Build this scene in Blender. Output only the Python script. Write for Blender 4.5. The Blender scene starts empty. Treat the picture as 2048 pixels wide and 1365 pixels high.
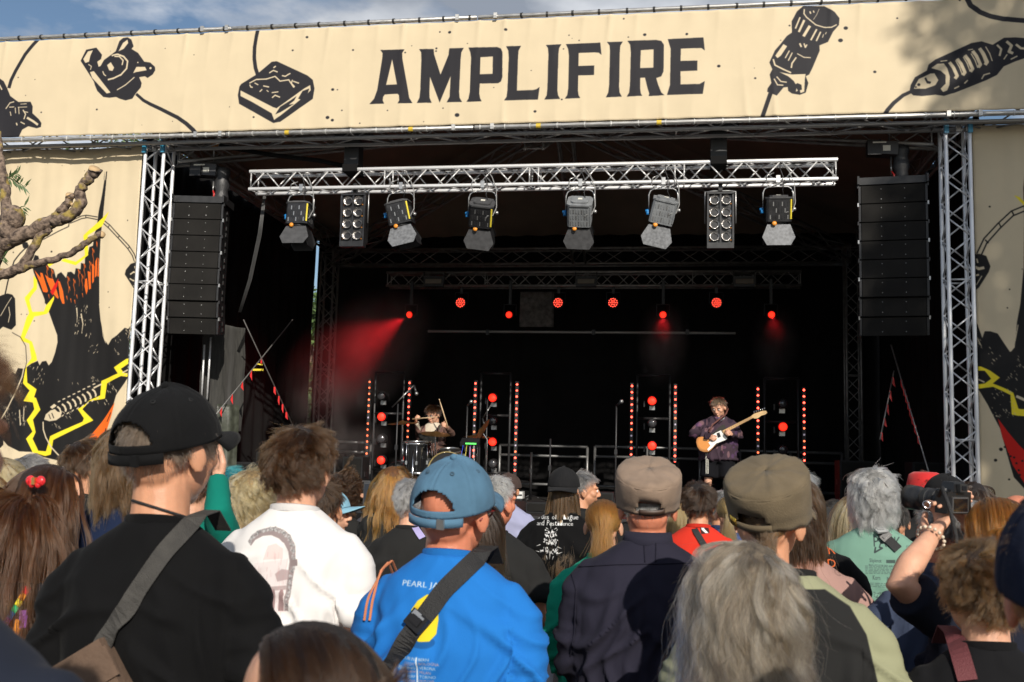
import bpy, bmesh, math, random
import numpy as np
from mathutils import Vector, Matrix, Euler, noise, Quaternion
R = math.radians
rnd = random.Random(7)
np.random.seed(7)
SC = bpy.context.scene
COL = SC.collection
# ------------------------------------------------------------------ camera, sky, sun, exposure
CAM_Z = 1.72
YAW, PITCH, ROLL, FPX = 0.164793, 0.1142085, 0.026662, 2026.06
_f = Vector((-math.sin(YAW)*math.cos(PITCH), math.cos(YAW)*math.cos(PITCH), math.sin(PITCH)))
_r = Vector((math.cos(YAW), math.sin(YAW), 0)); _u = _r.cross(_f)
CR = math.cos(ROLL)*_r + math.sin(ROLL)*_u
CU = -math.sin(ROLL)*_r + math.cos(ROLL)*_u
cam = bpy.data.cameras.new('camera'); camo = bpy.data.objects.new('camera', cam); COL.objects.link(camo)
mw = Matrix((CR, CU, -_f)).transposed().to_4x4(); mw.translation = (0, 0, CAM_Z); camo.matrix_world = mw
cam.sensor_width = 36; cam.lens = FPX/2048*36; cam.clip_start = .05; cam.clip_end = 3000
cam.dof.use_dof = True; cam.dof.focus_distance = 6.5; cam.dof.aperture_fstop = 7.1
SC.camera = camo
SUN_EL, SUN_AZ = R(28), R(24)      # the sun stands behind the crowd, to the right
TRAVEL = Vector((-math.sin(SUN_AZ)*math.cos(SUN_EL), math.cos(SUN_AZ)*math.cos(SUN_EL), -math.sin(SUN_EL)))
sun = bpy.data.lights.new('sun', 'SUN'); sun.energy = 5.0; sun.angle = R(.53); sun.color = (1, .93, .82)
suno = bpy.data.objects.new('sun', sun); COL.objects.link(suno); suno.rotation_euler = TRAVEL.to_track_quat('-Z', 'Y').to_euler()
world = bpy.data.worlds.new('World'); SC.world = world; world.use_nodes = True
nt = world.node_tree; nt.nodes.clear()
def N(t, **k):
    n = nt.nodes.new(t)
    for a, b in k.items():
        if a.startswith('i_'): n.inputs[a[2:].replace('_', ' ')].default_value = b
        else: setattr(n, a, b)
    return n
sky = N('ShaderNodeTexSky', sky_type='NISHITA', sun_disc=False, sun_elevation=SUN_EL, sun_rotation=math.atan2(-TRAVEL.x, -TRAVEL.y), air_density=1.1, dust_density=.6, ozone_density=2.2)
bg1 = N('ShaderNodeBackground', i_Strength=.09); bg2 = N('ShaderNodeBackground', i_Strength=1.0)
tc = N('ShaderNodeTexCoord'); mp = N('ShaderNodeMapping'); mp.inputs['Scale'].default_value = (1.0, 1.0, 2.4); mp.inputs['Location'].default_value = (.62, .1, .3)
nz = N('ShaderNodeTexNoise', i_Scale=2.6, i_Detail=7.0, i_Roughness=.56); rp = N('ShaderNodeValToRGB')
rp.color_ramp.elements[0].position = .46; rp.color_ramp.elements[1].position = .56
nz2 = N('ShaderNodeTexNoise', i_Scale=5.0, i_Detail=6.0); rp2 = N('ShaderNodeValToRGB')
rp2.color_ramp.elements[0].color = (.30, .34, .41, 1); rp2.color_ramp.elements[1].color = (.95, .97, 1., 1)
rp2.color_ramp.elements[0].position = .42; rp2.color_ramp.elements[1].position = .72
mx = N('ShaderNodeMixShader'); wo = N('ShaderNodeOutputWorld')
L = nt.links.new
L(sky.outputs[0], bg1.inputs[0]); L(tc.outputs['Generated'], mp.inputs[0]); L(mp.outputs[0], nz.inputs['Vector']); L(mp.outputs[0], nz2.inputs['Vector'])
L(nz.outputs[0], rp.inputs[0]); L(nz2.outputs[0], rp2.inputs[0]); L(rp2.outputs[0], bg2.inputs[0])
L(rp.outputs[0], mx.inputs[0]); L(bg1.outputs[0], mx.inputs[1]); L(bg2.outputs[0], mx.inputs[2]); L(mx.outputs[0], wo.inputs[0])
SC.view_settings.view_transform = 'Standard'; SC.view_settings.look = 'None'; SC.view_settings.exposure = 0; SC.view_settings.gamma = 1
SC.view_settings.use_curve_mapping = False
SC.render.engine = 'CYCLES'
SC.cycles.max_bounces = 7; SC.cycles.transparent_max_bounces = 12; SC.cycles.volume_bounces = 1
SC.cycles.use_denoising = True

def ray(px, py):                   # where a photo pixel looks
    return _f*FPX + (px-1024)*CR - (py-682.5)*CU
def P(px, py, Y):                  # ... on the upright plane at depth Y
    d = ray(px, py); d = d*(Y/d.y); return Vector((d.x, d.y, d.z+CAM_Z))

# ------------------------------------------------------------------ materials
MATS = {}
def M(name, rgb, rough=.6, metal=0., var=.12, vs=6., bump=0., bs=60., emit=0., sheen=0., spec=.5, coat=0., alpha=1., sss=0., stretch=None):
    if name in MATS: return MATS[name]
    m = bpy.data.materials.new(name); m.use_nodes = True; t = m.node_tree; b = t.nodes['Principled BSDF']; l = t.links.new
    tcn = t.nodes.new('ShaderNodeTexCoord'); co = tcn.outputs['Object']
    if stretch:
        mpn = t.nodes.new('ShaderNodeMapping'); mpn.inputs['Scale'].default_value = stretch; l(co, mpn.inputs[0]); co = mpn.outputs[0]
    if var and not emit:
        n = t.nodes.new('ShaderNodeTexNoise'); n.inputs['Scale'].default_value = vs; n.inputs['Detail'].default_value = 5; l(co, n.inputs['Vector'])
        r = t.nodes.new('ShaderNodeValToRGB'); r.color_ramp.elements[0].position = .3; r.color_ramp.elements[1].position = .7
        r.color_ramp.elements[0].color = (*[c*(1-var) for c in rgb], 1); r.color_ramp.elements[1].color = (*[min(1, c*(1+var)) for c in rgb], 1)
        l(n.outputs[0], r.inputs[0]); l(r.outputs[0], b.inputs['Base Color'])
        q = t.nodes.new('ShaderNodeMapRange'); q.inputs['To Min'].default_value = max(0.02, rough-.08); q.inputs['To Max'].default_value = min(1, rough+.08)
        l(n.outputs[0], q.inputs[0]); l(q.outputs[0], b.inputs['Roughness'])
    else:
        b.inputs['Base Color'].default_value = (*rgb, 1); b.inputs['Roughness'].default_value = rough
    b.inputs['Metallic'].default_value = metal; b.inputs['Specular IOR Level'].default_value = spec
    b.inputs['Sheen Weight'].default_value = sheen; b.inputs['Coat Weight'].default_value = coat; b.inputs['Alpha'].default_value = alpha
    if sss:
        b.inputs['Subsurface Weight'].default_value = sss; b.inputs['Subsurface Radius'].default_value = (1, .3, .15); b.inputs['Subsurface Scale'].default_value = .012
    if bump:
        n2 = t.nodes.new('ShaderNodeTexNoise'); n2.inputs['Scale'].default_value = bs; n2.inputs['Detail'].default_value = 4; l(co, n2.inputs['Vector'])
        bn = t.nodes.new('ShaderNodeBump'); bn.inputs['Strength'].default_value = bump; bn.inputs['Distance'].default_value = .01; l(n2.outputs[0], bn.inputs['Height']); l(bn.outputs[0], b.inputs['Normal'])
    if emit:
        b.inputs['Emission Color'].default_value = (*rgb, 1); b.inputs['Emission Strength'].default_value = emit
    MATS[name] = m; return m

# ------------------------------------------------------------------ mesh builder and object helpers
class MB:
    def __init__(s): s.v = []; s.f = []; s.n = 0
    def add(s, vs, fs):
        s.v.extend([tuple(p) for p in vs]); s.f.extend([tuple(i+s.n for i in f) for f in fs]); s.n += len(vs); return s
    def box(s, c, d, rot=None, taper=1.):
        c = Vector(c); x, y, z = (k/2 for k in d); vs = []
        for k in (-1, 1):
            q = taper if k > 0 else 1
            for a, b in ((-1, -1), (1, -1), (1, 1), (-1, 1)): vs.append(Vector((a*x*q, b*y*q, k*z)))
        if rot is not None:
            e = rot if isinstance(rot, Matrix) else Euler(rot).to_matrix(); vs = [e @ v for v in vs]
        return s.add([v+c for v in vs], [(3, 2, 1, 0), (4, 5, 6, 7), (0, 1, 5, 4), (1, 2, 6, 5), (2, 3, 7, 6), (3, 0, 4, 7)])
    def cyl(s, a, b, r0, r1=None, n=8, caps=True):
        a = Vector(a); b = Vector(b); r1 = r0 if r1 is None else r1; d = (b-a)
        if d.length < 1e-7: return s
        d.normalize(); u = d.orthogonal().normalized(); w = d.cross(u); vs = []
        for p, r in ((a, r0), (b, r1)):
            for i in range(n):
                t = 2*math.pi*i/n; vs.append(p + r*(math.cos(t)*u + math.sin(t)*w))
        fs = [(i, (i+1) % n, n+(i+1) % n, n+i) for i in range(n)]
        if caps: fs += [tuple(range(n-1, -1, -1)), tuple(range(n, 2*n))]
        return s.add(vs, fs)
    def tube(s, pts, r, n=6, close=True):
        pts = [Vector(p) for p in pts]; rs = r if isinstance(r, (list, tuple)) else [r]*len(pts); vs = []; fs = []
        u = None
        for i, p in enumerate(pts):
            t = (pts[min(i+1, len(pts)-1)] - pts[max(i-1, 0)]).normalized()
            u = t.orthogonal().normalized() if u is None else (u - t*u.dot(t)).normalized()
            w = t.cross(u)
            for k in range(n):
                a = 2*math.pi*k/n; vs.append(p + rs[i]*(math.cos(a)*u + math.sin(a)*w))
        for i in range(len(pts)-1):
            for k in range(n): fs.append((i*n+k, i*n+(k+1) % n, (i+1)*n+(k+1) % n, (i+1)*n+k))
        if close: fs += [tuple(range(n-1, -1, -1)), tuple(range((len(pts)-1)*n, len(pts)*n))]
        return s.add(vs, fs)
    def ell(s, c, r, n=12, m=8, rot=None):
        c = Vector(c); r = (r, r, r) if isinstance(r, (int, float)) else r; vs = [Vector((0, 0, r[2]))]; fs = []
        for j in range(1, m):
            t = math.pi*j/m
            for i in range(n):
                p = 2*math.pi*i/n; vs.append(Vector((r[0]*math.sin(t)*math.cos(p), r[1]*math.sin(t)*math.sin(p), r[2]*math.cos(t))))
        vs.append(Vector((0, 0, -r[2])))
        for i in range(n): fs.append((0, 1+i, 1+(i+1) % n))
        for j in range(m-2):
            for i in range(n): fs.append((1+j*n+i, 1+(j+1)*n+i, 1+(j+1)*n+(i+1) % n, 1+j*n+(i+1) % n))
        e = len(vs)-1
        for i in range(n): fs.append((e, 1+(m-2)*n+(i+1) % n, 1+(m-2)*n+i))
        if rot is not None:
            q = rot if isinstance(rot, Matrix) else Euler(rot).to_matrix(); vs = [q @ v for v in vs]
        return s.add([v+c for v in vs], fs)
    def lathe(s, prof, mat=None, n=16, arc=2*math.pi):   # prof: (radius, height) about local Z
        vs = []; fs = []; m = len(prof)
        for i in range(n):
            t = arc*i/n
            for r, h in prof: vs.append(Vector((r*math.cos(t), r*math.sin(t), h)))
        for i in range(n):
            for j in range(m-1):
                a, b = i*m+j, ((i+1) % n)*m+j; fs.append((a, b, b+1, a+1))
        if mat is not None: vs = [mat @ v for v in vs]
        return s.add(vs, fs)
    def prism(s, poly, d):            # closed polygon of 3-D points pushed by vector d
        d = Vector(d); n = len(poly); poly = [Vector(p) for p in poly]
        return s.add(poly + [p+d for p in poly], [tuple(range(n-1, -1, -1)), tuple(range(n, 2*n))] + [(i, (i+1) % n, n+(i+1) % n, n+i) for i in range(n)])
    def mesh(s, name, off=(0, 0, 0), smooth=False):
        me = bpy.data.meshes.new(name); o = Vector(off)
        me.from_pydata([(v[0]-o.x, v[1]-o.y, v[2]-o.z) for v in s.v], [], s.f); me.update()
        if smooth: me.polygons.foreach_set('use_smooth', [True]*len(me.polygons))
        return me
    def build(s, name, mat, parent=None, smooth=False):
        return obj(name, s.mesh(name, root_loc(parent), smooth), mat, parent)
def root_loc(o):
    v = Vector((0, 0, 0))
    while o is not None: v += o.location; o = o.parent
    return v
def obj(name, me, mat, parent=None):
    o = bpy.data.objects.new(name, me); COL.objects.link(o)
    if mat is not None and not me.materials: me.materials.append(mat)
    if parent is not None: o.parent = parent
    return o
def tag(o, label, cat=None, group=None, kind=None):
    o['label'] = label
    if cat: o['category'] = cat
    if group: o['group'] = group
    if kind: o['kind'] = kind
    return o
def thing(name, label, cat, loc=(0, 0, 0), rz=0., group=None):
    o = bpy.data.objects.new(name, None); COL.objects.link(o); o.location = loc; o.rotation_euler = (0, 0, rz); o.empty_display_size = .1
    return tag(o, label, cat, group)
def shared(name, me, parent, loc=(0, 0, 0), quat=None, scale=None):
    o = bpy.data.objects.new(name, me); COL.objects.link(o); o.parent = parent; o.location = loc
    if quat is not None: o.rotation_mode = 'QUATERNION'; o.rotation_quaternion = quat
    if scale is not None: o.scale = scale
    return o
def dup(root, loc, rz=None, label=None):
    def cp(o, par):
        c = o.copy(); COL.objects.link(c)
        if par is not None: c.parent = par
        for ch in o.children: cp(ch, c)
        return c
    c = cp(root, None); c.location = loc
    if rz is not None: c.rotation_euler = (0, 0, rz)
    if label: c['label'] = label
    return c
def unit_bar(name, r, mat, n=8):      # a rod one metre long along Z, to be stretched between two points
    me = MB().cyl((0, 0, 0), (0, 0, 1), r, n=n).mesh(name, smooth=True); me.materials.append(mat); return me
def bar(name, me, parent, a, b, off):
    a = Vector(a); b = Vector(b); d = b-a
    return shared(name, me, parent, a-off, d.to_track_quat('Z', 'Y'), (1, 1, d.length))

# ------------------------------------------------------------------ flat print: polygons rasterised into a picture made here
class Canvas:
    def __init__(s, w, h, bg, x0=0, y0=0, sx=1., sy=1.):     # plane coords -> pixels: (x-x0)*sx ; y up
        s.w, s.h = int(w), int(h); s.a = np.ones((s.h, s.w, 4), np.float32); s.a[..., :3] = bg; s.x0, s.y0, s.sx, s.sy = x0, y0, sx, sy
    def fill(s, loops, rgb, op=1.):
        E = []
        for lp in loops:
            q = [((x-s.x0)*s.sx, (y-s.y0)*s.sy) for x, y in lp]
            E += [(*q[i], *q[(i+1) % len(q)]) for i in range(len(q))]
        s.edges(E, rgb, op)
    def edges(s, E, rgb, op=1.):
        E = np.array(E, np.float32)
        xa, xb = max(0, int(min(E[:, 0].min(), E[:, 2].min()))-1), min(s.w, int(max(E[:, 0].max(), E[:, 2].max()))+2)
        ya, yb = max(0, int(min(E[:, 1].min(), E[:, 3].min()))-1), min(s.h, int(max(E[:, 1].max(), E[:, 3].max()))+2)
        if xa >= xb or ya >= yb: return
        k = 3; X = ((np.arange((xb-xa)*k)+.5)/k+xa)[None, :].astype(np.float32); Y = ((np.arange((yb-ya)*k)+.5)/k+ya).astype(np.float32)
        m = np.zeros((len(Y), X.shape[1]), bool)
        for x1, y1, x2, y2 in E:
            if y1 == y2: continue
            r = np.nonzero((y1 > Y) != (y2 > Y))[0]
            if len(r) == 0: continue
            xc = (x2-x1)*(Y[r]-y1)/(y2-y1)+x1
            m[r] ^= X < xc[:, None]
        c = m.reshape(yb-ya, k, xb-xa, k).mean((1, 3))[..., None]*op
        s.a[ya:yb, xa:xb, :3] = s.a[ya:yb, xa:xb, :3]*(1-c)+np.array(rgb, np.float32)*c
    def stroke(s, pts, w, rgb, op=1., w2=None):
        n = len(pts); w2 = w if w2 is None else w2
        for i in range(n-1):
            (x1, y1), (x2, y2) = pts[i], pts[i+1]; d = math.hypot(x2-x1, y2-y1) or 1e-6
            a, b = (w+(w2-w)*i/(n-1))/2, (w+(w2-w)*(i+1)/(n-1))/2
            nx, ny = -(y2-y1)/d, (x2-x1)/d
            s.fill([[(x1+nx*a, y1+ny*a), (x2+nx*b, y2+ny*b), (x2-nx*b, y2-ny*b), (x1-nx*a, y1-ny*a)]], rgb, op)
            if i: s.dot(x1, y1, a, rgb, op)
    def dot(s, x, y, r, rgb, op=1., ry=None, n=10):
        ry = r if ry is None else ry
        s.fill([[(x+r*math.cos(2*math.pi*i/n), y+ry*math.sin(2*math.pi*i/n)) for i in range(n)]], rgb, op)
    def text(s, txt, x, y, h, rgb, width=None, align='CENTER', op=1., bold=0., shear=0.):
        c = bpy.data.curves.new('t', 'FONT'); c.body = txt; c.size = 1; c.fill_mode = 'NONE'; c.resolution_u = 2; c.offset = bold; c.shear = shear
        o = bpy.data.objects.new('t', c); me = o.to_mesh()
        v = np.array([p.co[:2] for p in me.vertices]); e = np.array([q.vertices[:] for q in me.edges])
        if len(v):
            lo, hi = v.min(0), v.max(0); ky = h/.72; kx = width/(hi[0]-lo[0]) if width else ky
            ox = {'CENTER': -(lo[0]+hi[0])/2, 'LEFT': -lo[0], 'RIGHT': -hi[0]}[align]
            q = np.stack([((v[:, 0]+ox)*kx+x-s.x0)*s.sx, (v[:, 1]*ky+y-s.y0)*s.sy], 1)
            s.edges(np.concatenate([q[e[:, 0]], q[e[:, 1]]], 1), rgb, op)
        o.to_mesh_clear(); bpy.data.objects.remove(o); bpy.data.curves.remove(c)
    def image(s, name):
        im = bpy.data.images.new(name, s.w, s.h); im.pixels.foreach_set(s.a.ravel()); im.update(); im.pack(); return im
def srgb(*c):                       # linear reflectance -> stored value
    return tuple((12.92*x if x <= .0031308 else 1.055*x**(1/2.4)-.055) for x in c)
def print_mat(name, img, rough=.55, bump=.0, bs=300., sheen=0., ext='EXTEND', base=None, wave=0., spec=.4):
    m = bpy.data.materials.new(name); m.use_nodes = True; t = m.node_tree; b = t.nodes['Principled BSDF']; l = t.links.new
    uv = t.nodes.new('ShaderNodeUVMap'); im = t.nodes.new('ShaderNodeTexImage'); im.image = img; im.extension = ext; im.interpolation = 'Cubic'
    tcn = t.nodes.new('ShaderNodeTexCoord'); n = t.nodes.new('ShaderNodeTexNoise'); n.inputs['Scale'].default_value = 3; n.inputs['Detail'].default_value = 6
    l(uv.outputs[0], im.inputs[0]); l(tcn.outputs['Object'], n.inputs['Vector'])
    mr = t.nodes.new('ShaderNodeMapRange'); mr.inputs['To Min'].default_value = .9; mr.inputs['To Max'].default_value = 1.06; l(n.outputs[0], mr.inputs[0])
    mu = t.nodes.new('ShaderNodeMix'); mu.data_type = 'RGBA'; mu.blend_type = 'MULTIPLY'; mu.inputs[0].default_value = 1
    l(im.outputs[0], mu.inputs[6]); l(mr.outputs[0], mu.inputs[7]); l(mu.outputs[2], b.inputs['Base Color'])
    b.inputs['Roughness'].default_value = rough; b.inputs['Sheen Weight'].default_value = sheen; b.inputs['Specular IOR Level'].default_value = spec
    if bump:
        n2 = t.nodes.new('ShaderNodeTexNoise'); n2.inputs['Scale'].default_value = bs; l(tcn.outputs['Object'], n2.inputs['Vector'])
        bn = t.nodes.new('ShaderNodeBump'); bn.inputs['Strength'].default_value = bump; bn.inputs['Distance'].default_value = .004; l(n2.outputs[0], bn.inputs['Height']); l(bn.outputs[0], b.inputs['Normal'])
    return m
# ------------------------------------------------------------------ setting and stage structure
def basic():
    asphalt = M('asphalt', (.06, .058, .055), .9, var=.3, vs=3, bump=.5, bs=90)
    me = MB().add([(-400, -200, 0), (400, -200, 0), (400, 900, 0), (-400, 900, 0)], [(0, 1, 2, 3)]).mesh('ground')
    tag(obj('ground', me, asphalt), 'grey asphalt festival ground under the crowd', kind='structure')
basic()
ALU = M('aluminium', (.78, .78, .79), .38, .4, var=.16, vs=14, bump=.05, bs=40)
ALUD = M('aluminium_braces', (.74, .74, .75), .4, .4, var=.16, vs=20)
DARKALU = M('dark_aluminium', (.30, .29, .28), .5, .7, var=.25, vs=9)  # darker, duller aluminium for rear, roof and header trusses and fittings
BLACK = M('black_paint', (.018, .018, .019), .5, var=.2)
BLACKM = M('black_metal', (.025, .025, .027), .42, .3, var=.25, vs=12)
DRAPE = M('black_molton', (.0075, .0072, .0075), .95, var=.3, vs=2, bump=.2, bs=200, spec=.15)
RUBBER = M('black_rubber', (.015, .015, .015), .6, var=.1)
CHROME = M('chrome', (.75, .75, .77), .16, 1., var=.05)
STEEL = M("steel", (.42, .42, .42), .35, .8, var=.2)
BARS = {}
def barmesh(r, mat, n=8):
    k = (r, mat.name, n)
    if k not in BARS: BARS[k] = unit_bar('bar', r, mat, n)
    return BARS[k]
def truss(name, label, A, B, U, W, pitch, joints=(), cr=.024, br=.0095, cmat=None, bmat=None, split=True, cat='truss', skip=()):
    A, B, U, W = Vector(A), Vector(B), Vector(U), Vector(W); cmat = cmat or ALU; bmat = bmat or ALUD
    root = thing(name, label, cat, A); D = B-A; Ln = D.length; n = max(2, round(Ln/pitch)); c = [Vector(), U, U+W, W]
    if split:
        for q in c: bar('chord', barmesh(cr, cmat, 10), root, A+q, B+q, A)
    else:
        mb = MB()
        for q in c: mb.cyl(A+q, B+q, cr, n=7)
        mb.build('chord', cmat, root, True)
    mb = MB()
    for k in range(4):
        if k in skip: continue
        p, q = c[k], c[(k+1) % 4]
        for i in range(n):
            a, b = (p, q) if (i+k) % 2 == 0 else (q, p)
            s, e = A+a+D*(i/n), A+b+D*((i+1)/n)
            if split: bar('brace', barmesh(br, bmat, 6), root, s, e, A)
            else: mb.cyl(s, e, br, n=5, caps=False)
        for j in list(joints)+[0.003, .997]:
            s, e = A+p+D*j, A+q+D*j
            if split: bar('strut', barmesh(br, bmat, 6), root, s, e, A)
            else: mb.cyl(s, e, br, n=5, caps=False)
    if not split: mb.build('brace', bmat, root, True)['kind'] = 'stuff'
    return root
# the four towers that carry the roof
TL, TR = -7.21, 3.13
for x, lab, col in ((TL, 'front truss tower beside the left speaker stack and dark monster banner', 0), (TR, 'front truss tower at the right between speaker stack and shaded banner', 1)):
    t = truss('truss_tower', lab, (x, 12.45, .12), (x, 12.45, 5.82), (.27, 0, 0), (0, .27, 0), .225, (.05, .34, .67), cr=.025, br=.0105, cat='truss tower')
    mb = MB()
    for a in (0, .27):
        for b in (0, .27): MB().box((x+a, 12.45+b, .06), (.16, .16, .12)).build('base_plate', DARKALU, t)
    
    blue = M('blue_sleeve', (.05, .28, .45), .4)
    for a in (0, .27): MB().box((x+a, 12.41, 5.79), (.05, .04, .17)).build('corner_sleeve', blue, t)
    for a in (.08, .19): MB().box((x+a+.06, 12.43, 5.8), (.055, .03, .15)).build('hinge_block', DARKALU, t)
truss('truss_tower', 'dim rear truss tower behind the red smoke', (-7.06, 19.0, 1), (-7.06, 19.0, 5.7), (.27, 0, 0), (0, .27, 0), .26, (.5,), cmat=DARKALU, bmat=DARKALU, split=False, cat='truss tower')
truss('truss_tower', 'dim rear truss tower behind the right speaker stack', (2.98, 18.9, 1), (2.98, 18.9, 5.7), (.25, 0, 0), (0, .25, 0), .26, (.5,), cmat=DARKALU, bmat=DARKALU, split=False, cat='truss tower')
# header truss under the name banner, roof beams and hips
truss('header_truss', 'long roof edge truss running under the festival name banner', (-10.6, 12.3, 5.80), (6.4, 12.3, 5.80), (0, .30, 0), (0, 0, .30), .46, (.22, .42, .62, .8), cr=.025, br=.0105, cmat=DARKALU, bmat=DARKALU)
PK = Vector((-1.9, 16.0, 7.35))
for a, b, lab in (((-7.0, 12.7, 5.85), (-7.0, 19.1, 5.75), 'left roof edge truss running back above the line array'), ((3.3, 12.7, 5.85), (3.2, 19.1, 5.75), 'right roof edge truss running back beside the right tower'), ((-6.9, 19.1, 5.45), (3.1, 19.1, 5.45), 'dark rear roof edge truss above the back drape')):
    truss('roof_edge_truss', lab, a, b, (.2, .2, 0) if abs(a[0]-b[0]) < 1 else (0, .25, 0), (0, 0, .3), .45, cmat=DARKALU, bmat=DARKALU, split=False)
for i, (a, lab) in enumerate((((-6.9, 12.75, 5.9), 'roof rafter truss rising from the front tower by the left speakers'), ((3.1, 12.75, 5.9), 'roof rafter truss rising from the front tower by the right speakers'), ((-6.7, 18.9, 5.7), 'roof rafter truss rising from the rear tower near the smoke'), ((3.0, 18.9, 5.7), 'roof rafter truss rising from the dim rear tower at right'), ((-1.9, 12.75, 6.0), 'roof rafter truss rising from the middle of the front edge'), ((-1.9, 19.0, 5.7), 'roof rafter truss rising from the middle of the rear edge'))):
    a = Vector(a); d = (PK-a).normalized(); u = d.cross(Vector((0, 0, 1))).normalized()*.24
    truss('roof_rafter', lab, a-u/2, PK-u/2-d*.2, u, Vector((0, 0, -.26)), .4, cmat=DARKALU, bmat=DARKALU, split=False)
mb = MB(); c = [(-7.4, 12.65, 6.15), (3.6, 12.65, 6.15), (3.6, 19.5, 6.02), (-7.4, 19.5, 6.02)]
pk = (PK.x, PK.y, PK.z+.35)
mb.add(c+[pk], [(0, 1, 4), (1, 2, 4), (2, 3, 4), (3, 0, 4)]); mb.add([(x, y, z+.02) for x, y, z in c+[pk]], [(1, 0, 4), (2, 1, 4), (3, 2, 4), (0, 3, 4)])
tag(mb.build('stage_roof', M('roof_tarpaulin', (.20, .145, .105), .7, var=.2, vs=1.2)), 'dark brown tent roof stretched over the stage', 'roof')
# stage deck with skirt
dk = thing('stage_deck', 'black stage floor the musicians stand on', 'stage', (-1.9, 16, 0))
FL = M('stage_plywood', (.022, .02, .02), .55, var=.4, vs=2.5, bump=.15, bs=25)
for i in range(10):
    for j in range(6):
        MB().box((-6.9+.5+i*1.02, 13.2+j*1.05+.0, .985), (1.012, 1.042, .03)).build('deck_board', FL, dk)
MB().box((-2.0, 12.64, .48), (10.3, .05, .96)).build('front_skirt', DRAPE, dk)
fr = MB()
for i in range(6):
    for j in range(4): fr.cyl((-6.8+i*1.98, 12.9+j*2, 0), (-6.8+i*1.98, 12.9+j*2, .97), .03, n=6)
fr.build('support_leg', DARKALU, dk)['kind'] = 'stuff'
def drape(name, label, p0, p1, z0, z1, mat, amp=.05, wl=.35, ztop=None, seed=0):
    p0, p1 = Vector(p0), Vector(p1); d = p1-p0; n = int(d.length/.06)+2; nz = 24; nrm = Vector((-d.y, d.x, 0)).normalized(); vs = []; fs = []
    for j in range(nz+1):
        for i in range(n+1):
            t = i/n; s = t*d.length; w = math.sin(s*2*math.pi/wl + 2*noise.noise((s*.8, seed, 0)))*amp*(.45+.55*(1-j/nz)) + amp*1.2*noise.noise((s*.7, j*.12, seed+3))
            z = z0+(z1-z0)*j/nz; q = p0+d*t+nrm*w; vs.append((q.x, q.y, z))
    for j in range(nz):
        for i in range(n): a = j*(n+1)+i; fs.append((a, a+1, a+n+2, a+n+1))
    o = MB().add(vs, fs).build(name, mat, None, True); m = o.modifiers.new('thick', 'SOLIDIFY'); m.thickness = .006
    return tag(o, label, 'stage curtain')
drape('back_curtain', 'black curtain closing the back of the stage behind the drummer', (-7.27, 19.4, 0), (3.7, 19.4, 0), .98, 6.1, DRAPE, .03, .5)
drape('side_curtain', 'black curtain closing the stage side behind the left speaker stack', (-7.55, 12.95, 0), (-7.32, 19.4, 0), .0, 6.15, DRAPE, .05, .4, seed=4)
drape('side_curtain', 'black curtain closing the stage side behind the right speaker stack', (3.62, 19.3, 0), (3.62, 12.9, 0), .0, 6.15, DRAPE, .05, .4, seed=9)
SCRIM = M('grey_scrim', (.028, .027, .024), .8, var=.5, vs=5, stretch=(8, 8, .8), sheen=.2)
drape('hanging_scrim', 'slack dark grey scrim hanging under the left speaker stack', P(405, 700, 13.6).xy.to_3d(), P(492, 700, 14.3).xy.to_3d(), 2.0, 3.55, SCRIM, .06, .5, seed=2)
drape('tarpaulin', 'crumpled olive tarpaulin hanging beside the stage below the scrim', P(432, 850, 13.3).xy.to_3d(), P(478, 850, 13.5).xy.to_3d(), .95, 2.35, M('olive_tarp', (.05, .055, .04), .5, var=.5, vs=8, bump=.4, bs=18), .06, .22, seed=6)
# ------------------------------------------------------------------ banners: printed cloth
CREAM = srgb(.62, .515, .35); INK = srgb(.023, .022, .026)
def z1(s, off=(0, 0)):            # zoomed-view coordinates of the photo -> photo pixels
    return lambda pts: [(x/s+off[0], y/s+off[1]) for x, y in pts]
def banner(name, label, Y, X0, X1, Z0, Z1, res, draw, wr, nx, nz_, cat='banner'):
    cv = Canvas((X1-X0)*res, (Z1-Z0)*res, CREAM, X0, Z0, res, res)
    draw(cv, lambda pts: [(q.x, q.z) for q in (P(px, py, Y) for px, py in pts)])
    im = cv.image(name+'_print'); vs = []; fs = []; uvs = []
    for j in range(nz_+1):
        for i in range(nx+1):
            u, v = i/nx, j/nz_; x = X0+(X1-X0)*u; z = Z0+(Z1-Z0)*v
            vs.append((x, Y-wr(x, z, u, v), z)); uvs.append((u, v))
    for j in range(nz_):
        for i in range(nx): a = j*(nx+1)+i; fs.append((a, a+1, a+nx+2, a+nx+1))
    root = thing(name, label, cat, ((X0+X1)/2, Y, Z0))
    o = MB().add(vs, fs).build('cloth', print_mat(name+'_pvc', im, .6, .1, 500, spec=.16), root, True)
    uvl = o.data.uv_layers.new(name='UVMap'); li = np.empty(len(o.data.loops), np.int32); o.data.loops.foreach_get('vertex_index', li)
    uvl.data.foreach_set('uv', np.array(uvs, np.float32)[li].ravel())
    m = o.modifiers.new('thick', 'SOLIDIFY'); m.thickness = .004; m.offset = 1
    return root
A1 = z1(2.9257, (0, 0)); A2 = z1(2.9257, (680, 0)); A3 = z1(2.9257, (1348, 0))
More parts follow.
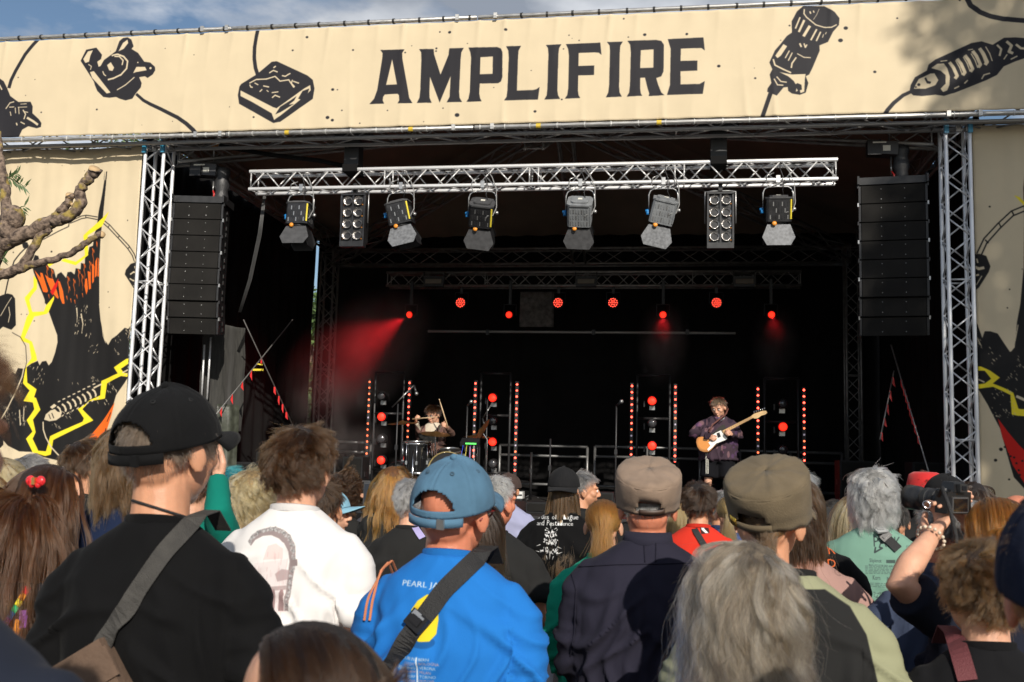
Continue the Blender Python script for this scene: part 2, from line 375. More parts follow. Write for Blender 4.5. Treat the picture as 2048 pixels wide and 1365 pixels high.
GLY = [[[(172,611),(200,580),(218,530),(248,345),(250,315),(237,297),(378,294),(365,315),(366,350),(398,530),(405,575),(424,606),(338,608),(348,590),(346,560),(338,552),(262,555),(252,570),(250,590),(258,609)],[(306,350),(334,497),(270,500)]],
 [[(463,291),(475,310),(476,350),(470,530),(465,575),(450,605),(536,603),(524,575),(523,540),(526,450),(583,602),(648,448),(642,570),(625,601),(714,599),(700,575),(697,540),(706,350),(710,310),(724,284),(640,287),(636,325),(588,440),(550,320),(548,290)]],
 [[(752,282),(920,279),(942,288),(951,310),(950,455),(942,480),(925,490),(818,492),(815,550),(820,578),(829,596),(740,598),(752,580),(760,540),(767,340),(763,310)],[(822,338),(895,334),(893,435),(819,438)]],
 [[(972,275),(1060,272),(1045,300),(1042,340),(1035,533),(1130,530),(1150,525),(1168,512),(1158,585),(960,591),(975,570),(980,530),(988,340),(985,300)]],
 [[(1205,267),(1295,263),(1282,285),(1278,320),(1272,530),(1276,560),(1288,582),(1196,585),(1210,560),(1214,520),(1220,320),(1217,285)]],
 [[(1322,262),(1523,253),(1530,325),(1515,312),(1490,310),(1397,314),(1395,390),(1488,387),(1486,442),(1394,445),(1392,530),(1396,560),(1406,577),(1316,580),(1330,560),(1336,520),(1340,330),(1335,290)]],
 [[(1562,250),(1655,246),(1640,270),(1637,310),(1633,510),(1636,545),(1649,568),(1556,573),(1570,545),(1575,505),(1580,305),(1577,270)]],
 [[(1682,242),(1850,237),(1880,243),(1895,265),(1893,420),(1880,450),(1850,460),(1862,500),(1880,545),(1898,560),(1806,565),(1810,550),(1800,520),(1785,458),(1757,459),(1756,520),(1760,550),(1768,563),(1678,568),(1692,545),(1697,500),(1702,310),(1698,265)],[(1760,297),(1835,292),(1834,400),(1756,403)]]]
GE = [(1335.6,79.3),(1341.4,99),(1340,171),(1334,190.7),(1405.4,188.7),(1409.5,163.4),(1399,169.2),(1361,169.9),(1361,143.6),(1394.5,142.5),(1394.8,122.4),(1361,123),(1361.7,98.4),(1402.7,97),(1409.5,101.9),(1406.8,75.9)]
def head_art(cv, T):
    def F(tr, pts, rgb=INK): cv.fill([T(tr(pts))], rgb)
    def S(tr, pts, w, rgb=INK, w2=None):    # w in zoom px
        k = 12.2/FPX/2.9257; cv.stroke(T(tr(pts)), w*k, rgb, w2=None if w2 is None else w2*k)
    for g in GLY: cv.fill([T(A2(lp)) for lp in g], INK)
    cv.fill([T(GE)], INK)
    # clamp drawing
    F(A1, [(473,360),(505,295),(565,283),(598,325),(592,350),(570,365),(578,395),(590,390),(610,355),(680,305),(700,245),(720,226),(745,221),(768,235),(782,275),(770,290),(810,315),(845,365),(880,370),(908,395),(910,415),(895,440),(865,460),(850,450),(815,455),(830,490),(825,515),(795,550),(775,580),(735,590),(700,580),(680,570),(640,575),(605,570),(570,535),(555,500),(550,480)])
    for pts in ([(488,350),(515,305),(545,298),(530,330),(522,365),(500,372)], [(527,425),(550,420),(648,545),(625,550),(540,460)], [(628,385),(650,368),(670,400),(660,420),(640,415)], [(695,305),(720,255),(745,235),(750,255),(725,290)], [(780,432),(800,395),(850,395),(860,415),(800,425)]): F(A1, pts, CREAM)
    for pts, w in (([(655,330),(690,322),(725,335),(748,362),(742,405),(710,440),(665,462),(632,470)], 11), ([(672,335),(700,335),(722,358),(716,385)], 9), ([(685,530),(735,500),(788,455)], 7), ([(602,420),(610,440),(622,448)], 7), ([(518,380),(536,392),(530,412)], 6), ([(706,448),(725,425)], 5)): S(A1, pts, w, CREAM)
    cv.dot(*T(A1([(882,403)]))[0], .017, CREAM); cv.dot(*T(A1([(808,370)]))[0], .01, CREAM)
    S(A1, [(798,553),(840,590),(880,612),(940,640),(1040,690),(1090,725),(1130,762),(1152,790)], 18, w2=28)
    # pedal drawing
    F(A1, [(1393,560),(1402,510),(1412,495),(1500,440),(1590,365),(1620,362),(1800,445),(1830,470),(1840,520),(1830,580),(1640,715),(1600,722),(1570,705),(1400,610)])
    F(A1, [(1408,532),(1600,630),(1620,636),(1780,520),(1815,500),(1818,530),(1790,560),(1640,680),(1605,705),(1590,665),(1480,602),(1408,565)], CREAM)
    F(A1, [(1612,672),(1640,628),(1700,590),(1735,565),(1722,590),(1690,615),(1720,610),(1640,660)])
    F(A1, [(1745,580),(1770,535),(1810,520),(1800,550),(1775,590)])
    for pts, w in (([(1460,490),(1500,468),(1560,465),(1610,450),(1640,478),(1690,470),(1720,515)], 8), ([(1575,430),(1600,415),(1625,425)], 8), ([(1600,400),(1615,390)], 9), ([(1650,445),(1670,450),(1685,440),(1700,432)], 8), ([(1712,470),(1705,490),(1725,512)], 8), ([(1715,478),(1750,490)], 8), ([(1540,505),(1575,512)], 8), ([(1590,545),(1630,540)], 7), ([(1592,575),(1610,560),(1640,572)], 8), ([(1520,540),(1535,525)], 8), ([(1462,498),(1468,512),(1480,515)], 8), ([(1490,488),(1512,500)], 7), ([(1560,530),(1572,540)], 6)): S(A1, pts, w, CREAM)
    S(A1, [(1512,165),(1500,220),(1490,280),(1488,345),(1495,400),(1508,440)], 24)
    # left clip drawing
    S(A1, [(232,222),(200,260),(150,325),(95,420),(68,475),(55,520)], 24)
    F(A1, [(-60,470),(0,463),(25,480),(45,520),(62,565),(95,590),(110,600),(180,598),(192,625),(190,665),(228,700),(243,722),(240,745),(215,752),(165,740),(130,760),(105,812),(-60,812)])
    for pts, w in (([(158,690),(195,712),(222,732)], 15), ([(0,500),(15,530)], 9), ([(35,640),(60,605),(85,598)], 7), ([(55,630),(85,628)], 6), ([(60,655),(65,680)], 6), ([(90,632),(92,665)], 6), ([(110,630),(112,670)], 6), ([(105,630),(160,628)], 5), ([(120,612),(158,610)], 5), ([(135,645),(150,670),(140,700)], 8), ([(120,715),(145,728)], 7), ([(95,720),(100,735)], 9), ([(140,655),(165,660)], 6)): S(A1, pts, w, CREAM)
    # screw connector drawing
    F(A3, [(760,38),(880,40),(940,75),(968,110),(965,150),(930,190),(900,250),(850,270),(852,300),(810,400),(790,440),(770,450),(785,490),(770,545),(735,558),(690,550),(668,535),(665,512),(640,515),(600,563),(545,540),(548,520),(570,490),(560,440),(575,410),(558,370),(590,300),(625,260),(660,215),(690,195),(688,130),(720,70)])
    S(A3, [(565,548),(540,620),(508,712)], 24)
    for pts, w in (([(762,58),(760,85),(775,105),(830,150),(880,165),(920,165),(952,148)], 7), ([(710,172),(738,105)], 9), ([(730,192),(762,122)], 13), ([(757,218),(795,155)], 17), ([(800,240),(835,175)], 10), ([(832,245),(858,190)], 9), ([(868,225),(875,205)], 5), ([(885,205),(892,192)], 5), ([(735,258),(745,280)], 10), ([(760,258),(768,282),(778,265)], 8), ([(720,318),(760,340),(800,342)], 6), ([(650,345),(675,300)], 7), ([(668,360),(692,312)], 7), ([(686,402),(690,375),(715,340)], 9), ([(580,350),(590,385),(640,410),(685,430)], 9), ([(585,465),(605,500),(640,502)], 7), ([(600,452),(625,480),(660,485)], 7), ([(795,70),(800,85)], 8), ([(815,65),(820,78)], 7), ([(850,55),(835,90),(815,120)], 3)): S(A3, pts, w, CREAM)
    for pts in ([(592,330),(640,262),(662,275),(625,330),(605,345)], [(615,425),(690,440),(770,437),(765,470),(762,540),(740,548),(735,530),(712,540),(718,508),(700,478),(670,452)]): F(A3, pts, CREAM)
    F(A3, [(705,500),(722,490),(745,500),(748,528),(725,535)])
    # spring jack drawing
    F(A3, [(1378,540),(1385,500),(1410,455),(1480,415),(1490,380),(1530,350),(1740,255),(1800,245),(1865,265),(1930,225),(2000,222),(2150,235),(2150,310),(2000,360),(1930,390),(1890,440),(1830,470),(1780,490),(1640,545),(1580,562),(1530,555),(1450,565),(1400,560)])
    F(A3, [(1403,522),(1415,495),(1432,465),(1500,432),(1525,430),(1548,470),(1530,500),(1470,522)], CREAM)
    F(A3, [(1505,400),(1540,375),(1580,372),(1600,400),(1615,450),(1612,500),(1600,530),(1575,540),(1560,520),(1590,490),(1590,440),(1560,415)], CREAM)
    for i, (x, y) in enumerate(((1640,370),(1685,350),(1730,330),(1775,305),(1815,290))):
        S(A3, [(x-28,y-5),(x-5,y+25),(x+18,y+75),(x+5,y+92)], 19, CREAM)
        S(A3, [(x+8,y-15),(x+32,y+25),(x+48,y+70)], 6, CREAM)
    for pts, w in (([(1890,265),(1915,290),(1905,330)], 12), ([(1945,245),(1975,270),(1960,305),(1985,315)], 16), ([(2000,262),(2030,285),(2100,290)], 14), ([(1930,350),(1950,320)], 7), ([(1970,350),(2010,330)], 8), ([(1800,465),(1815,440),(1850,430)], 8), ([(1700,490),(1720,470)], 8), ([(1640,520),(1670,505)], 8), ([(1560,360),(1600,355)], 6), ([(1720,295),(1750,290)], 6)): S(A3, pts, w, CREAM)
    F(A3, [(1465,460),(1475,455),(1485,475),(1505,480),(1500,492),(1480,490)]); cv.dot(*T(A3([(1432,498)]))[0], .018, INK); cv.dot(*T(A3([(1415,512)]))[0], .011, INK)
    S(A3, [(1392,536),(1340,560),(1285,605),(1250,645),(1222,690)], 19, w2=24)
    S(A3, [(1705,-30),(1735,35),(1790,75),(1850,98),(1930,115),(2100,128)], 28)
    # ink specks, small ones where the photo shows them
    for tr, pts in ((A1, [(1797,222,8),(1713,298,6),(1947,527,9),(1975,528,4),(1917,690,11),(1945,705,9),(2000,648,4),(1485,688,6),(567,643,6),(242,660,5),(110,458,4),(208,470,3),(1135,324,3),(968,288,3),(1010,712,3),(1344,628,3),(830,733,2),(648,303,2),(152,562,3),(880,620,2)]), (A2, [(642,193,9),(584,190,5),(970,178,9),(564,286,6),(562,302,5),(382,312,5),(77,297,6),(685,675,13),(1141,654,8),(603,635,4),(278,648,4),(900,515,3),(1119,416,3),(1308,290,4),(1298,585,5),(1399,240,4),(1340,209,4),(1687,220,4),(1783,206,9),(2029,203,7),(115,722,4),(420,272,3),(490,714,3),(12,648,4),(1660,112,5),(746,258,3),(1358,228,2)]), (A3, [(75,202,7),(262,390,9),(475,461,6),(676,154,5),(1005,168,11),(974,240,12),(1175,423,8),(1306,110,5),(1672,5,5),(624,240,3),(470,402,2),(1175,10,7)])):
        for x, y, r in pts:
            q = T(tr([(x, y)]))[0]; k = 12.2/FPX/2.9257; cv.dot(q[0], q[1], r*k*1.15, INK, ry=r*k*.95)
def wrinkle(x, z, u, v):
    e = min(v, 1-v); k = (x+10.6)/.335; fr = abs(k-round(k)); i = round(k)
    sag = .012*(1-math.exp(-(fr*3.2)**2))*math.exp(-e*9)
    dx = (x+10.6-i*.335)+(.12+.2*noise.noise((i*.7, 3, 0)))*(1-v if v > .5 else -v)*(.9)
    cr = .027*math.exp(-(dx/.024)**2)*math.exp(-(1-v)*4.2)*max(0, .3+1.2*noise.noise((i*1.3, 7, 1)))
    cr += .023*math.exp(-((x+10.6-i*.335-.35*v*noise.noise((i*.9, 1, 5)))/.026)**2)*math.exp(-v*3.2)*max(0, .2+noise.noise((i*1.7, 2, 2)))
    return .02*math.sin(v*math.pi)*noise.noise((x*.5, z*.6, 0)) + .006*noise.noise((x*2.4, z*.8, 4)) + cr - sag
hb = banner('name_banner', 'wide cream banner lettered AMPLIFIRE with black plug and pedal drawings', 12.2, -10.5, 5.6, 5.905, 7.275, 170, head_art, wrinkle, 640, 54)
TIE = MB().lathe([(.033, -.014), (.036, -.014), (.036, .014), (.033, .014)], Matrix.Rotation(R(90), 4, 'Y'), 10).mesh('tie'); TIE.materials.append(RUBBER)
WTIE = MB().lathe([(.033, -.005), (.036, -.005), (.036, .005), (.033, .005)], Matrix.Rotation(R(90), 4, 'Y'), 10).mesh('tie'); WTIE.materials.append(M('white_tie', (.6, .6, .58), .5))
PIPE = M('galvanised_pipe', (.50, .49, .47), .42, .75, var=.3, vs=5, stretch=(1, 12, 12))
for zc, lab, tm, ph in ((7.32, 'galvanised pipe along the top edge of the name banner', TIE, 0.), (5.86, 'bright pipe along the bottom edge of the name banner', WTIE, .17)):
    root = thing('banner_pipe', lab, 'pipe', (-2.4, 12.2, zc)); o = Vector((-2.4, 12.2, zc))
    for a, b in ((-10.7, -5.95), (-5.93, -2.6), (-2.58, 5.7)): bar('tube', barmesh(.029, PIPE, 12), root, (a, 12.2, zc), (b, 12.2, zc), o)
    for x in (-6.35, -6.0, -2.85, -2.35, 3.1, 3.45): MB().box((x, 12.175, zc), (.045, .05, .07)).build('clamp', PIPE, root)
    i = 0
    while -10.4+ph+i*.335 < 5.6:
        x = -10.4+ph+i*.335+rnd.uniform(-.012, .012); t = shared('tie', tm, root, Vector((x, 12.2, zc))-o); t.rotation_euler = (0, 0, rnd.uniform(-.3, .3)); i += 1
    yl = M('yellow_tape', (.6, .42, .04), .5)
    if zc < 6:
        for px in (575, 822, 1077, 1318): MB().lathe([(.031, -.03), (.032, -.03), (.032, .03), (.031, .03)], Matrix.Translation((P(px, 260, 12.2).x, 12.2, zc)) @ Matrix.Rotation(R(90), 4, 'Y'), 10).build('tape_band', yl, root)
# side banners
for a, b, lab in ((-10.7, -7.25, 'dark pipe along the top of the left side banner'), (3.43, 6.7, 'dark pipe along the top of the right side banner')):
    root = thing('banner_pipe', lab, 'pipe', (a, 12.52, 5.86)); bar('tube', barmesh(.03, DARKALU, 10), root, (a, 12.52, 5.86), (b, 12.52, 5.86), root.location)
    for k in range(int((b-a)/.36)): shared('tie', TIE, root, (.15+.36*k, 0, 0))
YEL = srgb(.82, .66, .03); ORA = srgb(.80, .13, .015); RED = srgb(.55, .015, .01); BLK = srgb(.014, .013, .013)
B1 = z1(4.2656, (0, 280)); B2 = z1(3.7906, (0, 580)); B4 = z1(2.576, (0, 400))
def mic_art(cv, T, YY, right=False):
    def F(tr, pts, rgb=BLK): cv.fill([T(tr(pts))], rgb)
    def S(tr, pts, w, rgb=BLK, s=4.2656, w2=None):
        k = YY/FPX/s; cv.stroke(T(tr(pts)), w*k, rgb, w2=None if w2 is None else w2*k)
    # body
    F(B1, [(893,262),(892,350),(870,480),(840,620),(822,760),(800,810),(790,905),(760,915),(745,985),(722,1000),(720,1060),(685,1050),(680,1105),(640,1095),(630,1150),(600,1125),(570,1130),(560,1180),(520,1130),(490,1150),(480,1185),(460,1110),(430,1095),(420,1090),(395,1050),(340,1040),(330,995),(300,985),(275,1060),(290,1130),(340,1260),(385,1365),(385,1400),(845,1400),(845,1050),(860,800),(880,640),(905,400),(917,275),(908,275),(900,350),(888,345)])
    F(B2, [(300,-40),(345,90),(400,250),(435,345),(438,400),(420,480),(395,550),(370,575),(350,540),(320,545),(300,575),(285,540),(240,560),(205,590),(180,600),(140,595),(120,640),(95,625),(75,660),(40,690),(20,740),(-20,790),(-80,900),(-80,1330),(10,1130),(60,1180),(150,1225),(240,1230),(330,1270),(520,1310),(540,1250),(700,1130),(770,1150),(830,960),(880,800),(970,670),(1010,640),(1040,350),(1025,225),(985,290),(975,300),(950,290),(910,330),(890,350),(850,375),(820,420),(790,380),(775,300),(760,230),(748,100),(742,-40)])
    F(B2, [(10,1130),(40,1190),(150,1260),(90,1300),(-40,1300),(-40,1250)], CREAM)
    F(B2, [(0,1115),(22,1140),(24,1175),(0,1200),(-20,1200)])
    # arcs over the top
    S(B1, [(370,855),(580,740),(585,695),(690,650),(730,643),(830,660)], 8); S(B1, [(590,712),(690,672),(740,664),(830,682)], 8)
    S(B1, [(880,685),(940,730),(1020,820),(1100,905),(1150,980),(1170,1045)], 8); S(B1, [(870,705),(930,755),(1010,840),(1090,930),(1130,990),(1150,1045)], 8)
    for a, b in (((725,645),(728,665)), ((935,735),(925,752)), ((1020,825),(1008,840)), ((1105,915),(1092,930))): S(B1, [a, b], 8)
    S(B1, [(250,900),(180,975),(130,1040),(80,1180),(45,1320),(40,1365)], 10, w2=16)
    F(B1, [(190,870),(240,880),(250,920),(225,935),(205,925)])
    F(B1, [(1115,1060),(1170,1045),(1200,1045),(1260,1090),(1260,1400),(1170,1310),(1110,1220),(1065,1150),(1075,1110)])
    for pts, w in (([(1110,1150),(1140,1130),(1180,1140)], 14), ([(1105,1185),(1140,1205),(1180,1195)], 12), ([(1150,1080),(1160,1110)], 9), ([(1180,1070),(1185,1100)], 9), ([(1140,1245),(1165,1290)], 6), ([(1160,1235),(1185,1280)], 6)): S(B1, pts, w, CREAM)
    # orange flames between the fingers
    for pts in ([(295,1110),(340,1215),(370,1300),(405,1305),(412,1290),(365,1140),(345,1135),(350,1180)], [(385,1150),(440,1300),(495,1360),(500,1345),(470,1230),(455,1190),(420,1180)], [(495,1205),(510,1345),(530,1400),(548,1400),(535,1290),(510,1210)], [(725,1190),(718,1250),(735,1325),(748,1270),(740,1180)], [(745,1120),(757,1280),(775,1270),(770,1130)], [(782,1060),(785,1230),(800,1210),(805,1080),(795,1060)], [(812,1040),(808,1180),(825,1160),(830,1000)], [(838,1010),(830,1165),(842,1170),(844,1010)], [(820,860),(822,900),(828,925),(830,880)]): F(B1, pts, ORA)
    F(B1, [(430,1300),(500,1180),(490,1250),(450,1330)], RED)
    for x, y in ((400,1100),(440,1130),(570,1190),(620,1210),(690,1170),(660,1130),(710,1080),(785,950),(760,1060)):
        S(B1, [(x,y-25),(x+8,y),(x+2,y+30),(x+12,y+70),(x+8,y+120)], 9, ORA, w2=3)
        S(B1, [(x+14,y-15),(x+18,y+15)], 5, ORA)
    for x, y in ((330,-5),(370,60),(420,55),(445,-10),(520,0),(530,90),(575,60),(620,50),(655,10),(680,-20),(500,70),(470,45),(560,100)): S(B2, [(x,y-25),(x+6,y+8)], 8, ORA, 3.79, 3)
    # lightning
    F(B1, [(935,617),(870,740),(745,815),(750,985),(640,1070),(520,1035),(545,1015),(640,1040),(720,985),(705,815)], YEL)
    F(B1, [(410,1060),(465,1040),(470,1050),(420,1088)], YEL); F(B1, [(290,1160),(320,1200),(318,1275),(245,1365),(215,1350),(290,1260)], YEL)
    F(B2, [(275,-5),(235,60),(225,80),(245,160),(250,170),(335,165),(352,120),(412,45),(410,75),(370,170),(355,185),(262,205),(190,365),(245,395),(275,500),(280,535),(205,580),(210,705),(275,755),(255,815),(270,820),(303,910),(245,985),(265,1080),(242,1130),(285,1220),(345,1225),(380,1110),(620,1000),(630,975),(585,905),(640,870),(675,835),(750,800),(760,690),(895,635),(866,590),(960,525),(995,520),(1030,520),(1030,555),(980,560),(920,600),(940,630),(1030,640),(1030,670),(920,655),(805,710),(785,825),(670,845),(645,880),(620,905),(698,990),(405,1140),(385,1250),(340,1262),(240,1232),(197,1130),(240,1075),(202,990),(255,905),(245,855),(180,845),(215,780),(225,765),(176,710),(190,620),(205,575),(240,520),(225,410),(155,385),(205,210),(225,180),(192,70),(255,0)], YEL)
    # white scratches and spring jack
    F(B2, [(332,985),(345,945),(385,915),(420,905),(440,925),(470,930),(465,965),(430,990),(375,998)], CREAM)
    F(B2, [(380,890),(415,865),(435,880),(400,905)], CREAM)
    for i in range(8):
        x, y = 450+i*36, 900-i*19; S(B2, [(x-12,y-14),(x+6,y+2),(x+16,y+28),(x+12,y+44)], 15, CREAM, 3.79)
        S(B2, [(x-8,y-48),(x+12,y-56)], 10, CREAM, 3.79); S(B2, [(x+20,y+62),(x+36,y+48)], 9, CREAM, 3.79)
    S(B2, [(395,935),(412,975)], 7, BLK, 3.79); S(B2, [(370,945),(385,980)], 6, BLK, 3.79)
    S(B2, [(700,745),(760,715)], 14, CREAM, 3.79); S(B2, [(930,630),(1010,590)], 12, CREAM, 3.79); S(B2, [(940,650),(1010,612)], 6, CREAM, 3.79)
    S(B2, [(323,1000),(325,1060),(345,1120),(385,1190),(440,1250),(520,1305)], 12, CREAM, 3.79)
    S(B2, [(90,330),(150,365),(185,430),(195,540),(170,660),(120,780),(60,890),(0,990)], 13, CREAM, 3.79); S(B2, [(95,325),(160,360),(198,430),(206,545),(180,670),(130,785)], 5, BLK, 3.79)
    rr = random.Random(3)
    for x0, y0, x1, y1, n, ang in ((560,120,690,360,34,-80),(640,400,740,480,8,-60),(20,880,210,1030,34,95),(220,570,340,720,16,110),(680,660,760,700,8,40),(810,700,890,790,14,60),(780,250,800,400,8,-75),(870,350,920,500,10,70),(60,680,170,830,20,100),(480,920,540,970,6,50),(390,1010,470,1060,7,70),(960,290,1000,400,8,60),(730,830,860,870,6,60),(440,640,650,720,3,70)):
        for _ in range(n):
            x, y = rr.uniform(x0, x1), rr.uniform(y0, y1); a = R(ang+rr.uniform(-14, 14)); l = rr.uniform(6, 26); k = rr.uniform(3, 8)
            S(B2, [(x-l*math.cos(a)/2, y-l*math.sin(a)/2), (x+l*math.cos(a)/2, y+l*math.sin(a)/2)], k, CREAM, 3.79, 2)
    S(B2, [(770,240),(775,300),(780,350),(800,405)], 5, CREAM, 3.79); S(B2, [(575,135),(580,200),(577,250)], 11, CREAM, 3.79, 3); S(B2, [(610,180),(625,260),(615,330)], 13, CREAM, 3.79, 4)
    S(B2, [(1020,240),(975,370)], 5, CREAM, 3.79); S(B2, [(1000,250),(990,320)], 7, CREAM, 3.79); S(B2, [(150,910),(158,1030)], 10, CREAM, 3.79); S(B2, [(185,890),(180,1000)], 8, CREAM, 3.79)
    F(B2, [(868,855),(840,950),(800,1060),(770,1152),(660,1128),(760,1000)], ORA); F(B2, [(520,1190),(555,1180),(520,1250),(495,1285)], ORA); S(B2, [(790,1050),(782,1110)], 9, BLK, 3.79); S(B2, [(835,930),(800,1000)], 6, BLK, 3.79)
    F(B2, [(60,30),(100,40),(122,70),(127,270),(90,305),(20,280),(-40,330),(-40,60),(20,40)]); S(B2, [(70,130),(80,190),(65,250)], 8, CREAM, 3.79); S(B2, [(0,200),(50,120),(95,60)], 7, CREAM, 3.79)
    for x, y, r in ((442,957,8),(122,965,6),(160,232,4),(530,223,3),(717,265,3),(1091,690,5),(1220,338,4),(1187,945,4),(925,1300,3)): q = T(B1([(x, y)]))[0]; cv.dot(q[0], q[1], r*.0016, BLK)
    for x, y, r in ((842,1058,9),(862,1128,8),(830,135,4),(970,800,6),(207,188,4),(168,188,4),(262,238,5),(822,18,4)): q = T(B2([(x, y)]))[0]; cv.dot(q[0], q[1], r*.0017, BLK)
def side_wrinkle(sd):
    def f(x, z, u, v):
        return .035*noise.noise((x*2.6+.25*z, z*.16, sd)) + .014*noise.noise((x*7, z*.35, sd+5)) + .02*math.sin(u*14+sd)*math.exp(-(1-v)*2) + .05*(1-v)*noise.noise((x*1.5, z*.8, sd))
    return f
YL = 12.55
banner('side_banner', 'tall cream side banner with a black microphone monster, sunlit beside the pruned tree', YL, -10.6, -7.30, .5, 5.83, 150, lambda cv, T: mic_art(cv, T, YL), side_wrinkle(1), 110, 170)
B8 = z1(2.166, (1680, 350))
def right_art(cv, T):
    def F(pts, rgb=BLK): cv.fill([T(B8(pts))], rgb)
    def S(pts, w, rgb=BLK, w2=None): k = YL/FPX/2.166; cv.stroke(T(B8(pts)), w*k, rgb, w2=None if w2 is None else w2*k)
    F([(797,10),(792,60),(797,200),(795,400),(780,560),(765,640),(755,750),(735,770),(700,720),(680,690),(650,680),(625,680),(615,710),(595,650),(575,625),(570,940),(600,930),(640,1000),(690,1100),(720,1210),(750,1310),(800,1365),(1200,1600),(1500,1500),(1500,-60)])
    for k in range(7): F([(820+k*40,60+k*60),(880+k*40,300),(1000+k*40,500),(900+k*60,200)], CREAM if k == 1 else BLK)
    S([(590,345),(620,280),(680,215),(740,160),(800,135),(880,125)], 5); S([(605,360),(632,300),(690,235),(748,180),(800,158),(880,150)], 5)
    for a, b in (((625,285),(640,300)), ((685,212),(695,230)), ((742,160),(752,180))): S([a, b], 5)
    F([(570,350),(600,345),(630,355),(648,400),(640,425),(600,490),(575,510),(560,500)])
    for pts, w in (([(580,400),(600,410),(622,405)], 12), ([(575,440),(600,435)], 8), ([(575,470),(590,478),(612,440)], 4), ([(590,365),(595,385)], 6)): S(pts, w, CREAM)
    F([(752,92),(775,100),(830,150),(830,165),(790,130)], YEL)
    F([(580,828),(612,832),(650,850),(690,880),(660,905),(720,930),(748,945),(770,1015),(900,1020),(900,1055),(765,1045),(740,1040),(735,955),(660,920),(585,930),(580,910),(625,905),(652,885),(625,850),(580,850)], YEL)
    F([(680,1055),(720,1110),(770,1170),(900,1300),(900,1400),(800,1345),(745,1260),(700,1140)], RED)
    for x, y in ((710,1180),(735,1220),(760,1250),(725,1210),(785,1240),(770,1280),(750,1225),(775,1300)): q = T(B8([(x, y)]))[0]; cv.dot(q[0], q[1], .012, BLK)
    S([(770,650),(757,720),(740,765)], 4, CREAM); S([(760,960),(830,990)], 12, CREAM); S([(585,880),(625,900)], 6, CREAM); S([(578,640),(590,700),(612,745)], 10, CREAM, 3); S([(586,655),(600,690)], 6)
    rr = random.Random(5)
    for x0, y0, x1, y1, n in ((655,920,750,1050,34),(640,720,690,820,8),(580,660,610,750,8),(750,780,800,900,10),(700,850,760,930,8)):
        for _ in range(n): x, y = rr.uniform(x0, x1), rr.uniform(y0, y1); l = rr.uniform(4, 15); S([(x, y), (x+l*.6, y+l*.8)], rr.uniform(2, 4), CREAM, 1.5)
    for x, y, r in ((645,142,4),(694,1190,7),(673,1237,6),(593,1015,3),(598,1200,3),(733,498,3),(723,578,3),(730,1320,4),(788,410,2)): q = T(B8([(x, y)]))[0]; cv.dot(q[0], q[1], r*.0028, BLK)
banner('side_banner', 'tall cream side banner with a black monster, in tree shade beside the right tower', YL, 3.455, 6.7, .3, 5.83, 150, right_art, side_wrinkle(6), 110, 170)
# ------------------------------------------------------------------ lights and sound hung over the stage
FY = 12.66; FK = FY/12.9; fz = lambda z: CAM_Z+(z-CAM_Z)*FK
ft = truss('lighting_truss', 'bright aluminium lighting truss hanging across the front of the stage', (-5.89*FK, FY, fz(5.305)), (1.95*FK, FY, fz(5.305)), (0, .245, 0), (0, 0, .245), .225, (.247, .262, .50, .515, .742, .757), cr=.0255, br=.0095)
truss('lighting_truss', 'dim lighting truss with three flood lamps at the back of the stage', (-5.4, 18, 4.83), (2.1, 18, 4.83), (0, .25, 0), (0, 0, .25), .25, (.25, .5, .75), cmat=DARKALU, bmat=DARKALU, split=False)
bt = thing('curtain_bar', 'thin horizontal metal bar hanging below the rear lighting truss', 'bar', P(856, 663, 18.3))
bar('tube', barmesh(.026, DARKALU, 10), bt, P(856, 663, 18.3), P(1471, 667, 18.3), bt.location)
for px in (975, 1187, 1375): MB().box(P(px, 665, 18.28), (.06, .05, .09)).build('bracket', BLACKM, bt)
for px, py, l in ((707, 320, 'black chain hoist holding the lighting truss at its left end'), (1437, 305, 'black chain hoist holding the lighting truss at its right end')):
    q = P(px, py, FY+.1); h = thing('truss_hoist', l, 'hoist', q)
    MB().box(q+Vector((0, 0, .05)), (.20, .2, .42)).box(q+Vector((0, 0, .3)), (.5, .2, .12)).build('housing', BLACK, h)
    MB().box((q.x, FY+.12, fz(5.57)), (.2, .34, .1)).build('strap', DRAPE, h)
    bar('chain', barmesh(.012, BLACKM, 6), h, q+Vector((0, 0, .3)), (q.x, q.y, 6.0), q)
def flap(w0, w1, h):
    return [(-w0/2, 0), (w0/2, 0), (w1/2, -h*.62), (w1*.36, -h), (-w1*.36, -h), (-w1/2, -h*.62)]
HB = M('lamp_black', (.022, .022, .024), .38, .2, var=.3, vs=15); HG = M('lamp_grey', (.20, .21, .22), .5, .1, var=.2, vs=12); FLAPM = M('flap_grey', (.055, .055, .058), .6, .1, var=.25, vs=18, bump=.1)
FLAPL = M('worn_flap', (.15, .155, .165), .55, .2, var=.35, vs=30, bump=.15); STEEL = M('steel', (.42, .42, .42), .35, .8, var=.2); BLUEP = M('blue_plug', (.02, .22, .55), .4); ORAP = M('orange_knob', (.75, .28, .03), .4)
YELT = M('yellow_label', (.75, .6, .05), .5); WHITES = M('white_sticker', (.7, .68, .6), .5)
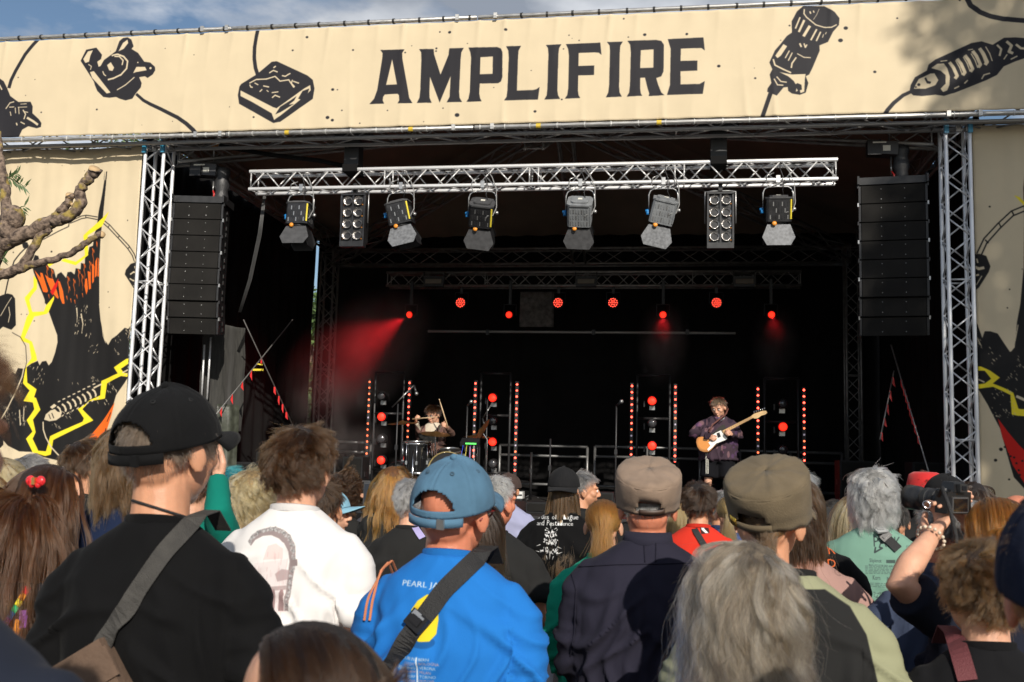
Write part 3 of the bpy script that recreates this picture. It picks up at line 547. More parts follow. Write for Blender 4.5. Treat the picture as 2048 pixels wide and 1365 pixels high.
def fresnel(px, label, hm, fm, tilt, roll, zoff=0, drop=.36):
    q = Vector((P(px, 370, FY).x, FY, fz(5.29))); t = thing('stage_lamp', label, 'stage light', q, 0, 'barn door lamps hanging from the front lighting truss')
    L_ = lambda *p: Vector(p)+q
    MB().box(L_(0, 0, .02), (.05, .07, .09)).box(L_(0, 0, -.045), (.035, .03, .06)).cyl(L_(-.045, -.02, -.01), L_(.06, -.02, .015), .009).build('clamp', STEEL, t)
    w = .182; pv = -drop
    MB().tube([L_(-w, 0, pv-.02), L_(-w, 0, -.15), L_(-w+.02, 0, -.1), L_(-w+.06, 0, -.075), L_(0, 0, -.07), L_(w-.06, 0, -.075), L_(w-.02, 0, -.1), L_(w, 0, -.15), L_(w, 0, pv-.02)], .009, 8).build('yoke', STEEL, t, True)
    rot = Matrix.Rotation(R(tilt), 4, 'X') @ Matrix.Rotation(R(roll), 4, 'Y'); r3 = rot.to_3x3(); base = q+Vector((0, 0, pv))
    W = lambda x, y, z: base + r3 @ Vector((x, y, z))
    body = MB(); o8 = lambda a, c, z: [W(x, y, z) for x, y in ((-a, -c), (-c, -a), (c, -a), (a, -c), (a, c), (c, a), (-c, a), (-a, c))]
    body.prism(o8(.150, .125, -.15), r3 @ Vector((0, 0, .28))); body.build('housing', hm, t)
    cap = MB(); cap.prism(o8(.162, .118, .132), r3 @ Vector((0, 0, .02))); cap.prism(o8(.11, .078, .152), r3 @ Vector((0, 0, .022))); cap.build('end_cap', hm if hm is HG else FLAPM, t)
    for sy in (-1,):
        for i in range(7):
            for k in range(3): MB().box(W(-.105+.035*i, sy*.152, -.095+.08*k), (.011, .008, .052), r3).build('vent_fin', STEEL if (i+k) % 3 == 0 else hm, t)
    for sx in (-1, 1):
        for i in range(4): MB().box(W(sx*.152, -.06+.04*i, -.02), (.008, .014, .18), r3).build('vent_fin', hm, t)
    MB().box(W(.138, -.138, 0), (.018, .02, .24), r3 @ Matrix.Rotation(R(45), 3, 'Z')).build('label_strip', YELT if hm is HB else hm, t)
    MB().box(W(.0, .01, .177), (.055, .045, .004), r3).build('sticker', WHITES, t)
    MB().lathe([(.12, -.14), (.13, -.15), (.13, -.185), (.115, -.19), (.0, -.17)], Matrix.Translation(base) @ rot, 18).build('lens_ring', HB, t, True)
    for sx in (-1, 1): MB().lathe([(0, -.03), (.018, -.03), (.026, 0), (.02, .02), (0, .022)], Matrix.Translation(L_(sx*(w+.012), -.0, pv)) @ Matrix.Rotation(R(90), 4, 'Y'), 10).build('pivot_knob', STEEL if sx > 0 else BLUEP, t, True)
    MB().lathe([(0, -.035), (.026, -.035), (.02, 0), (.012, .02), (0, .02)], Matrix.Translation(L_(-w-.01, -.02, pv-.02)), 10).build('plug', BLUEP, t, True)
    MB().lathe([(0, -.01), (.024, -.01), (.03, .012), (.014, .02), (0, .02)], Matrix.Translation(W(-.055, -.145, -.175)) @ Matrix.Rotation(R(90), 4, 'X'), 10).build('focus_knob', ORAP, t, True)
    for ang, wd, fmat in ((0, 1.1, fm), (90, .86, HB), (180, 1., HB), (270, .86, HB)):
        rr = Matrix.Rotation(R(ang), 3, 'Z'); sp = Matrix.Rotation(R(-(16 if ang in (0, 180) else 12)), 3, 'X')
        pl = [base + r3 @ (rr @ (Vector((0, -.125, -.185)) + sp @ Vector((x*wd, 0, z)))) for x, z in flap(.25, .36, .26)]
        MB().prism(pl, r3 @ (rr @ (sp @ Vector((0, .006, 0))))).build('barn_door', fmat, t)
    MB().tube([L_(-.05, -.02, .1), L_(-.13, -.05, .06), L_(-.15, -.05, -.03), L_(-.1, -.04, -.09), L_(-.06, -.03, -.06), L_(.02, -.02, -.04)], .006, 6).build('safety_cable', STEEL, t, True)
    MB().tube([L_(.05, -.03, .22), L_(.13, -.06, .1), L_(.19, -.06, -.06), L_(.2, -.06, -.3), L_(.16, -.1, -.42), L_(.1, -.14, -.43), W(.06, -.14, -.05)], .007, 6).build('power_cable', M('grey_cable', (.2, .2, .2), .5), t, True)
    MB().tube([L_(.03, .0, .26), L_(.02, -.04, .15), L_(.08, -.05, -.02), L_(.05, -.04, -.12), W(.07, .02, .15)], .005, 6).build('power_cable', BLACKM, t, True)
fresnel(604, 'black barn door lamp leftmost under the truss, hanging straight with a blue plug', HB, FLAPM, -4, 0)
fresnel(803, 'black barn door lamp tilted sideways, right of the left eight bulb blinder', HB, FLAPL, 4, -13)
fresnel(966, 'black barn door lamp tipped forward with grey octagonal cap, left of the truss middle', HB, FLAPM, 34, 8)
fresnel(1161, 'grey barn door lamp tipped forward with pale octagonal cap, near the truss middle', HG, FLAPM, 36, 3)
fresnel(1327, 'light grey barn door lamp leaning sideways with a scratched flap and orange plug', HG, FLAPL, 22, 14)
fresnel(1556, 'black barn door lamp rightmost under the truss with a pale grey flap', HB, FLAPL, 14, 0)
LENS = M('blinder_lens', (.55, .52, .50), .2, .75, var=.25, vs=60, bump=.5, bs=160, coat=.5)
def blinder(px, py, label):
    q = P(px, py, FY+.05); t = thing('blinder', label, 'stage light', q, 0, 'eight bulb blinders hanging from the front lighting truss'); V = lambda *p: Vector(p)+q
    MB().box(V(0, .10, 0), (.31, .18, .61)).build('housing', HB, t)
    for sx in (-1, 0, 1): MB().box(V(sx*.155, .0, 0), (.022, .05, .65)).build('rail', HB, t)
    MB().box(V(0, 0, .325), (.34, .07, .02)).build('rim', BLACKM, t); MB().box(V(0, .03, -.345), (.33, .12, .07)).build('tray', BLACKM, t)
    lm = MB().lathe([(.062, .03), (.064, 0), (.056, -.004), (.052, .004), (.045, -.012), (.03, -.026), (.014, -.033), (0, -.035)], Matrix.Rotation(R(-90), 4, 'X'), 18).mesh('lens', smooth=True); lm.materials.append(LENS)
    sm = MB().lathe([(.006, -.02), (.006, 0), (0, 0)], Matrix.Rotation(R(90), 4, 'X'), 8).mesh('screw'); sm.materials.append(ORAP)
    for i in range(2):
        for k in range(4):
            o = shared('bulb', lm, t, (-.073+.146*i, -.005, .24-.155*k)); o.scale = (1, -1, 1)
            shared('screw', sm, t, (-.073+.146*i+.055*(1 if i else -1), -.012, .24-.155*k-.05))
    MB().tube([V(-.19, .05, -.05), V(-.19, .05, .36), V(-.1, .05, .37), V(.1, .05, .37), V(.19, .05, .36), V(.19, .05, -.05)], .010, 6).build('yoke', STEEL, t, True)
    MB().box(V(0, .05, .43), (.05, .06, .12)).build('clamp', BLACKM, t)
blinder(706, 438, 'black eight bulb blinder between the two leftmost barn door lamps')
blinder(1441, 438, 'black eight bulb blinder between the two rightmost barn door lamps')
GLASSF = M('flood_glass', (.30, .27, .22), .15, .2, var=.2, coat=.6)
for px, l in ((867, 'small flood lamp on the rear truss above the drummer side'), (1172, 'small flood lamp on the middle of the rear truss'), (1489, 'small flood lamp on the rear truss above the guitarist')):
    q = P(px, 563, 17.9); t = thing('flood_lamp', l, 'flood lamp', q, 0, 'flood lamps on the rear truss')
    MB().box(q+Vector((0, .06, 0)), (.36, .12, .19)).build('housing', BLACKM, t); MB().box(q+Vector((0, -.004, .01)), (.30, .012, .11), (R(-18), 0, 0)).build('glass', GLASSF, t)
    for s in (-1, 1): MB().box(q+Vector((s*.19, .04, .07)), (.015, .05, .22)).build('bracket', BLACKM, t)
# red spots
RLED = M('red_led', (1, .07, .04), emit=6.); RLENS = M('red_lens', (1, .030, .012), emit=1.9); RRIM = M('red_lens_rim', (1, .012, .006), emit=.75); DLED = M('unlit_led', (.25, .22, .24), .2, .3); RHALO = M('red_glow_plate', (.05, .003, .002), .6)
ledm = MB().ell((0, 0, 0), (.0085, .007, .0085), 8, 4).mesh('led', smooth=True); ledm.materials.append(RLED)
for px, l in ((921, 'dotted red LED spot above the drummer'), (1116, 'dotted red LED spot left of the hanging pale cloth gap'), (1226, 'dotted red LED spot right of the stage middle'), (1433, 'dotted red LED spot above the guitarist')):
    q = P(px, 606, 18.0); t = thing('led_spot', l, 'stage light', q, 0, 'red LED spots under the rear truss')
    MB().lathe([(.0, .0), (.092, 0), (.10, -.01), (.10, .12), (.07, .17), (0, .17)], Matrix.Translation(q) @ Matrix.Rotation(R(-90), 4, 'X'), 18).build('housing', BLACKM, t, True)
    MB().lathe([(.088, .0), (0, 0.0)], Matrix.Translation(q+Vector((0, -.004, 0))) @ Matrix.Rotation(R(-90), 4, 'X'), 18).build('front_plate', RHALO, t)  # plate's dark red colour stands in for the glow between the LEDs
    MB().tube([q+Vector((-.12, .08, 0)), q+Vector((-.12, .08, .2)), q+Vector((.12, .08, .2)), q+Vector((.12, .08, 0))], .01, 6).build('yoke', BLACKM, t); MB().box(q+Vector((0, .08, .27)), (.05, .05, .18)).build('clamp', BLACKM, t)
    for r, n in ((0, 1), (.037, 6), (.073, 12)):
        for k in range(n): a = 2*math.pi*k/n; shared('led', ledm, t, (r*math.cos(a), -.008, r*math.sin(a)))
def ball_lamp(q, r, label, name, group, lit=True, aim=(0, -1, -.1)):
    t = thing(name, label, 'stage light', q, 0, group); d = Vector(aim).normalized(); m = Matrix.Translation(q) @ d.to_track_quat('Z', 'Y').to_matrix().to_4x4()
    MB().lathe([(r*1.05, .01), (r*1.12, -.02), (r*1.05, -.12), (r*.6, -.18), (0, -.19)], m, 16).build('housing', BLACKM, t, True)
    dl = M('dark_lens', (.05, .05, .055), .12, .2, coat=1)
    MB().lathe([(r, 0), (r*.95, r*.16), (r*.84, r*.31)], m, 18).build('lens_rim', RRIM if lit else dl, t, True); MB().lathe([(r*.84, r*.31), (r*.62, r*.46), (r*.35, r*.55), (0, r*.6)], m, 18).build('lens', RLENS if lit else dl, t, True)
    return t
BEAMS = []
for px, l, aim in ((819, 'glowing red beam lamp throwing a red beam into smoke at left', (-.75, -.45, -.62)), (1018, 'glowing red beam lamp beside the pale torn curtain', (-.1, -1, -.15)), (1326, 'glowing red beam lamp with a short red glow, left of the guitarist', (0, -.9, -.5)), (1543, 'glowing red beam lamp rightmost under the rear truss', (0, -.9, -.5))):
    q = P(px, 630, 17.8); t = ball_lamp(q, .062, l, 'beam_lamp', 'red beam lamps under the rear truss', True, (-.2, -1, -.15) if px < 900 else (0, -1, -.12)); BEAMS.append((q, aim))
    MB().tube([q+Vector((-.11, .1, 0)), q+Vector((-.11, .1, .2)), q+Vector((.11, .1, .2)), q+Vector((.11, .1, 0))], .012, 6).build('yoke', BLACKM, t); MB().box(q+Vector((0, .1, .42)), (.05, .05, .44)).build('hanger', BLACKM, t)
# smoke lit by the beams: one soft cloud where the photograph shows it and short wisps under two more lamps
def smoke(label, c, size, rot, dens):
    me = MB().ell((0, 0, 0), (1, 1, 1), 24, 16).mesh('smoke', smooth=True); o = obj('smoke', me, None); o.location = c; o.scale = size; o.rotation_euler = rot
    m = bpy.data.materials.new('smoke_air'); m.use_nodes = True; t = m.node_tree; t.nodes.remove(t.nodes['Principled BSDF']); v = t.nodes.new('ShaderNodeVolumePrincipled'); k = t.links.new
    v.inputs['Color'].default_value = (1, .9, .9, 1); tn = t.nodes.new('ShaderNodeTexCoord'); gr = t.nodes.new('ShaderNodeTexGradient'); gr.gradient_type = 'SPHERICAL'; ns = t.nodes.new('ShaderNodeTexNoise'); ns.inputs['Scale'].default_value = 1.7; ns.inputs['Detail'].default_value = 3
    mr = t.nodes.new('ShaderNodeMapRange'); mr.inputs['From Min'].default_value = .3; mr.inputs['From Max'].default_value = .7; mr.inputs['To Min'].default_value = .25; mr.inputs['To Max'].default_value = 1.4; mu = t.nodes.new('ShaderNodeMath'); mu.operation = 'MULTIPLY'; m2 = t.nodes.new('ShaderNodeMath'); m2.operation = 'MULTIPLY'; m2.inputs[1].default_value = dens
    k(tn.outputs['Object'], gr.inputs[0]); k(tn.outputs['Object'], ns.inputs['Vector']); k(ns.outputs[0], mr.inputs[0]); k(gr.outputs['Fac'], mu.inputs[0]); k(mr.outputs[0], mu.inputs[1]); k(mu.outputs[0], m2.inputs[0]); k(m2.outputs[0], v.inputs['Density'])
    k(v.outputs[0], t.nodes['Material Output'].inputs['Volume']); me.materials.append(m); tag(o, label, 'smoke', kind='stuff'); return o
smoke('thin stage smoke catching a red beam beside the rear left tower', P(712, 715, 17.25), (1.75, .75, 1.05), (0, R(-38), 0), .55)
smoke('thin grey smoke low at the left of the drum kit', P(690, 880, 16.6), (.9, .6, .6), (0, 0, 0), .22)
smoke('faint wisp of stage smoke below the red beam lamp left of the guitarist', P(1326, 690, 17.5), (.5, .5, .8), (0, 0, 0), .55)
smoke('faint wisp of stage smoke below the rightmost red beam lamp', P(1550, 690, 17.5), (.45, .5, .75), (0, 0, 0), .35)
for (q, aim), en, sz in zip(BEAMS, (170, 0, 75, 60), (66, 0, 40, 40)):
    if en:
        l = bpy.data.lights.new('beam', 'SPOT'); l.energy = en; l.color = (1, .02, .03); l.spot_size = R(sz); l.spot_blend = 1.; l.shadow_soft_size = .03
        o = bpy.data.objects.new('beam', l); COL.objects.link(o); d = Vector(aim).normalized(); o.location = q+d*.12; o.rotation_euler = d.to_track_quat('-Z', 'Y').to_euler()
# LED battens on stage and lamp frames
LEDM = MB().ell((0, 0, 0), (.0165, .012, .0165), 10, 6).mesh('led', smooth=True); LEDM.materials.append(M('red_led_dot', (1, .06, .035), emit=10.)); LEDO = LEDM.copy(); LEDO.materials.clear(); LEDO.materials.append(M('amber_led_dot', (1, .16, .06), emit=3.)); LEDW = LEDM.copy(); LEDW.materials.clear(); LEDW.materials.append(M('pale_led_dot', (.45, .4, .5), .3, emit=.5))
SIDE = ('left', 'right')
for i, (px, py, lean) in enumerate(((739, 762, -6), (819, 764, -5), (951, 765, -2), (1034, 767, -2), (1264, 770, 0), (1351, 772, 1), (1516, 776, 2), (1608, 778, 4))):
    q = P(px, py, 17.0); t = thing('led_batten', ('upright strip of red dots %s' % ('leftmost on stage', 'behind the drummer microphone', 'just right of the drummer', 'left of the empty stage middle', 'beside the vocal microphone', 'at the shoulder of the guitarist', 'under the guitar headstock', 'rightmost on stage')[i]), 'LED strip', (q.x, 17.0, 1.0), 0, 'upright red LED strips on the stage')
    MB().box((q.x, 17.05, (1.02+q.z)/2+.02), (.052, .07, q.z-1.0)).build('housing', BLACK, t)
    MB().box((q.x, 17.08, 1.02), (.3, .3, .03)).build('foot', BLACKM, t)
    n = 19
    for k in range(n):
        z = q.z-.02-k*.1035; b = 5+(i*3) % 5
        o = shared('led', LEDW if k in (b+1,) and i != 1 else (LEDO if abs(k-b-1) < 2 or (i == 0) else LEDM), t, Vector((q.x, 17.01, z))-t.location)
for i, (xa, xb, yt, lit, dim) in enumerate(((752, 809, 745, ((763, 834), (762, 921)), ((762, 792), (762, 878))), (963, 1022, 747, ((985, 796), (985, 884)), ((985, 842), (985, 928))), (1275, 1340, 751, ((1304, 802), (1304, 892)), ((1304, 847),)), (1529, 1596, 757, ((1566, 854),), ((1566, 808), (1566, 900))))):
    a, b = P(xa, yt, 17.1), P(xb, yt, 17.1); t = thing('lamp_frame', 'dark upright pipe frame holding red lamps %s' % ('behind the drummer at left', 'right of the drum kit', 'left of the guitarist', 'right of the guitarist')[i], 'lamp frame', ((a.x+b.x)/2, 17.1, 1.0)); o = t.location.copy(); PB = barmesh(.022, BLACKM, 8)
    for x in (a.x, b.x): bar('post', PB, t, (x, 17.1, 1.0), (x, 17.1, a.z), o)
    for z in (a.z, (a.z+1)/2+.35, 1.45): bar('crossbar', PB, t, (a.x, 17.1, z), (b.x, 17.1, z), o)
    for x in (a.x, b.x): MB().box((x, 17.1, 1.015), (.1, .5, .03)).build('foot', BLACKM, t)
    for k, (px, py) in enumerate(lit+dim):
        q = P(px, py, 16.95); j = ball_lamp(q, .073, ('lit' if k < len(lit) else 'unlit')+' round lamp %s in the pipe frame %s' % (('upper', 'lower')[k % 2], ('left of the drummer', 'right of the drum kit', 'left of the guitarist', 'right of the guitarist')[i]), 'round_lamp', 'round lamps in the pipe frames', k < len(lit))
        MB().box(q+Vector((0, .17, -.11)), (.09, .05, .07)).build('bracket', STEEL, j)
        MB().box(q+Vector((-.13, .1, -.05)), (.02, .05, .1)).build('display', BLACKM, j)
# line arrays
GRILL = M('speaker_grille', (.013, .012, .011), .75, .0, var=.35, vs=2.5, bump=.35, bs=260, spec=.15); CABM = M('speaker_box', (.016, .016, .017), .6, .0, var=.25, vs=6, bump=.1, bs=120, spec=.2)
def line_array(cx, zt, zb, Y, w, rz, label, hoistpx, side):
    n = 8; t = thing('line_array', label, 'speaker array', (cx, Y, zb), rz); h = (zt-.1-zb)/n
    V = Vector; loc = V((cx, Y, zb)); off = lambda x, y, z: V((x, y, z))+loc
    MB().box(off(0, .04, zt-zb-.045), (w, .09, .09)).build('bumper_beam', BLACKM, t)
    for sx in (-1, 1): MB().box(off(sx*w/2, .2, zt-zb-.04), (.025, .5, .1)).build('bumper_arm', BLACKM, t)
    for k in range(n):
        z = (n-1-k)*h; tl = 0 if k < 6 else (k-5)*.05; c = off(0, tl*.9, z+h/2); rot = Matrix.Rotation(tl*1.2, 3, 'X')
        pl = [c + rot @ V((x, y, -h/2+.004)) for x, y in ((-w/2+.015, .02), (w/2-.015, .02), (w/2-.02, .16), (w/2-.035, .43), (-w/2+.035, .43), (-w/2+.02, .16))]
        cab = MB().prism(pl, rot @ V((0, 0, h-.008))).build('cabinet', CABM, t)
        g = MB().box(c + rot @ V((0, .006, 0)), (w-.07, .03, h-.014), rot).build('grille', GRILL, cab)
        for sx in (-1, 1):
            MB().box(c + rot @ V((sx*(w/2-.014), .03, 0)), (.026, .07, h-.02), rot).build('rigging_rail', BLACKM, cab)
            MB().box(c + rot @ V((sx*(w/2+.004), .015, h/2-.01)), (.018, .05, .045), rot).build('latch', STEEL if k % 2 else BLACKM, cab)
            for kk in (-1, 1):
                q = c + rot @ V((sx*(w/2-.026), .29, kk*.045)); MB().box(q, (.012, .085, .052), rot @ Matrix.Rotation(sx*R(3.2), 3, 'Z')).build('handle', BLACK, cab)
            for kk in (-1, 1): MB().lathe([(.006, 0), (.004, -.004), (0, -.005)], Matrix.Translation(c + rot @ V((sx*w*.17, -.010, kk*h*.27))) @ Matrix.Rotation(R(-90), 4, 'X'), 8).build('screw', STEEL, cab)
    # chain hoist above
    hp = P(*hoistpx, Y+.15); m = thing('chain_hoist', 'motor chain hoist with cloth chain bag above the %s line array' % side, 'hoist', hp, 0, 'chain hoists above the line arrays'); q = Vector(hp)
    MB().box(q, (.34, .2, .16), (0, R(4), 0)).build('motor', M('hoist_grey', (.06, .06, .065), .5, .2), m); MB().box(q+V((-.12, -.06, 0)), (.16, .14, .19)).build('gearbox', BLACKM, m); MB().box(q+V((.03, -.105, -.01)), (.09, .006, .07)).build('sticker', WHITES, m); MB().box(q+V((-.06, -.135, .055)), (.16, .006, .018)).build('stripe', WHITES, m)
    MB().lathe([(0, -.05), (.05, -.05), (.055, .04), (.03, .06), (0, .06)], Matrix.Translation(q+V((.08, 0, .38))), 10).build('hook_block', M('hoist_orange', (.42, .17, .02), .5), m, True)
    bar('chain', barmesh(.012, STEEL, 6), m, q+V((.08, 0, .05)), q+V((.08, 0, .62)), q); bar('chain', barmesh(.012, STEEL, 6), m, q+V((.1, 0, -.08)), (q.x+.1, q.y, zt), q)
    MB().tube([q+V((.1, 0, -.28)), q+V((.13, -.02, -.33)), q+V((.12, -.02, -.42)), q+V((.09, -.02, -.40))], .012, 6).build('shackle', M('red_shackle', (.5, .02, .02), .4), m, True)
    bg = MB(); rr = []
    for j in range(9):
        a = j/8; r = .10*(1-.1*a)+.012*math.sin(j*2.1); rr.append((r, .06-.52*a))
    bg.lathe([(0, .05)]+rr+[(0, -.47)], Matrix.Translation(q+V((.22, .02, -.02))), 14); o = bg.build('chain_bag', M('black_nylon', (.03, .03, .032), .45, var=.5, vs=9, stretch=(14, 14, 1.2), bump=.4, bs=10), m, True)
la = P(347, 400, 12.9), P(345, 674, 12.9)
line_array(-6.545, 5.18, 3.27, 12.75, .70, R(9), 'left line array of eight black speakers hanging beside the sunlit tower', (415, 343), 'left')
line_array(2.575, 5.28, 3.31, 12.75, .80, R(-7), 'right line array of eight black speakers hanging in dappled tree shade', (1765, 300), 'right')
# cables, ropes with red tags
def cable(name, label, pts, r, mat, cat='cable'):
    t = MB().tube(pts, r, 6).build(name, mat, None, True); tag(t, label, cat); return t
CB = M('black_cable', (.03, .03, .03), .5)
cbl = thing('cable_bundle', 'bundle of grey cables slanting down from the truss end behind the left speakers', 'cable', P(526, 395, 13.0))
for k in range(4): MB().tube([P(527+k*1.5, 392, 13.02), P(516+k*2.2, 470, 13.1), P(497+k*2, 560, 13.3), P(477+k*1.6, 625, 13.4)], .006, 6).build('cable', M('dark_grey_cable', (.07, .07, .07), .5), cbl, True)
cable('banner_cable', 'thick black cable drooping under the roof edge left of the middle', [P(440, 292, 12.7), P(540, 310, 12.75), P(640, 322, 12.8), P(700, 335, 12.9)], .03, DRAPE)
TAGM = M('red_tag', (.6, .02, .02), .5)
for i, (a, b, tp, l) in enumerate((((585, 640, 15.), (425, 838, 13.), (.42, .55, .66, .78, .9, .98), 'guy rope with red tags slanting down to the left beside the scrim'), ((487, 640, 13.5), (585, 850, 15.), (.62, .71, .79, .87), 'guy rope with red tags slanting down to the right behind the white shirted man'), ((1782, 690, 14), (1862, 960, 13), (.28, .35, .4, .45, .5, .56, .62, .7), 'guy rope with red tags beside the right front tower'), ((1788, 742, 14), (1760, 880, 13.6), (.1, .3, .5, .7, .9), 'slack line with red tags under the right speaker stack'))):
    p, q = P(*a), P(*b); t = thing('guy_rope', l, 'rope', p); bar('rope', barmesh(.009, DARKALU, 6), t, p, q, p)
    for k in tp:
        c = p+(q-p)*k; MB().prism([c+Vector((-.012, -.01, .0)), c+Vector((.012, -.01, 0)), c+Vector((.022+rnd.uniform(-.01, .01), -.012, -.10-rnd.uniform(0, .05))), c+Vector((-.012, -.012, -.08))], (0, .004, 0)).build('tag', TAGM, t)
pl = thing('lifting_sling', 'yellow marked lifting strap hanging in the dark left stage corner', 'strap', P(515, 735, 14.5))
MB().box(P(516, 740, 14.5), (.17, .01, .03)).build('band', YELT, pl); MB().box(P(519, 729, 14.5), (.1, .01, .02), (0, R(8), 0)).build('band', YELT, pl)
pv = thing('upright_pipes', 'pair of pale upright pipes below the left speaker stack', 'pipe', P(413, 690, 13.4))
for (a, b) in (((409, 690), (403, 800)), ((422, 675), (414, 800))): bar('tube', barmesh(.014, ALU, 8), pv, P(*a, 13.4), P(*b, 13.4), pv.location)
tc = drape('torn_curtain', 'pale translucent corner of torn black curtain high behind the stage', P(1040, 610, 18.6).xy.to_3d(), P(1108, 610, 18.6).xy.to_3d(), 4.15, 4.82, M('thin_gauze', (.10, .09, .085), .8, var=.5, vs=12), .02, .3, seed=12)
# ------------------------------------------------------------------ things standing on the stage
RAILM = M('rail_pipe', (.20, .20, .20), .42, .6, var=.25, vs=6)
for a, b, l in (((672, 884), (742, 884), 'back stage railing behind the smoke at left'), ((1000, 890), (1175, 893), 'back stage railing in the empty middle of the stage'), ((1190, 893), (1400, 898), 'back stage railing behind the guitarist'), ((1480, 902), (1684, 908), 'back stage railing right of the guitarist')):
    p, q = P(*a, 18.3), P(*b, 18.3); t = thing('stage_railing', l, 'railing', (p.x, 18.3, 1.0)); o = t.location.copy(); RB = barmesh(.024, RAILM, 8)
    for z in (p.z, p.z-.18, 1.25): bar('rail', RB, t, (p.x, 18.3, z), (q.x, 18.3, z), o)
    n = max(2, int((q.x-p.x)/.8)+1)
    for i in range(n): bar('post', RB, t, (p.x+(q.x-p.x)*i/(n-1), 18.3, 1.0), (p.x+(q.x-p.x)*i/(n-1), 18.3, p.z), o)
def speaker_box(px, py, Y, d, label, rz=0, name='stage_speaker'):
    q = P(px, py, Y); t = thing(name, label, 'speaker', (q.x, Y, 1.0), rz); c = Vector((q.x, Y, 1.0))
    zt = q.z-1.0
    MB().box(c+Vector((0, d[1]/2, zt/2)), (d[0], d[1], zt)).build('cabinet', CABM, t); MB().box(c+Vector((0, -.006, zt/2)), (d[0]-.05, .02, zt-.05)).build('grille', GRILL, t)
    for sx in (-1, 1): MB().box(c+Vector((sx*(d[0]/2+.002), d[1]/2, zt*.6)), (.01, .14, .08)).build('handle', BLACK, t)
speaker_box(706, 914, 15.0, (.30*1.05, .35), 'tall dark side fill speaker beside the first LED strip')
speaker_box(1335, 924, 15.2, (.34, .4), 'black guitar speaker behind the beige cap')
speaker_box(1715, 922, 15.5, (.50, .5), 'large black speaker at the right edge of the stage')
speaker_box(1860, 925, 14.5, (.45, .5), 'black flight case sized speaker by the right tower')
speaker_box(545, 905, 14.2, (.5, .4), 'dark equipment case at the left edge of the stage')
speaker_box(495, 925, 13.6, (.38, .4), 'low black equipment rack at the left stage edge')
speaker_box(1090, 1005, 13.4, (.5, .4), 'low wedge monitor at the front stage edge behind the long haired man', name='monitor_wedge')
speaker_box(1195, 985, 13.4, (.42, .4), 'wedge monitor at the front stage edge right of the long haired man', name='monitor_wedge')
def mic_stand(px, ptop, Y, label, boom=None, rb=.012, head=True):
    q = P(px, ptop, Y); t = thing('microphone_stand', label, 'microphone stand', (q.x, Y, 1.0)); o = t.location.copy()
    zt = q.z; S1 = barmesh(rb, BLACKM, 8)
    bar('pole', S1, t, (q.x, Y, 1.02), (q.x, Y, zt), o)
    for k in range(3): a = 2*math.pi*k/3+.4; bar('leg', barmesh(.009, BLACKM, 6), t, (q.x, Y, 1.1), (q.x+.28*math.cos(a), Y+.28*math.sin(a), 1.012), o)
    MB().box((q.x, Y, (zt+1)/2+.1), (.04, .04, .07)).build('clutch', BLACKM, t)
    tip = Vector((q.x, Y, zt))
    if boom:
        e = P(*boom[0], Y); s = P(*boom[1], Y); bar('boom', barmesh(.009, STEEL, 6), t, s, e, o); tip = e
    if head:
        d = Vector((.35, -.5, .25)).normalized() if not boom else Vector((.35, -.3, -.8)).normalized()
        MB().cyl(tip, tip+d*.12, .013, .018, 8).build('microphone', BLACKM, t, True); MB().ell(tip+d*.14, .027, 10, 8).build('grille_ball', STEEL, t, True)
    return t
mic_stand(796, 808, 14.0, 'boom microphone stand reaching over the drummer from the left', ((828, 771), (784, 815)))
mic_stand(1233, 812, 13.9, 'vocal microphone stand left of the guitarist')
mic_stand(935, 812, 14.3, 'slim microphone stand right of the drummer')
mic_stand(1101, 878, 13.6, 'short empty stand with a bare clip in the stage middle', head=False)
mic_stand(1063, 905, 17.0, 'grey pole stand with red band in front of the back railing', rb=.02, head=False)
mic_stand(1477, 912, 17.0, 'grey pole stand behind the legs of the guitarist', rb=.02, head=False)
mic_stand(975, 800, 14.5, 'cymbal microphone stand at the right of the drum kit', ((965, 838), (985, 806)))
# drum kit: drums, cymbals
DRUMB = M('drum_shell', (.012, .012, .013), .15, .1, var=.1, coat=1.); SKIN = M('drum_skin', (.02, .02, .02), .3); CYM = M('bronze', (.42, .23, .09), .32, .9, var=.25, vs=8); HOOP = M('drum_hoop', (.5, .5, .5), .2, .9); BRASS = M('brass_hoop', (.45, .35, .15), .3, .5)
def drum(q, r, depth, axis, label, name='drum', hoop=HOOP, head=SKIN, legs=0):
    t = thing(name, label, 'drum', q); a = Vector(axis).normalized(); m = Matrix.Translation(q) @ a.to_track_quat('Z', 'Y').to_matrix().to_4x4()
    MB().lathe([(r, -depth/2), (r, depth/2)], m, 24).build('shell', DRUMB, t, True)
    for s in (-1, 1):
        MB().lathe([(r*1.0, s*(depth/2-.02)), (r*1.045, s*(depth/2-.02)), (r*1.045, s*(depth/2+.015)), (r*.99, s*(depth/2+.015)), (r*.985, s*(depth/2-.005))], m, 24).build('hoop', hoop, t, True)
        MB().lathe([(r*.99, s*depth/2), (0, s*(depth/2+.002))], m, 24).build('head', head, t, True)
    for k in range(8):
        an = 2*math.pi*k/8+.2; d = m.to_3x3() @ Vector((math.cos(an), math.sin(an), 0)); c = q+d*(r+.012)
        MB().cyl(c-a*depth*.42, c+a*depth*.5, .006, n=6).build('tension_rod', CHROME, t, True); MB().box(c-a*depth*.15, (.03, .03, .05)).build('lug', CHROME, t)
    for k in range(legs):
        an = 2*math.pi*k/legs+.5; c = q+Vector((math.cos(an), math.sin(an), 0))*(r+.03); MB().cyl(c+Vector((0, 0, .1)), (c.x, c.y, 1.0), .012, n=8).build('leg', CHROME, t, True)
    return t
kd = P(903, 946, 14.1); kick = drum(kd, .28, .4, (-.12, -1, .03), 'black bass drum with chrome and brass hoops', 'bass_drum', BRASS)
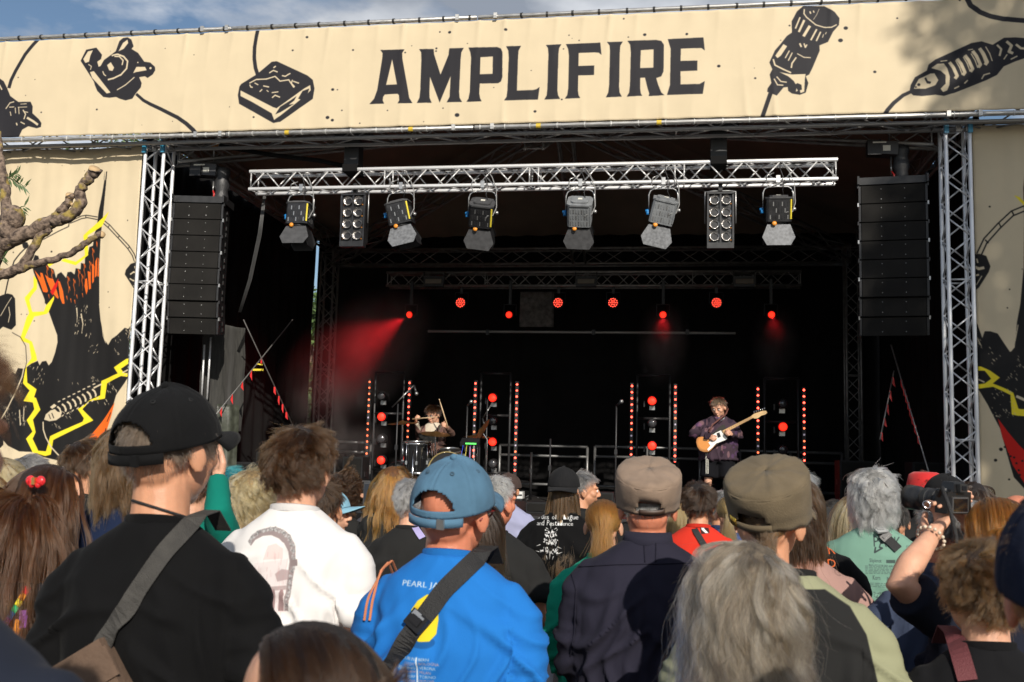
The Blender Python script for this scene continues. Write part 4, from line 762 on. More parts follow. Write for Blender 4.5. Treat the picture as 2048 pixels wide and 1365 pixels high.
MB().box(kd+Vector((.0, -.24, .1)), (.05, .006, .035)).build('crest', WHITES, kick)
for sx in (-1, 1): MB().cyl(kd+Vector((sx*.25, -.1, -.05)), (kd.x+sx*.42, 13.85, 1.01), .012, n=8).build('spur', CHROME, kick, True)
drum(P(835, 915, 14.3), .20, .42, (0, -.1, 1), 'black floor tom with chrome hardware left of the bass drum', 'floor_tom', legs=3)
drum(P(899, 912, 14.6), .17, .15, (0, -.25, 1), 'snare drum between the knees of the drummer', 'snare_drum')
drum(P(862, 946, 14.25), .17, .2, (-.5, -1, .4), 'small black drum at the left side of the bass drum', 'rack_tom')
def cymbal(px, py, Y, r, tilt, label, base=None):
    q = P(px, py, Y); t = thing('cymbal', label, 'cymbal', q); m = Matrix.Translation(q) @ Euler(tilt).to_matrix().to_4x4()
    MB().lathe([(r, -.012), (r*.6, .0), (r*.2, .01), (r*.17, .02), (r*.1, .032), (0, .035), (r*.1, .028), (r*.6, -.004), (r, -.0135)], m, 28).build('plate', CYM, t, True)
    b = q if base is None else P(*base, Y); MB().tube([q+Vector((0, 0, .05)), q, (b.x, b.y+.02, q.z-.12), (b.x, b.y+.02, 1.35)], .011, 8).build('rod', CHROME, t, True)
    MB().cyl((b.x, b.y+.02, 1.0+.35), (b.x, b.y+.02, 1.0+.02), .017, n=8).build('stand_tube', CHROME, t, True)
    for k in range(3): a = 2*math.pi*k/3+.9; MB().cyl((b.x, b.y+.02, 1.28), (b.x+.26*math.cos(a), b.y+.02+.26*math.sin(a), 1.012), .010, n=6).build('leg', CHROME, t, True)
cymbal(805, 846, 14.3, .22, (R(6), R(-3), 0), 'bronze crash cymbal at the left of the drummer')
cymbal(871, 867, 14.0, .21, (R(10), R(5), 0), 'bronze cymbal lit red in front of the drummer')
cymbal(962, 862, 14.2, .20, (R(20), R(-58), 0), 'steeply tilted bronze cymbal right of the drummer', (974, 880))
cymbal(955, 873, 14.5, .2, (R(5), R(2), 0), 'flat low cymbal behind the sample pad right of the drummer')
pd = thing('sample_pad', 'small black drum machine with green lit edge right of the bass drum', 'drum machine', P(940, 885, 13.9)); q = Vector(pd.location)
MB().box(q, (.25, .16, .06), (R(25), 0, 0)).build('case', BLACKM, pd); MB().box(q+Vector((.03, -.085, -.02)), (.15, .01, .02)).build('display', M('green_display', (.1, .8, .12), emit=.9), pd); MB().cyl(q+Vector((0, .03, -.02)), (q.x, q.y+.03, 1.0), .014).build('stand', CHROME, pd)
for k in range(4): cable('patch_cable', ('blue', 'yellow', 'violet', 'white')[k]+' patch cable hanging from the drum machine', [q+Vector((-.08+.05*k, -.06, -.03)), q+Vector((-.1+.06*k, -.1, -.2)), q+Vector((-.05+.05*k, -.06, -.38)), q+Vector((.02+.02*k, 0, -.6))], .004, M('patch_'+'byvw'[k], ((.03, .08, .6), (.6, .5, .03), (.3, .05, .5), (.6, .6, .6))[k], .4))
fn = thing('stage_fan', 'round black fan standing on the stage beside the drum kit', 'fan', P(797, 948, 14.2)); q = Vector(fn.location)
MB().lathe([(.17, -.05), (.185, 0), (.17, .05)], Matrix.Translation(q) @ Matrix.Rotation(R(90), 4, 'X'), 24).build('shroud', BLACKM, fn, True)
for k in range(9): MB().lathe([(.018*k+.01, 0), (.018*k+.016, .004), (.018*k+.016, -.004)], Matrix.Translation(q+Vector((0, -.05, 0))) @ Matrix.Rotation(R(90), 4, 'X'), 20).build('guard_ring', STEEL if k % 3 == 0 else BLACKM, fn)
for k in range(5): MB().box(q+Matrix.Rotation(2*math.pi*k/5, 3, 'Y') @ Vector((0, 0, .08)), (.07, .015, .13), Matrix.Rotation(2*math.pi*k/5, 3, 'Y') @ Matrix.Rotation(.5, 3, 'Z')).build('blade', BLACK, fn)
MB().box((q.x, q.y, 1.0+(q.z-1.17)/2), (.1, .1, max(.05, q.z-1.17))).build('foot', BLACKM, fn)
pb = thing('pedal_box', 'small white effects box on the stage edge behind the dark cap', 'effects box', P(1032, 990, 13.3)); q = Vector(pb.location)
MB().box(q, (.2, .18, .09)).build('case', M('white_case', (.6, .6, .58), .4), pb); MB().cyl(q+Vector((-.06, -.02, .05)), q+Vector((-.02, -.02, .09)), .012).build('plug', M('lime_plug', (.3, .6, .03), .4), pb); MB().box(q+Vector((0, -.092, 0)), (.19, .004, .02)).build('panel', BLACK, pb)
# ------------------------------------------------------------------ people
from mathutils.bvhtree import BVHTree
def mesh_np(me):
    v = np.empty(len(me.vertices)*3, np.float32); me.vertices.foreach_get('co', v)
    return v.reshape(-1, 3).astype(float), [tuple(p.vertices) for p in me.polygons]
def remesh(mb, vox, it=4):
    o = bpy.data.objects.new('tmp', mb.mesh('tmp')); COL.objects.link(o)
    m = o.modifiers.new('r', 'REMESH'); m.mode = 'VOXEL'; m.voxel_size = vox; m.use_smooth_shade = True
    if it: k = o.modifiers.new('s', 'SMOOTH'); k.factor = .5; k.iterations = it
    me = bpy.data.meshes.new_from_object(o.evaluated_get(bpy.context.evaluated_depsgraph_get()))
    old = o.data; bpy.data.objects.remove(o); bpy.data.meshes.remove(old); return me
def loft(mb, lv, n=30, ex=2.3):
    vs = []; fs = []
    for z, hw, hd, yc in lv:
        for i in range(n):
            t = 2*math.pi*i/n; c, s = math.cos(t), math.sin(t)
            vs.append((hw*math.copysign(abs(c)**(2/ex), c), yc+hd*math.copysign(abs(s)**(2/ex), s), z))
    for j in range(len(lv)-1):
        for i in range(n): fs.append((j*n+i, j*n+(i+1) % n, (j+1)*n+(i+1) % n, (j+1)*n+i))
    fs += [tuple(range(n-1, -1, -1)), tuple(range((len(lv)-1)*n, len(lv)*n))]
    mb.add(vs, fs)
def head_template(jaw=1.):
    m = MB(); m.ell((0, -.008, .028), (.0765, .098, .089), 24, 16); m.ell((0, .028, -.04), (.060*jaw, .066, .072), 18, 12); m.ell((0, .062, -.094), (.026*jaw, .022, .022)); m.ell((0, -.05, -.02), (.064, .05, .06))
    for s in (-1, 1):
        m.ell((s*.042, .058, -.018), (.026, .028, .026)); m.ell((s*.034, .082, .023), (.026, .014, .011)); m.ell((s*.011, .104, -.032), (.010, .011, .009))
        m.ell((s*.0835, -.012, -.012), (.008, .021, .034), 12, 8, (R(12), 0, -s*R(24))); m.ell((s*.078, .004, -.014), (.010, .012, .02)); m.ell((s*.03, .083, -.001), (.015, .012, .011))
    m.cyl((0, .094, .016), (0, .113, -.026), .009, .0125, 8); m.ell((0, .113, -.028), (.012, .011, .010)); m.ell((0, .088, -.058), (.023, .014, .0065)); m.ell((0, .087, -.069), (.020, .013, .007))
    m.cyl((0, -.014, -.05), (0, -.035, -.215), .057, .063, 16); m.ell((0, -.045, -.11), (.05, .035, .07))
    return mesh_np(remesh(m, .0052, 3))
HEADM, HEADF = head_template(1.06), head_template(.94)
def hand_template(curl):
    m = MB(); m.ell((0, 0, -.05), (.017, .040, .056)); m.cyl((0, 0, .03), (0, 0, -.03), .024, .026, 10)
    for k, (y, ln, r) in enumerate(((.028, .070, .0095), (.010, .080, .0098), (-.009, .074, .0094), (-.027, .058, .0082))):
        p = Vector((0, y, -.085)); pts = [Vector((0, y*.7, -.05)), p]; a = .12
        for seg in (.46, .32, .26):
            a += curl*(.9+.1*k); p = p+Vector((-math.sin(a), y*.06, -math.cos(a)))*ln*seg; pts.append(p.copy())
        m.tube(pts, [r*1.15, r*1.1, r*1.05, r, r*.85], 8); m.ell(pts[-1], r*.9, 8, 6)
    pts = [Vector((0, .02, -.02)), Vector((-.012, .045, -.045)), Vector((-.026, .055, -.072)), Vector((-.036, .054, -.096))]
    m.tube(pts, [.016, .0145, .012, .0095], 8); m.ell(pts[-1], .0098, 8, 6)
    return mesh_np(remesh(m, .0042, 2))
HAND = hand_template(.32); GRIP = hand_template(.75); OPENH = hand_template(.12)
def skinmat(name, rgb): return M(name, rgb, .48, var=.13, vs=22, bump=.12, bs=260, sss=.08, spec=.4)
PALE = skinmat('skin_pale', (.60, .325, .215)); TAN = skinmat('skin_tan', (.54, .265, .155)); RUDDY = skinmat('skin_ruddy', (.56, .20, .115)); OLIVE = skinmat('skin_olive', (.40, .22, .14))
def hairmat(name, tones, rough=.32):
    k = 'hair_'+name
    if k in MATS: return MATS[k]
    m = bpy.data.materials.new(k); m.use_nodes = True; t = m.node_tree; t.nodes.clear(); l = t.links.new
    hi = t.nodes.new('ShaderNodeAttribute'); hi.attribute_name = 'tone'; rp = t.nodes.new('ShaderNodeValToRGB'); h = t.nodes.new('ShaderNodeBsdfHairPrincipled'); o = t.nodes.new('ShaderNodeOutputMaterial')
    h.model = 'CHIANG'; h.parametrization = 'COLOR'; e = rp.color_ramp.elements
    while len(e) < len(tones): e.new(.5)
    for i, c in enumerate(tones): e[i].position = i/(len(tones)-1); e[i].color = (*c, 1)
    l(hi.outputs['Fac'], rp.inputs[0]); l(rp.outputs[0], h.inputs['Color']); h.inputs['Roughness'].default_value = rough; h.inputs['Radial Roughness'].default_value = .45
    l(h.outputs[0], o.inputs[0]); MATS[k] = m; return m
TONES = dict(darkbrown=[(.022, .012, .008), (.06, .032, .018), (.035, .018, .01)], brown=[(.028, .014, .008), (.095, .048, .024), (.045, .022, .011)], midbrown=[(.07, .038, .02), (.20, .115, .06), (.11, .06, .03)],
  chestnut=[(.05, .022, .012), (.13, .058, .03), (.075, .034, .018)], ginger=[(.16, .06, .018), (.36, .15, .05), (.24, .10, .03)], auburn=[(.14, .05, .016), (.34, .13, .04), (.2, .075, .022)], blond=[(.34, .22, .10), (.62, .46, .25), (.45, .31, .15)],
  darkblond=[(.16, .10, .05), (.42, .30, .16), (.25, .16, .08)], greyblond=[(.035, .024, .015), (.66, .54, .40), (.11, .075, .048), (.80, .70, .56), (.06, .04, .026), (.45, .34, .23)], grey=[(.22, .21, .2), (.60, .58, .56), (.38, .37, .36)], silver=[(.34, .33, .30), (.72, .70, .66), (.5, .48, .45)],
  saltpepper=[(.05, .045, .04), (.35, .34, .33), (.12, .11, .1)], teal=[(.01, .12, .16), (.02, .28, .32), (.01, .18, .22)], black=[(.012, .01, .009), (.03, .025, .02), (.018, .015, .012)], greybrown=[(.10, .065, .045), (.33, .25, .19), (.18, .125, .09)], pinkgrey=[(.25, .2, .17), (.6, .52, .46), (.4, .34, .3)])
SK_C = np.array((0, -.008, .028)); SK_R = np.array((.0785, .1, .0905))
def hairline(az, kind):
    a = np.abs(az)/math.pi                      # 0 front .. 1 back
    x = [0, .28, .42, .52, .62, .8, 1]
    y = {'man': [42, 34, 22, -2, -22, -40, -44], 'woman': [40, 30, 16, -8, -30, -46, -50], 'parted': [50, 46, 36, 4, -30, -46, -50], 'balding': [88, 80, 40, 6, -12, -36, -44], 'under_cap': [-2, -4, -6, -12, -28, -42, -46]}[kind]
    return np.radians(np.interp(a, x, y))
def fib(n):
    i = np.arange(n)+.5; ph = np.arccos(1-2*i/n); th = math.pi*(1+5**.5)*i
    return np.stack([np.cos(th)*np.sin(ph), np.sin(th)*np.sin(ph), np.cos(ph)], 1)
def make_hair(root, HM, D, st, seed, tone, sc):
    rs = np.random.RandomState(seed); kind = st.get('line', 'man'); Lh = st['len']; lift = st.get('lift', .5); grav = st.get('grav', .1); frz = st.get('frizz', .15); clump = st.get('clump', .5); curl = st.get('curl', 0.); cf = st.get('curlf', 60.); thick = st.get('thick', 1.05); mode = st.get('mode', 'short'); K = st.get('K', 7 if Lh < .08 else 13)
    whorl = np.array(st.get('whorl', (0, -.06, .1))); part = st.get('part')
    # soft cap of hair under the strands
    n, mz = 40, 26; vs = []; fs = []
    for j in range(mz+1):
        el = math.pi/2-(j/mz)*R(150)
        for i in range(n):
            az = 2*math.pi*i/n; d = np.array((math.sin(az)*math.cos(el), math.cos(az)*math.cos(el), math.sin(el)))
            azz = math.atan2(d[0], d[1]); k = float(np.clip((el-hairline(np.array(azz), kind)+.02)/.22, 0, 1)); k = k*k*(3-2*k)
            if st.get('below') is not None: k *= float(np.clip((R(st['below'])-el)/.12, 0, 1))
            nzv = noise.noise(Vector(d*7)+Vector((seed, 0, 0)))*.018
            vs.append(tuple(SK_C+SK_R*d*(.90+(thick-.885+nzv)*k)))
    for j in range(mz):
        for i in range(n): fs.append((j*n+i, (j+1)*n+i, (j+1)*n+(i+1) % n, j*n+(i+1) % n))
    fs.append(tuple(range(n-1, -1, -1))); fs.append(tuple(range(mz*n, mz*n+n)))
    mb = MB().add([HM @ Vector(v) for v in vs], fs); t = TONES[tone]; base = tuple(sum(c[i] for c in t)/len(t)*.62 for i in range(3))
    cap = obj('hair', mb.mesh('hair', smooth=True), M('scalp_'+tone, base, .6, var=.5, vs=60, bump=.7, bs=140, stretch=(1, 1, .35)), root)
    # guide strands
    d = fib(st.get('ng', 1000 if D < 3.7 else 600)); d = d[rs.permutation(len(d))]; d = d+rs.normal(0, .03, d.shape); d /= np.linalg.norm(d, axis=1)[:, None]
    below = st.get('below'); ok = lambda dd: (np.arcsin(np.clip(dd[:, 2], -1, 1)) > hairline(np.arctan2(dd[:, 0], dd[:, 1]), kind)) & ((np.arcsin(np.clip(dd[:, 2], -1, 1)) < R(below)) if below is not None else True)
    d = d[ok(d)]; G0 = SK_C+SK_R*d*(thick*.985); Nn = d/SK_R; Nn /= np.linalg.norm(Nn, axis=1)[:, None]
    fl = G0-whorl
    if part is not None: fl = np.stack([np.sign(G0[:, 0]-part)*.10+0*G0[:, 0], -.13+0*G0[:, 0], -.03+0*G0[:, 0]], 1)
    if mode == 'pony': fl = np.array(st.get('tie', (0, -.118, .01)))-G0
    if mode == 'swept': fl = np.array(st['sweep'])+0*G0
    if st.get('swirl'):
        q = G0*st.get('swf', 26.)+seed; fl = fl/(np.linalg.norm(fl, axis=1)[:, None]+1e-6)+st['swirl']*np.stack([np.sin(q[:, 1]*1.3+q[:, 2]*.7), np.sin(q[:, 0]*1.1+q[:, 2]), np.sin(q[:, 0]*.9-q[:, 1]*1.2)], 1)
    fl = fl-Nn*np.sum(fl*Nn, 1)[:, None]; fl /= np.linalg.norm(fl, axis=1)[:, None]+1e-6
    cur = Nn*lift+fl+rs.normal(0, frz, G0.shape); cur /= np.linalg.norm(cur, axis=1)[:, None]
    lens = Lh*(1+st.get('lvar', .25)*rs.normal(0, 1, len(G0))); lens = np.clip(lens, Lh*.35, Lh*1.7)
    if 'top' in st: lens *= 1+st['top']*np.clip((G0[:, 2]-.05)/.06, 0, 1)
    if mode == 'pony': lens = np.linalg.norm(np.array(st.get('tie', (0, -.118, .01)))-G0, axis=1)*1.12+Lh
    p = G0.copy(); path = [p.copy()]; lay = 1.0+thick-1.0+.015*rs.rand(len(G0)); tied = np.zeros(len(G0), bool); tie = np.array(st.get('tie', (0, -.118, .01)))
    pw = rs.normal(0, 1, (len(G0), 3))
    for k in range(K-1):
        seg = lens/(K-1); cur[:, 2] -= grav*(1.0 if mode != 'pony' else 0)
        cur += rs.normal(0, frz*.5, cur.shape)
        if mode == 'pony':
            dv = tie-p; dist = np.linalg.norm(dv, axis=1); tied |= dist < seg*1.2
            cur = np.where(tied[:, None], cur*.3+np.array((0, -.12, -1.))*.8+pw*.10, dv/(dist[:, None]+1e-6)*.8+cur*.35)
        cur /= np.linalg.norm(cur, axis=1)[:, None]; p = p+cur*seg[:, None]
        q = (p-SK_C)/SK_R; r = np.linalg.norm(q, axis=1); low = r < lay; p = np.where(low[:, None] & ~(tied[:, None]), SK_C+q/r[:, None]*lay[:, None]*SK_R, p)
        if Lh > .1:
            nq = p[:, :2]-np.array((0, -.03)); nr = np.linalg.norm(nq, axis=1); inn = (nr < .075) & (p[:, 2] < -.04); p[:, :2] = np.where(inn[:, None], np.array((0, -.03))+nq/(nr[:, None]+1e-6)*.078, p[:, :2])
            c, rr = np.array((0, -.015, -.52)), np.array((.235, .152, .325)); q = (p-c)/rr; r = np.linalg.norm(q, axis=1); p = np.where((r < 1)[:, None], c+q/r[:, None]*rr*1.0, p)
        q = (p[:, :2]-SK_C[:2])/SK_R[:2]; r = np.linalg.norm(q, axis=1); mr = st.get('maxr', 1.32); p[:, :2] = np.where((r > mr)[:, None], SK_C[:2]+q/(r[:, None]+1e-6)*(mr+.35*(r[:, None]-mr))*SK_R[:2], p[:, :2]) if Lh < .38 else p[:, :2]
        path.append(p.copy())
    G = np.stack(path, 1)                        # guides x K x 3
    if curl:
        tt = np.linspace(0, 1, K)[None, :]; ph = rs.rand(len(G))[:, None]*6.28+tt*lens[:, None]*cf; a = curl*np.minimum(1, tt*3)
        G = G+np.stack([np.cos(ph)*a, np.sin(ph)*a*.7, np.sin(ph+1)*a*.6], 2)
    # children
    nn = int(st.get('n', 1) * (18000 if D < 2.2 else (11000 if D < 3.7 else 4200)))
    dd = rs.normal(0, 1, (int(nn*3.2), 3)); dd /= np.linalg.norm(dd, axis=1)[:, None]; dd = dd[ok(dd)][:nn]; C0 = SK_C+SK_R*dd*(thick*.98)
    gi = np.empty(len(C0), int); gj = gi.copy()
    for a in range(0, len(C0), 2000):
        od = np.argpartition(C0[a:a+2000] @ (-2*G0.T)+(G0**2).sum(1)[None], 2, axis=1)[:, :2]; gi[a:a+2000] = od[:, 0]; gj[a:a+2000] = od[:, 1]
    wg = rs.uniform(.68, 1, (len(C0), 1, 1))
    GP = G[gi]*wg+G[gj]*(1-wg); off = C0-GP[:, 0]; tt = np.linspace(0, 1, K)[None, :, None]
    X = GP+off[:, None, :]*(1-clump*.9*tt**.8)+rs.normal(0, st.get('fly', .004), (len(C0), 1, 3))*tt+np.cumsum(rs.normal(0, frz*.006, (len(C0), K, 3)), 1)*tt
    fa = rs.rand(len(C0)) < st.get('stray', .03); X[fa] += (rs.normal(0, 1, (fa.sum(), 1, 3))*(tt**1.5)*min(.03, Lh*.25))
    M3 = np.array(HM.to_3x3()); X = X @ M3.T + np.array(HM.translation)
    hc = bpy.data.hair_curves.new('hair_strands'); hc.add_curves([K]*len(X)); hc.attributes['position'].data.foreach_set('vector', X.astype(np.float32).ravel())
    rad = np.clip(D*.00017, .00024, .0015)*st.get('rad', 1.); ra = hc.attributes.get('radius') or hc.attributes.new('radius', 'FLOAT', 'POINT')
    ra.data.foreach_set('value', np.tile(np.linspace(1, .45, K)*rad, len(X)).astype(np.float32))
    ta = hc.attributes.new('tone', 'FLOAT', 'CURVE'); gt = rs.rand(len(G)); ta.data.foreach_set('value', np.clip(.7*gt[gi]+.3*rs.rand(len(X)), 0, 1).astype(np.float32))
    o = bpy.data.objects.new('hair_strands', hc); COL.objects.link(o); o.parent = cap; hc.materials.append(hairmat(tone, t)); return cap
ST = dict(
 short=dict(len=.036, lift=.1, frizz=.13, swirl=.45, clump=.4, thick=1.08, top=.35, grav=.04, rad=.8),
 crop=dict(len=.022, lift=.3, frizz=.18, clump=.3, thick=1.035, top=.4),
 buzz=dict(len=.009, lift=.8, frizz=.2, clump=.0, thick=1.01),
 tousled=dict(len=.045, lift=.12, frizz=.13, clump=.5, thick=1.14, top=.2, curl=.004, curlf=80, grav=.05, rad=.75, lvar=.15, swirl=.7),
 curly=dict(len=.09, lift=.45, frizz=.25, clump=.65, thick=1.12, curl=.010, curlf=120, line='woman', grav=.14),
 wavy=dict(len=.42, lift=.12, frizz=.1, clump=.55, thick=1.06, curl=.008, curlf=36, line='woman', grav=.34),
 long=dict(len=.40, lift=.08, frizz=.06, clump=.4, thick=1.05, line='woman', grav=.36),
 longer=dict(len=.58, lift=.1, frizz=.08, clump=.5, thick=1.07, curl=.008, curlf=26, line='woman', grav=.33, K=17),
 bob=dict(len=.20, lift=.2, frizz=.12, clump=.5, thick=1.10, line='woman', grav=.26, curl=.004, curlf=40),
 fluffy=dict(len=.12, lift=.34, frizz=.22, clump=.6, thick=1.20, line='woman', grav=.2, curl=.009, curlf=60),
 shag=dict(len=.25, lift=.14, frizz=.17, clump=.85, thick=1.11, line='woman', grav=.28, curl=.016, curlf=34, lvar=.45, ng=520, fly=.008, stray=.09, swirl=.4, swf=18., whorl=(.035, -.03, .11), rad=.62, n=1.7, maxr=1.32),
 mullet=dict(len=.17, lift=.15, frizz=.16, clump=.6, thick=1.07, grav=.25, curl=.006, curlf=40),
 pony=dict(len=.22, mode='pony', lift=.05, frizz=.06, clump=.3, thick=1.04, line='woman', tie=(0, -.12, -.02)),
 bun=dict(len=.07, mode='pony', lift=.1, frizz=.16, clump=.5, thick=1.06, fly=.007, stray=.08, line='woman', tie=(0, -.125, -.03)),
 undercap=dict(len=.026, lift=.15, frizz=.15, clump=.3, thick=1.015, line='under_cap', grav=.15, below=16),
 halfbald=dict(len=.016, lift=.4, frizz=.2, clump=.3, thick=1.015, line='balding'))
for _t in TONES:
    _k = 1.0 if _t in ('grey', 'silver', 'saltpepper', 'teal') else (1.3 if _t == 'greyblond' else 1.2 if _t in ('blond', 'ginger', 'auburn') else 1.4); _m = .42 if _t == 'greyblond' else .29 if 'brown' in _t or _t in ('chestnut', 'black') else .55
    TONES[_t] = [tuple(max(.004, (sum(q)/3+(c-sum(q)/3)*_k))*_m for c in q) for q in TONES[_t]]
def cloth(rgb, name, rough=.85, bump=.18, var=.1): return M('cloth_'+name, rgb, rough, var=var, vs=5, bump=bump, bs=420, sheen=.02, spec=.06)
def shirt_mesh(s, w, g, arms, sleeve, vox, hem, seed, amp, dz=0.):
    m = MB(); sh = .012
    lv = [(hem, .195, .140, .0), (.98, .186, .130, .005), (1.12, .188, .128, .0), (1.26, .198, .128, -.008), (1.34, .203, .122, -.016), (1.40, .192, .108, -.02), (1.44, .165, .093, -.022), (1.472, .122, .082, -.024), (1.495, .088, .074, -.026), (1.508, .074, .066, -.026)]
    gg = lambda z: 1+(g-1)*(1. if z < 1.3 else .5)
    loft(m, [(z*s+dz, hw*w*s*(1 if z > 1.3 else gg(z)**.7), hd*s*gg(z), yc*s+(.02*(g-1) if z < 1.2 else 0)) for z, hw, hd, yc in lv])
    for sx in (-1, 1):
        S, E, H = arms[sx]; S = Vector(S); E = Vector(E); H = Vector(H); d = (E-S).normalized()
        m.ell(S+Vector((-sx*.02*s, 0, -.035*s)), (.060*s, .064*s, .060*s), 16, 10)
        if sleeve == 'long': m.tube([S+Vector((-sx*.07, 0, .012))*s, S+Vector((-sx*.02, 0, .0))*s, S+Vector((sx*.006, 0, 0))*s+d*.05*s, S.lerp(E, .35), S.lerp(E, .7), E, E.lerp(H, .5), H], [.040*s, .052*s, .061*s, .063*s, .060*s, .055*s, .048*s, .042*s], 14)
        elif sleeve == 'short': m.tube([S+Vector((-sx*.07, 0, .012))*s, S+Vector((-sx*.02, 0, .0))*s, S+Vector((sx*.006, 0, 0))*s+d*.05*s, S.lerp(E, .4), S.lerp(E, .58), S.lerp(E, .76)], [.040*s, .052*s, .062*s, .068*s, .072*s, .077*s], 16)
        elif sleeve == 'none': pass
    me = remesh(m, vox, 8 if vox < .012 else 6)
    v = np.empty(len(me.vertices)*3, np.float32); me.vertices.foreach_get('co', v); v = v.reshape(-1, 3)
    nr = np.empty(len(me.vertices)*3, np.float32); me.vertices.foreach_get('normal', nr); nr = nr.reshape(-1, 3); nf = noise.noise; out = v.copy(); o1 = seed*3.1
    for i in range(len(v)):
        x, y, z = v[i]; zz = (z-dz)/s; sx = 1 if x > 0 else -1
        low = min(1, max(0, (1.43-zz)/.2)); arm = abs(x) > .2*w*s
        drape_ = nf((x*12+1.1*nf((z*5, o1, 0)), y*9, z*2.4+o1)); drape_ = math.exp(-(drape_/.15)**2)*(.55+.9*nf((x*5, y*5, z*6+o1)))
        dg = math.exp(-(nf(((x*.62*sx+z*.78)*13+o1, (x*.78-z*.62*sx)*3.5, y*4))/.14)**2)
        fine = nf((x*34, y*34, z*14+o1))
        sm_ = min(1, max(0, (1.40-zz)/.16))
        if arm: a = sm_*(.018*dg+.008*(1-abs(nf((x*9, y*9, z*26+o1)))*2))+.0015*fine
        else: a = low*(.030*drape_*min(1, .35+.65*low)+.024*dg*math.exp(-((zz-1.24)/.2)**2)*(.4+min(1., abs(x)/(.17*w*s))*.9))+.0014*fine+(1-low)*.0025*dg
        out[i] = v[i]+nr[i]*a*amp
    me.vertices.foreach_set('co', out.ravel()); me.update(); me.polygons.foreach_set('use_smooth', [True]*len(me.polygons)); return me
PEOPLE = {}
def person(key, px, ytop, D, label, hair=None, tone='brown', skin=PALE, shirt=(.02, .02, .021), sname=None, art=None, sleeve='short', rz=0., head=(0, 0, 0), w=1., g=1., sex='m', pants=(.03, .035, .05), arms=None, z0=0., extra=.022, cap=None, hem=.84, amp=1., legs=None, dz=0., h=None, seed=None, trousers=True, group='festival crowd watching the stage', hs=1., tilt=0., hand=None, shorts=False, hmod=None, neck=.03, hx=0.):
    seed = len(PEOPLE)+11 if seed is None else seed; T = P(px, ytop, D)
    if h is None: h = T.z-z0-extra-dz
    s = (h+neck)/1.8; loc = Vector((T.x, T.y-.01, z0)); rot = Matrix.Rotation(R(rz), 4, 'Z'); W = Matrix.Translation(loc) @ rot; Wi = W.inverted()
    A = {}
    r_ = random.Random(seed)
    for sx in (-1, 1):
        S = Vector((sx*.186*w, -.016, 1.396))*s+Vector((0, 0, dz)); a = (arms or {}).get(sx)
        if a: E, H = Wi @ Vector(a[0]), Wi @ Vector(a[1])
        else: E = S+Vector((sx*r_.uniform(.035, .075), r_.uniform(-.03, .04), -.285))*s; H = E+Vector((-sx*r_.uniform(0, .10), r_.uniform(.08, .17), -.20))*s
        A[sx] = (S, E, H)
    # body
    m = MB(); vox = .012 if D < 3.6 else .018
    loft(m, [(z*s+dz, hw*w*s, hd*s*(.5+.5*g), yc*s) for z, hw, hd, yc in ((.80, .13, .10, 0), (.90, .165, .115, 0), (1.05, .15, .10, 0), (1.25, .175, .108, -.008), (1.35, .18, .10, -.018), (1.42, .14, .08, -.02), (1.48, .07, .06, -.03), (1.52, .055, .052, -.03))], 22)
    for sx in (-1, 1):
        S, E, H = A[sx]; m.tube([S+Vector((-sx*.05*s, 0, 0)), S, S.lerp(E, .4), E, E.lerp(H, .35), H], [.03*s, .040*s, .046*s, .041*s, .042*s, .028*s], 12)
        if legs: hp, kn, an = (Wi @ Vector(q) for q in legs[sx])
        else: hp, kn, an = Vector((sx*.085*w, 0, .86))*s, Vector((sx*.10*w, .012, .47))*s, Vector((sx*.105*w, -.02, .08))*s
        m.tube([hp, hp.lerp(kn, .4), kn, kn.lerp(an, .35), an], [.082*s, .074*s, .054*s, .055*s, .036*s], 12); m.ell(an+Vector((0, .05*s, -.035*s)), (.042*s, .12*s, .038*s))
    bv, bf = mesh_np(remesh(m, vox, 3)); mb = MB(); mb.add(bv.tolist(), bf)
    hv, hf = HEADM if sex == 'm' else HEADF; hsz = s**.5*1.0*hs*(1.02 if sex == 'm' else .97)
    hc = Vector((hx, .012*s, h-.117*hsz+dz)); HMx = Matrix.Translation(hc) @ Matrix.Rotation(R(head[0]), 4, 'Z') @ Matrix.Rotation(R(head[1]), 4, 'X') @ Matrix.Rotation(R(head[2]), 4, 'Y') @ Matrix.Scale(hsz, 4)
    M3 = np.array(HMx.to_3x3()); q = hv @ M3.T+np.array(HMx.translation)
    k = np.clip((-.05-hv[:, 2])/.15, 0, 1)[:, None]; stt = hv*hsz+np.array(hc); q = q*(1-k)+stt*k
    mb.add(q.tolist(), hf)
    for sx in (-1, 1):
        S, E, H = A[sx]; d = (H-E).normalized(); tmpl = (hand or {}).get(sx, HAND); hv2, hf2 = tmpl if not isinstance(tmpl, tuple) or len(tmpl) != 3 else tmpl[:2]
        up = -d; yv = Vector((0, 1, 0.2)) if not isinstance(tmpl, tuple) or len(tmpl) != 3 else (Wi.to_3x3() @ Vector(tmpl[2])); yv = (yv-up*yv.dot(up)).normalized(); xv = yv.cross(up)
        B = np.array((( xv.x*sx, yv.x, up.x), (xv.y*sx, yv.y, up.y), (xv.z*sx, yv.z, up.z)))*s
        q = hv2 @ B.T+np.array(H); mb.add(q.tolist(), [f[::-1] for f in hf2] if sx < 0 else hf2)
    o = obj('person', mb.mesh('person', smooth=True), skin); o.matrix_world = W; tag(o, label, 'person', group)
    # clothes
    svox = .0085 if D < 3 else (.011 if D < 4.2 else .016)
    me = shirt_mesh(s, w, g, A, sleeve, svox, hem, seed, amp*(1. if D < 4 else 1.3), dz); sn = sname or 'shirt_%02d_%02d_%02d' % tuple(int(c*99) for c in shirt)
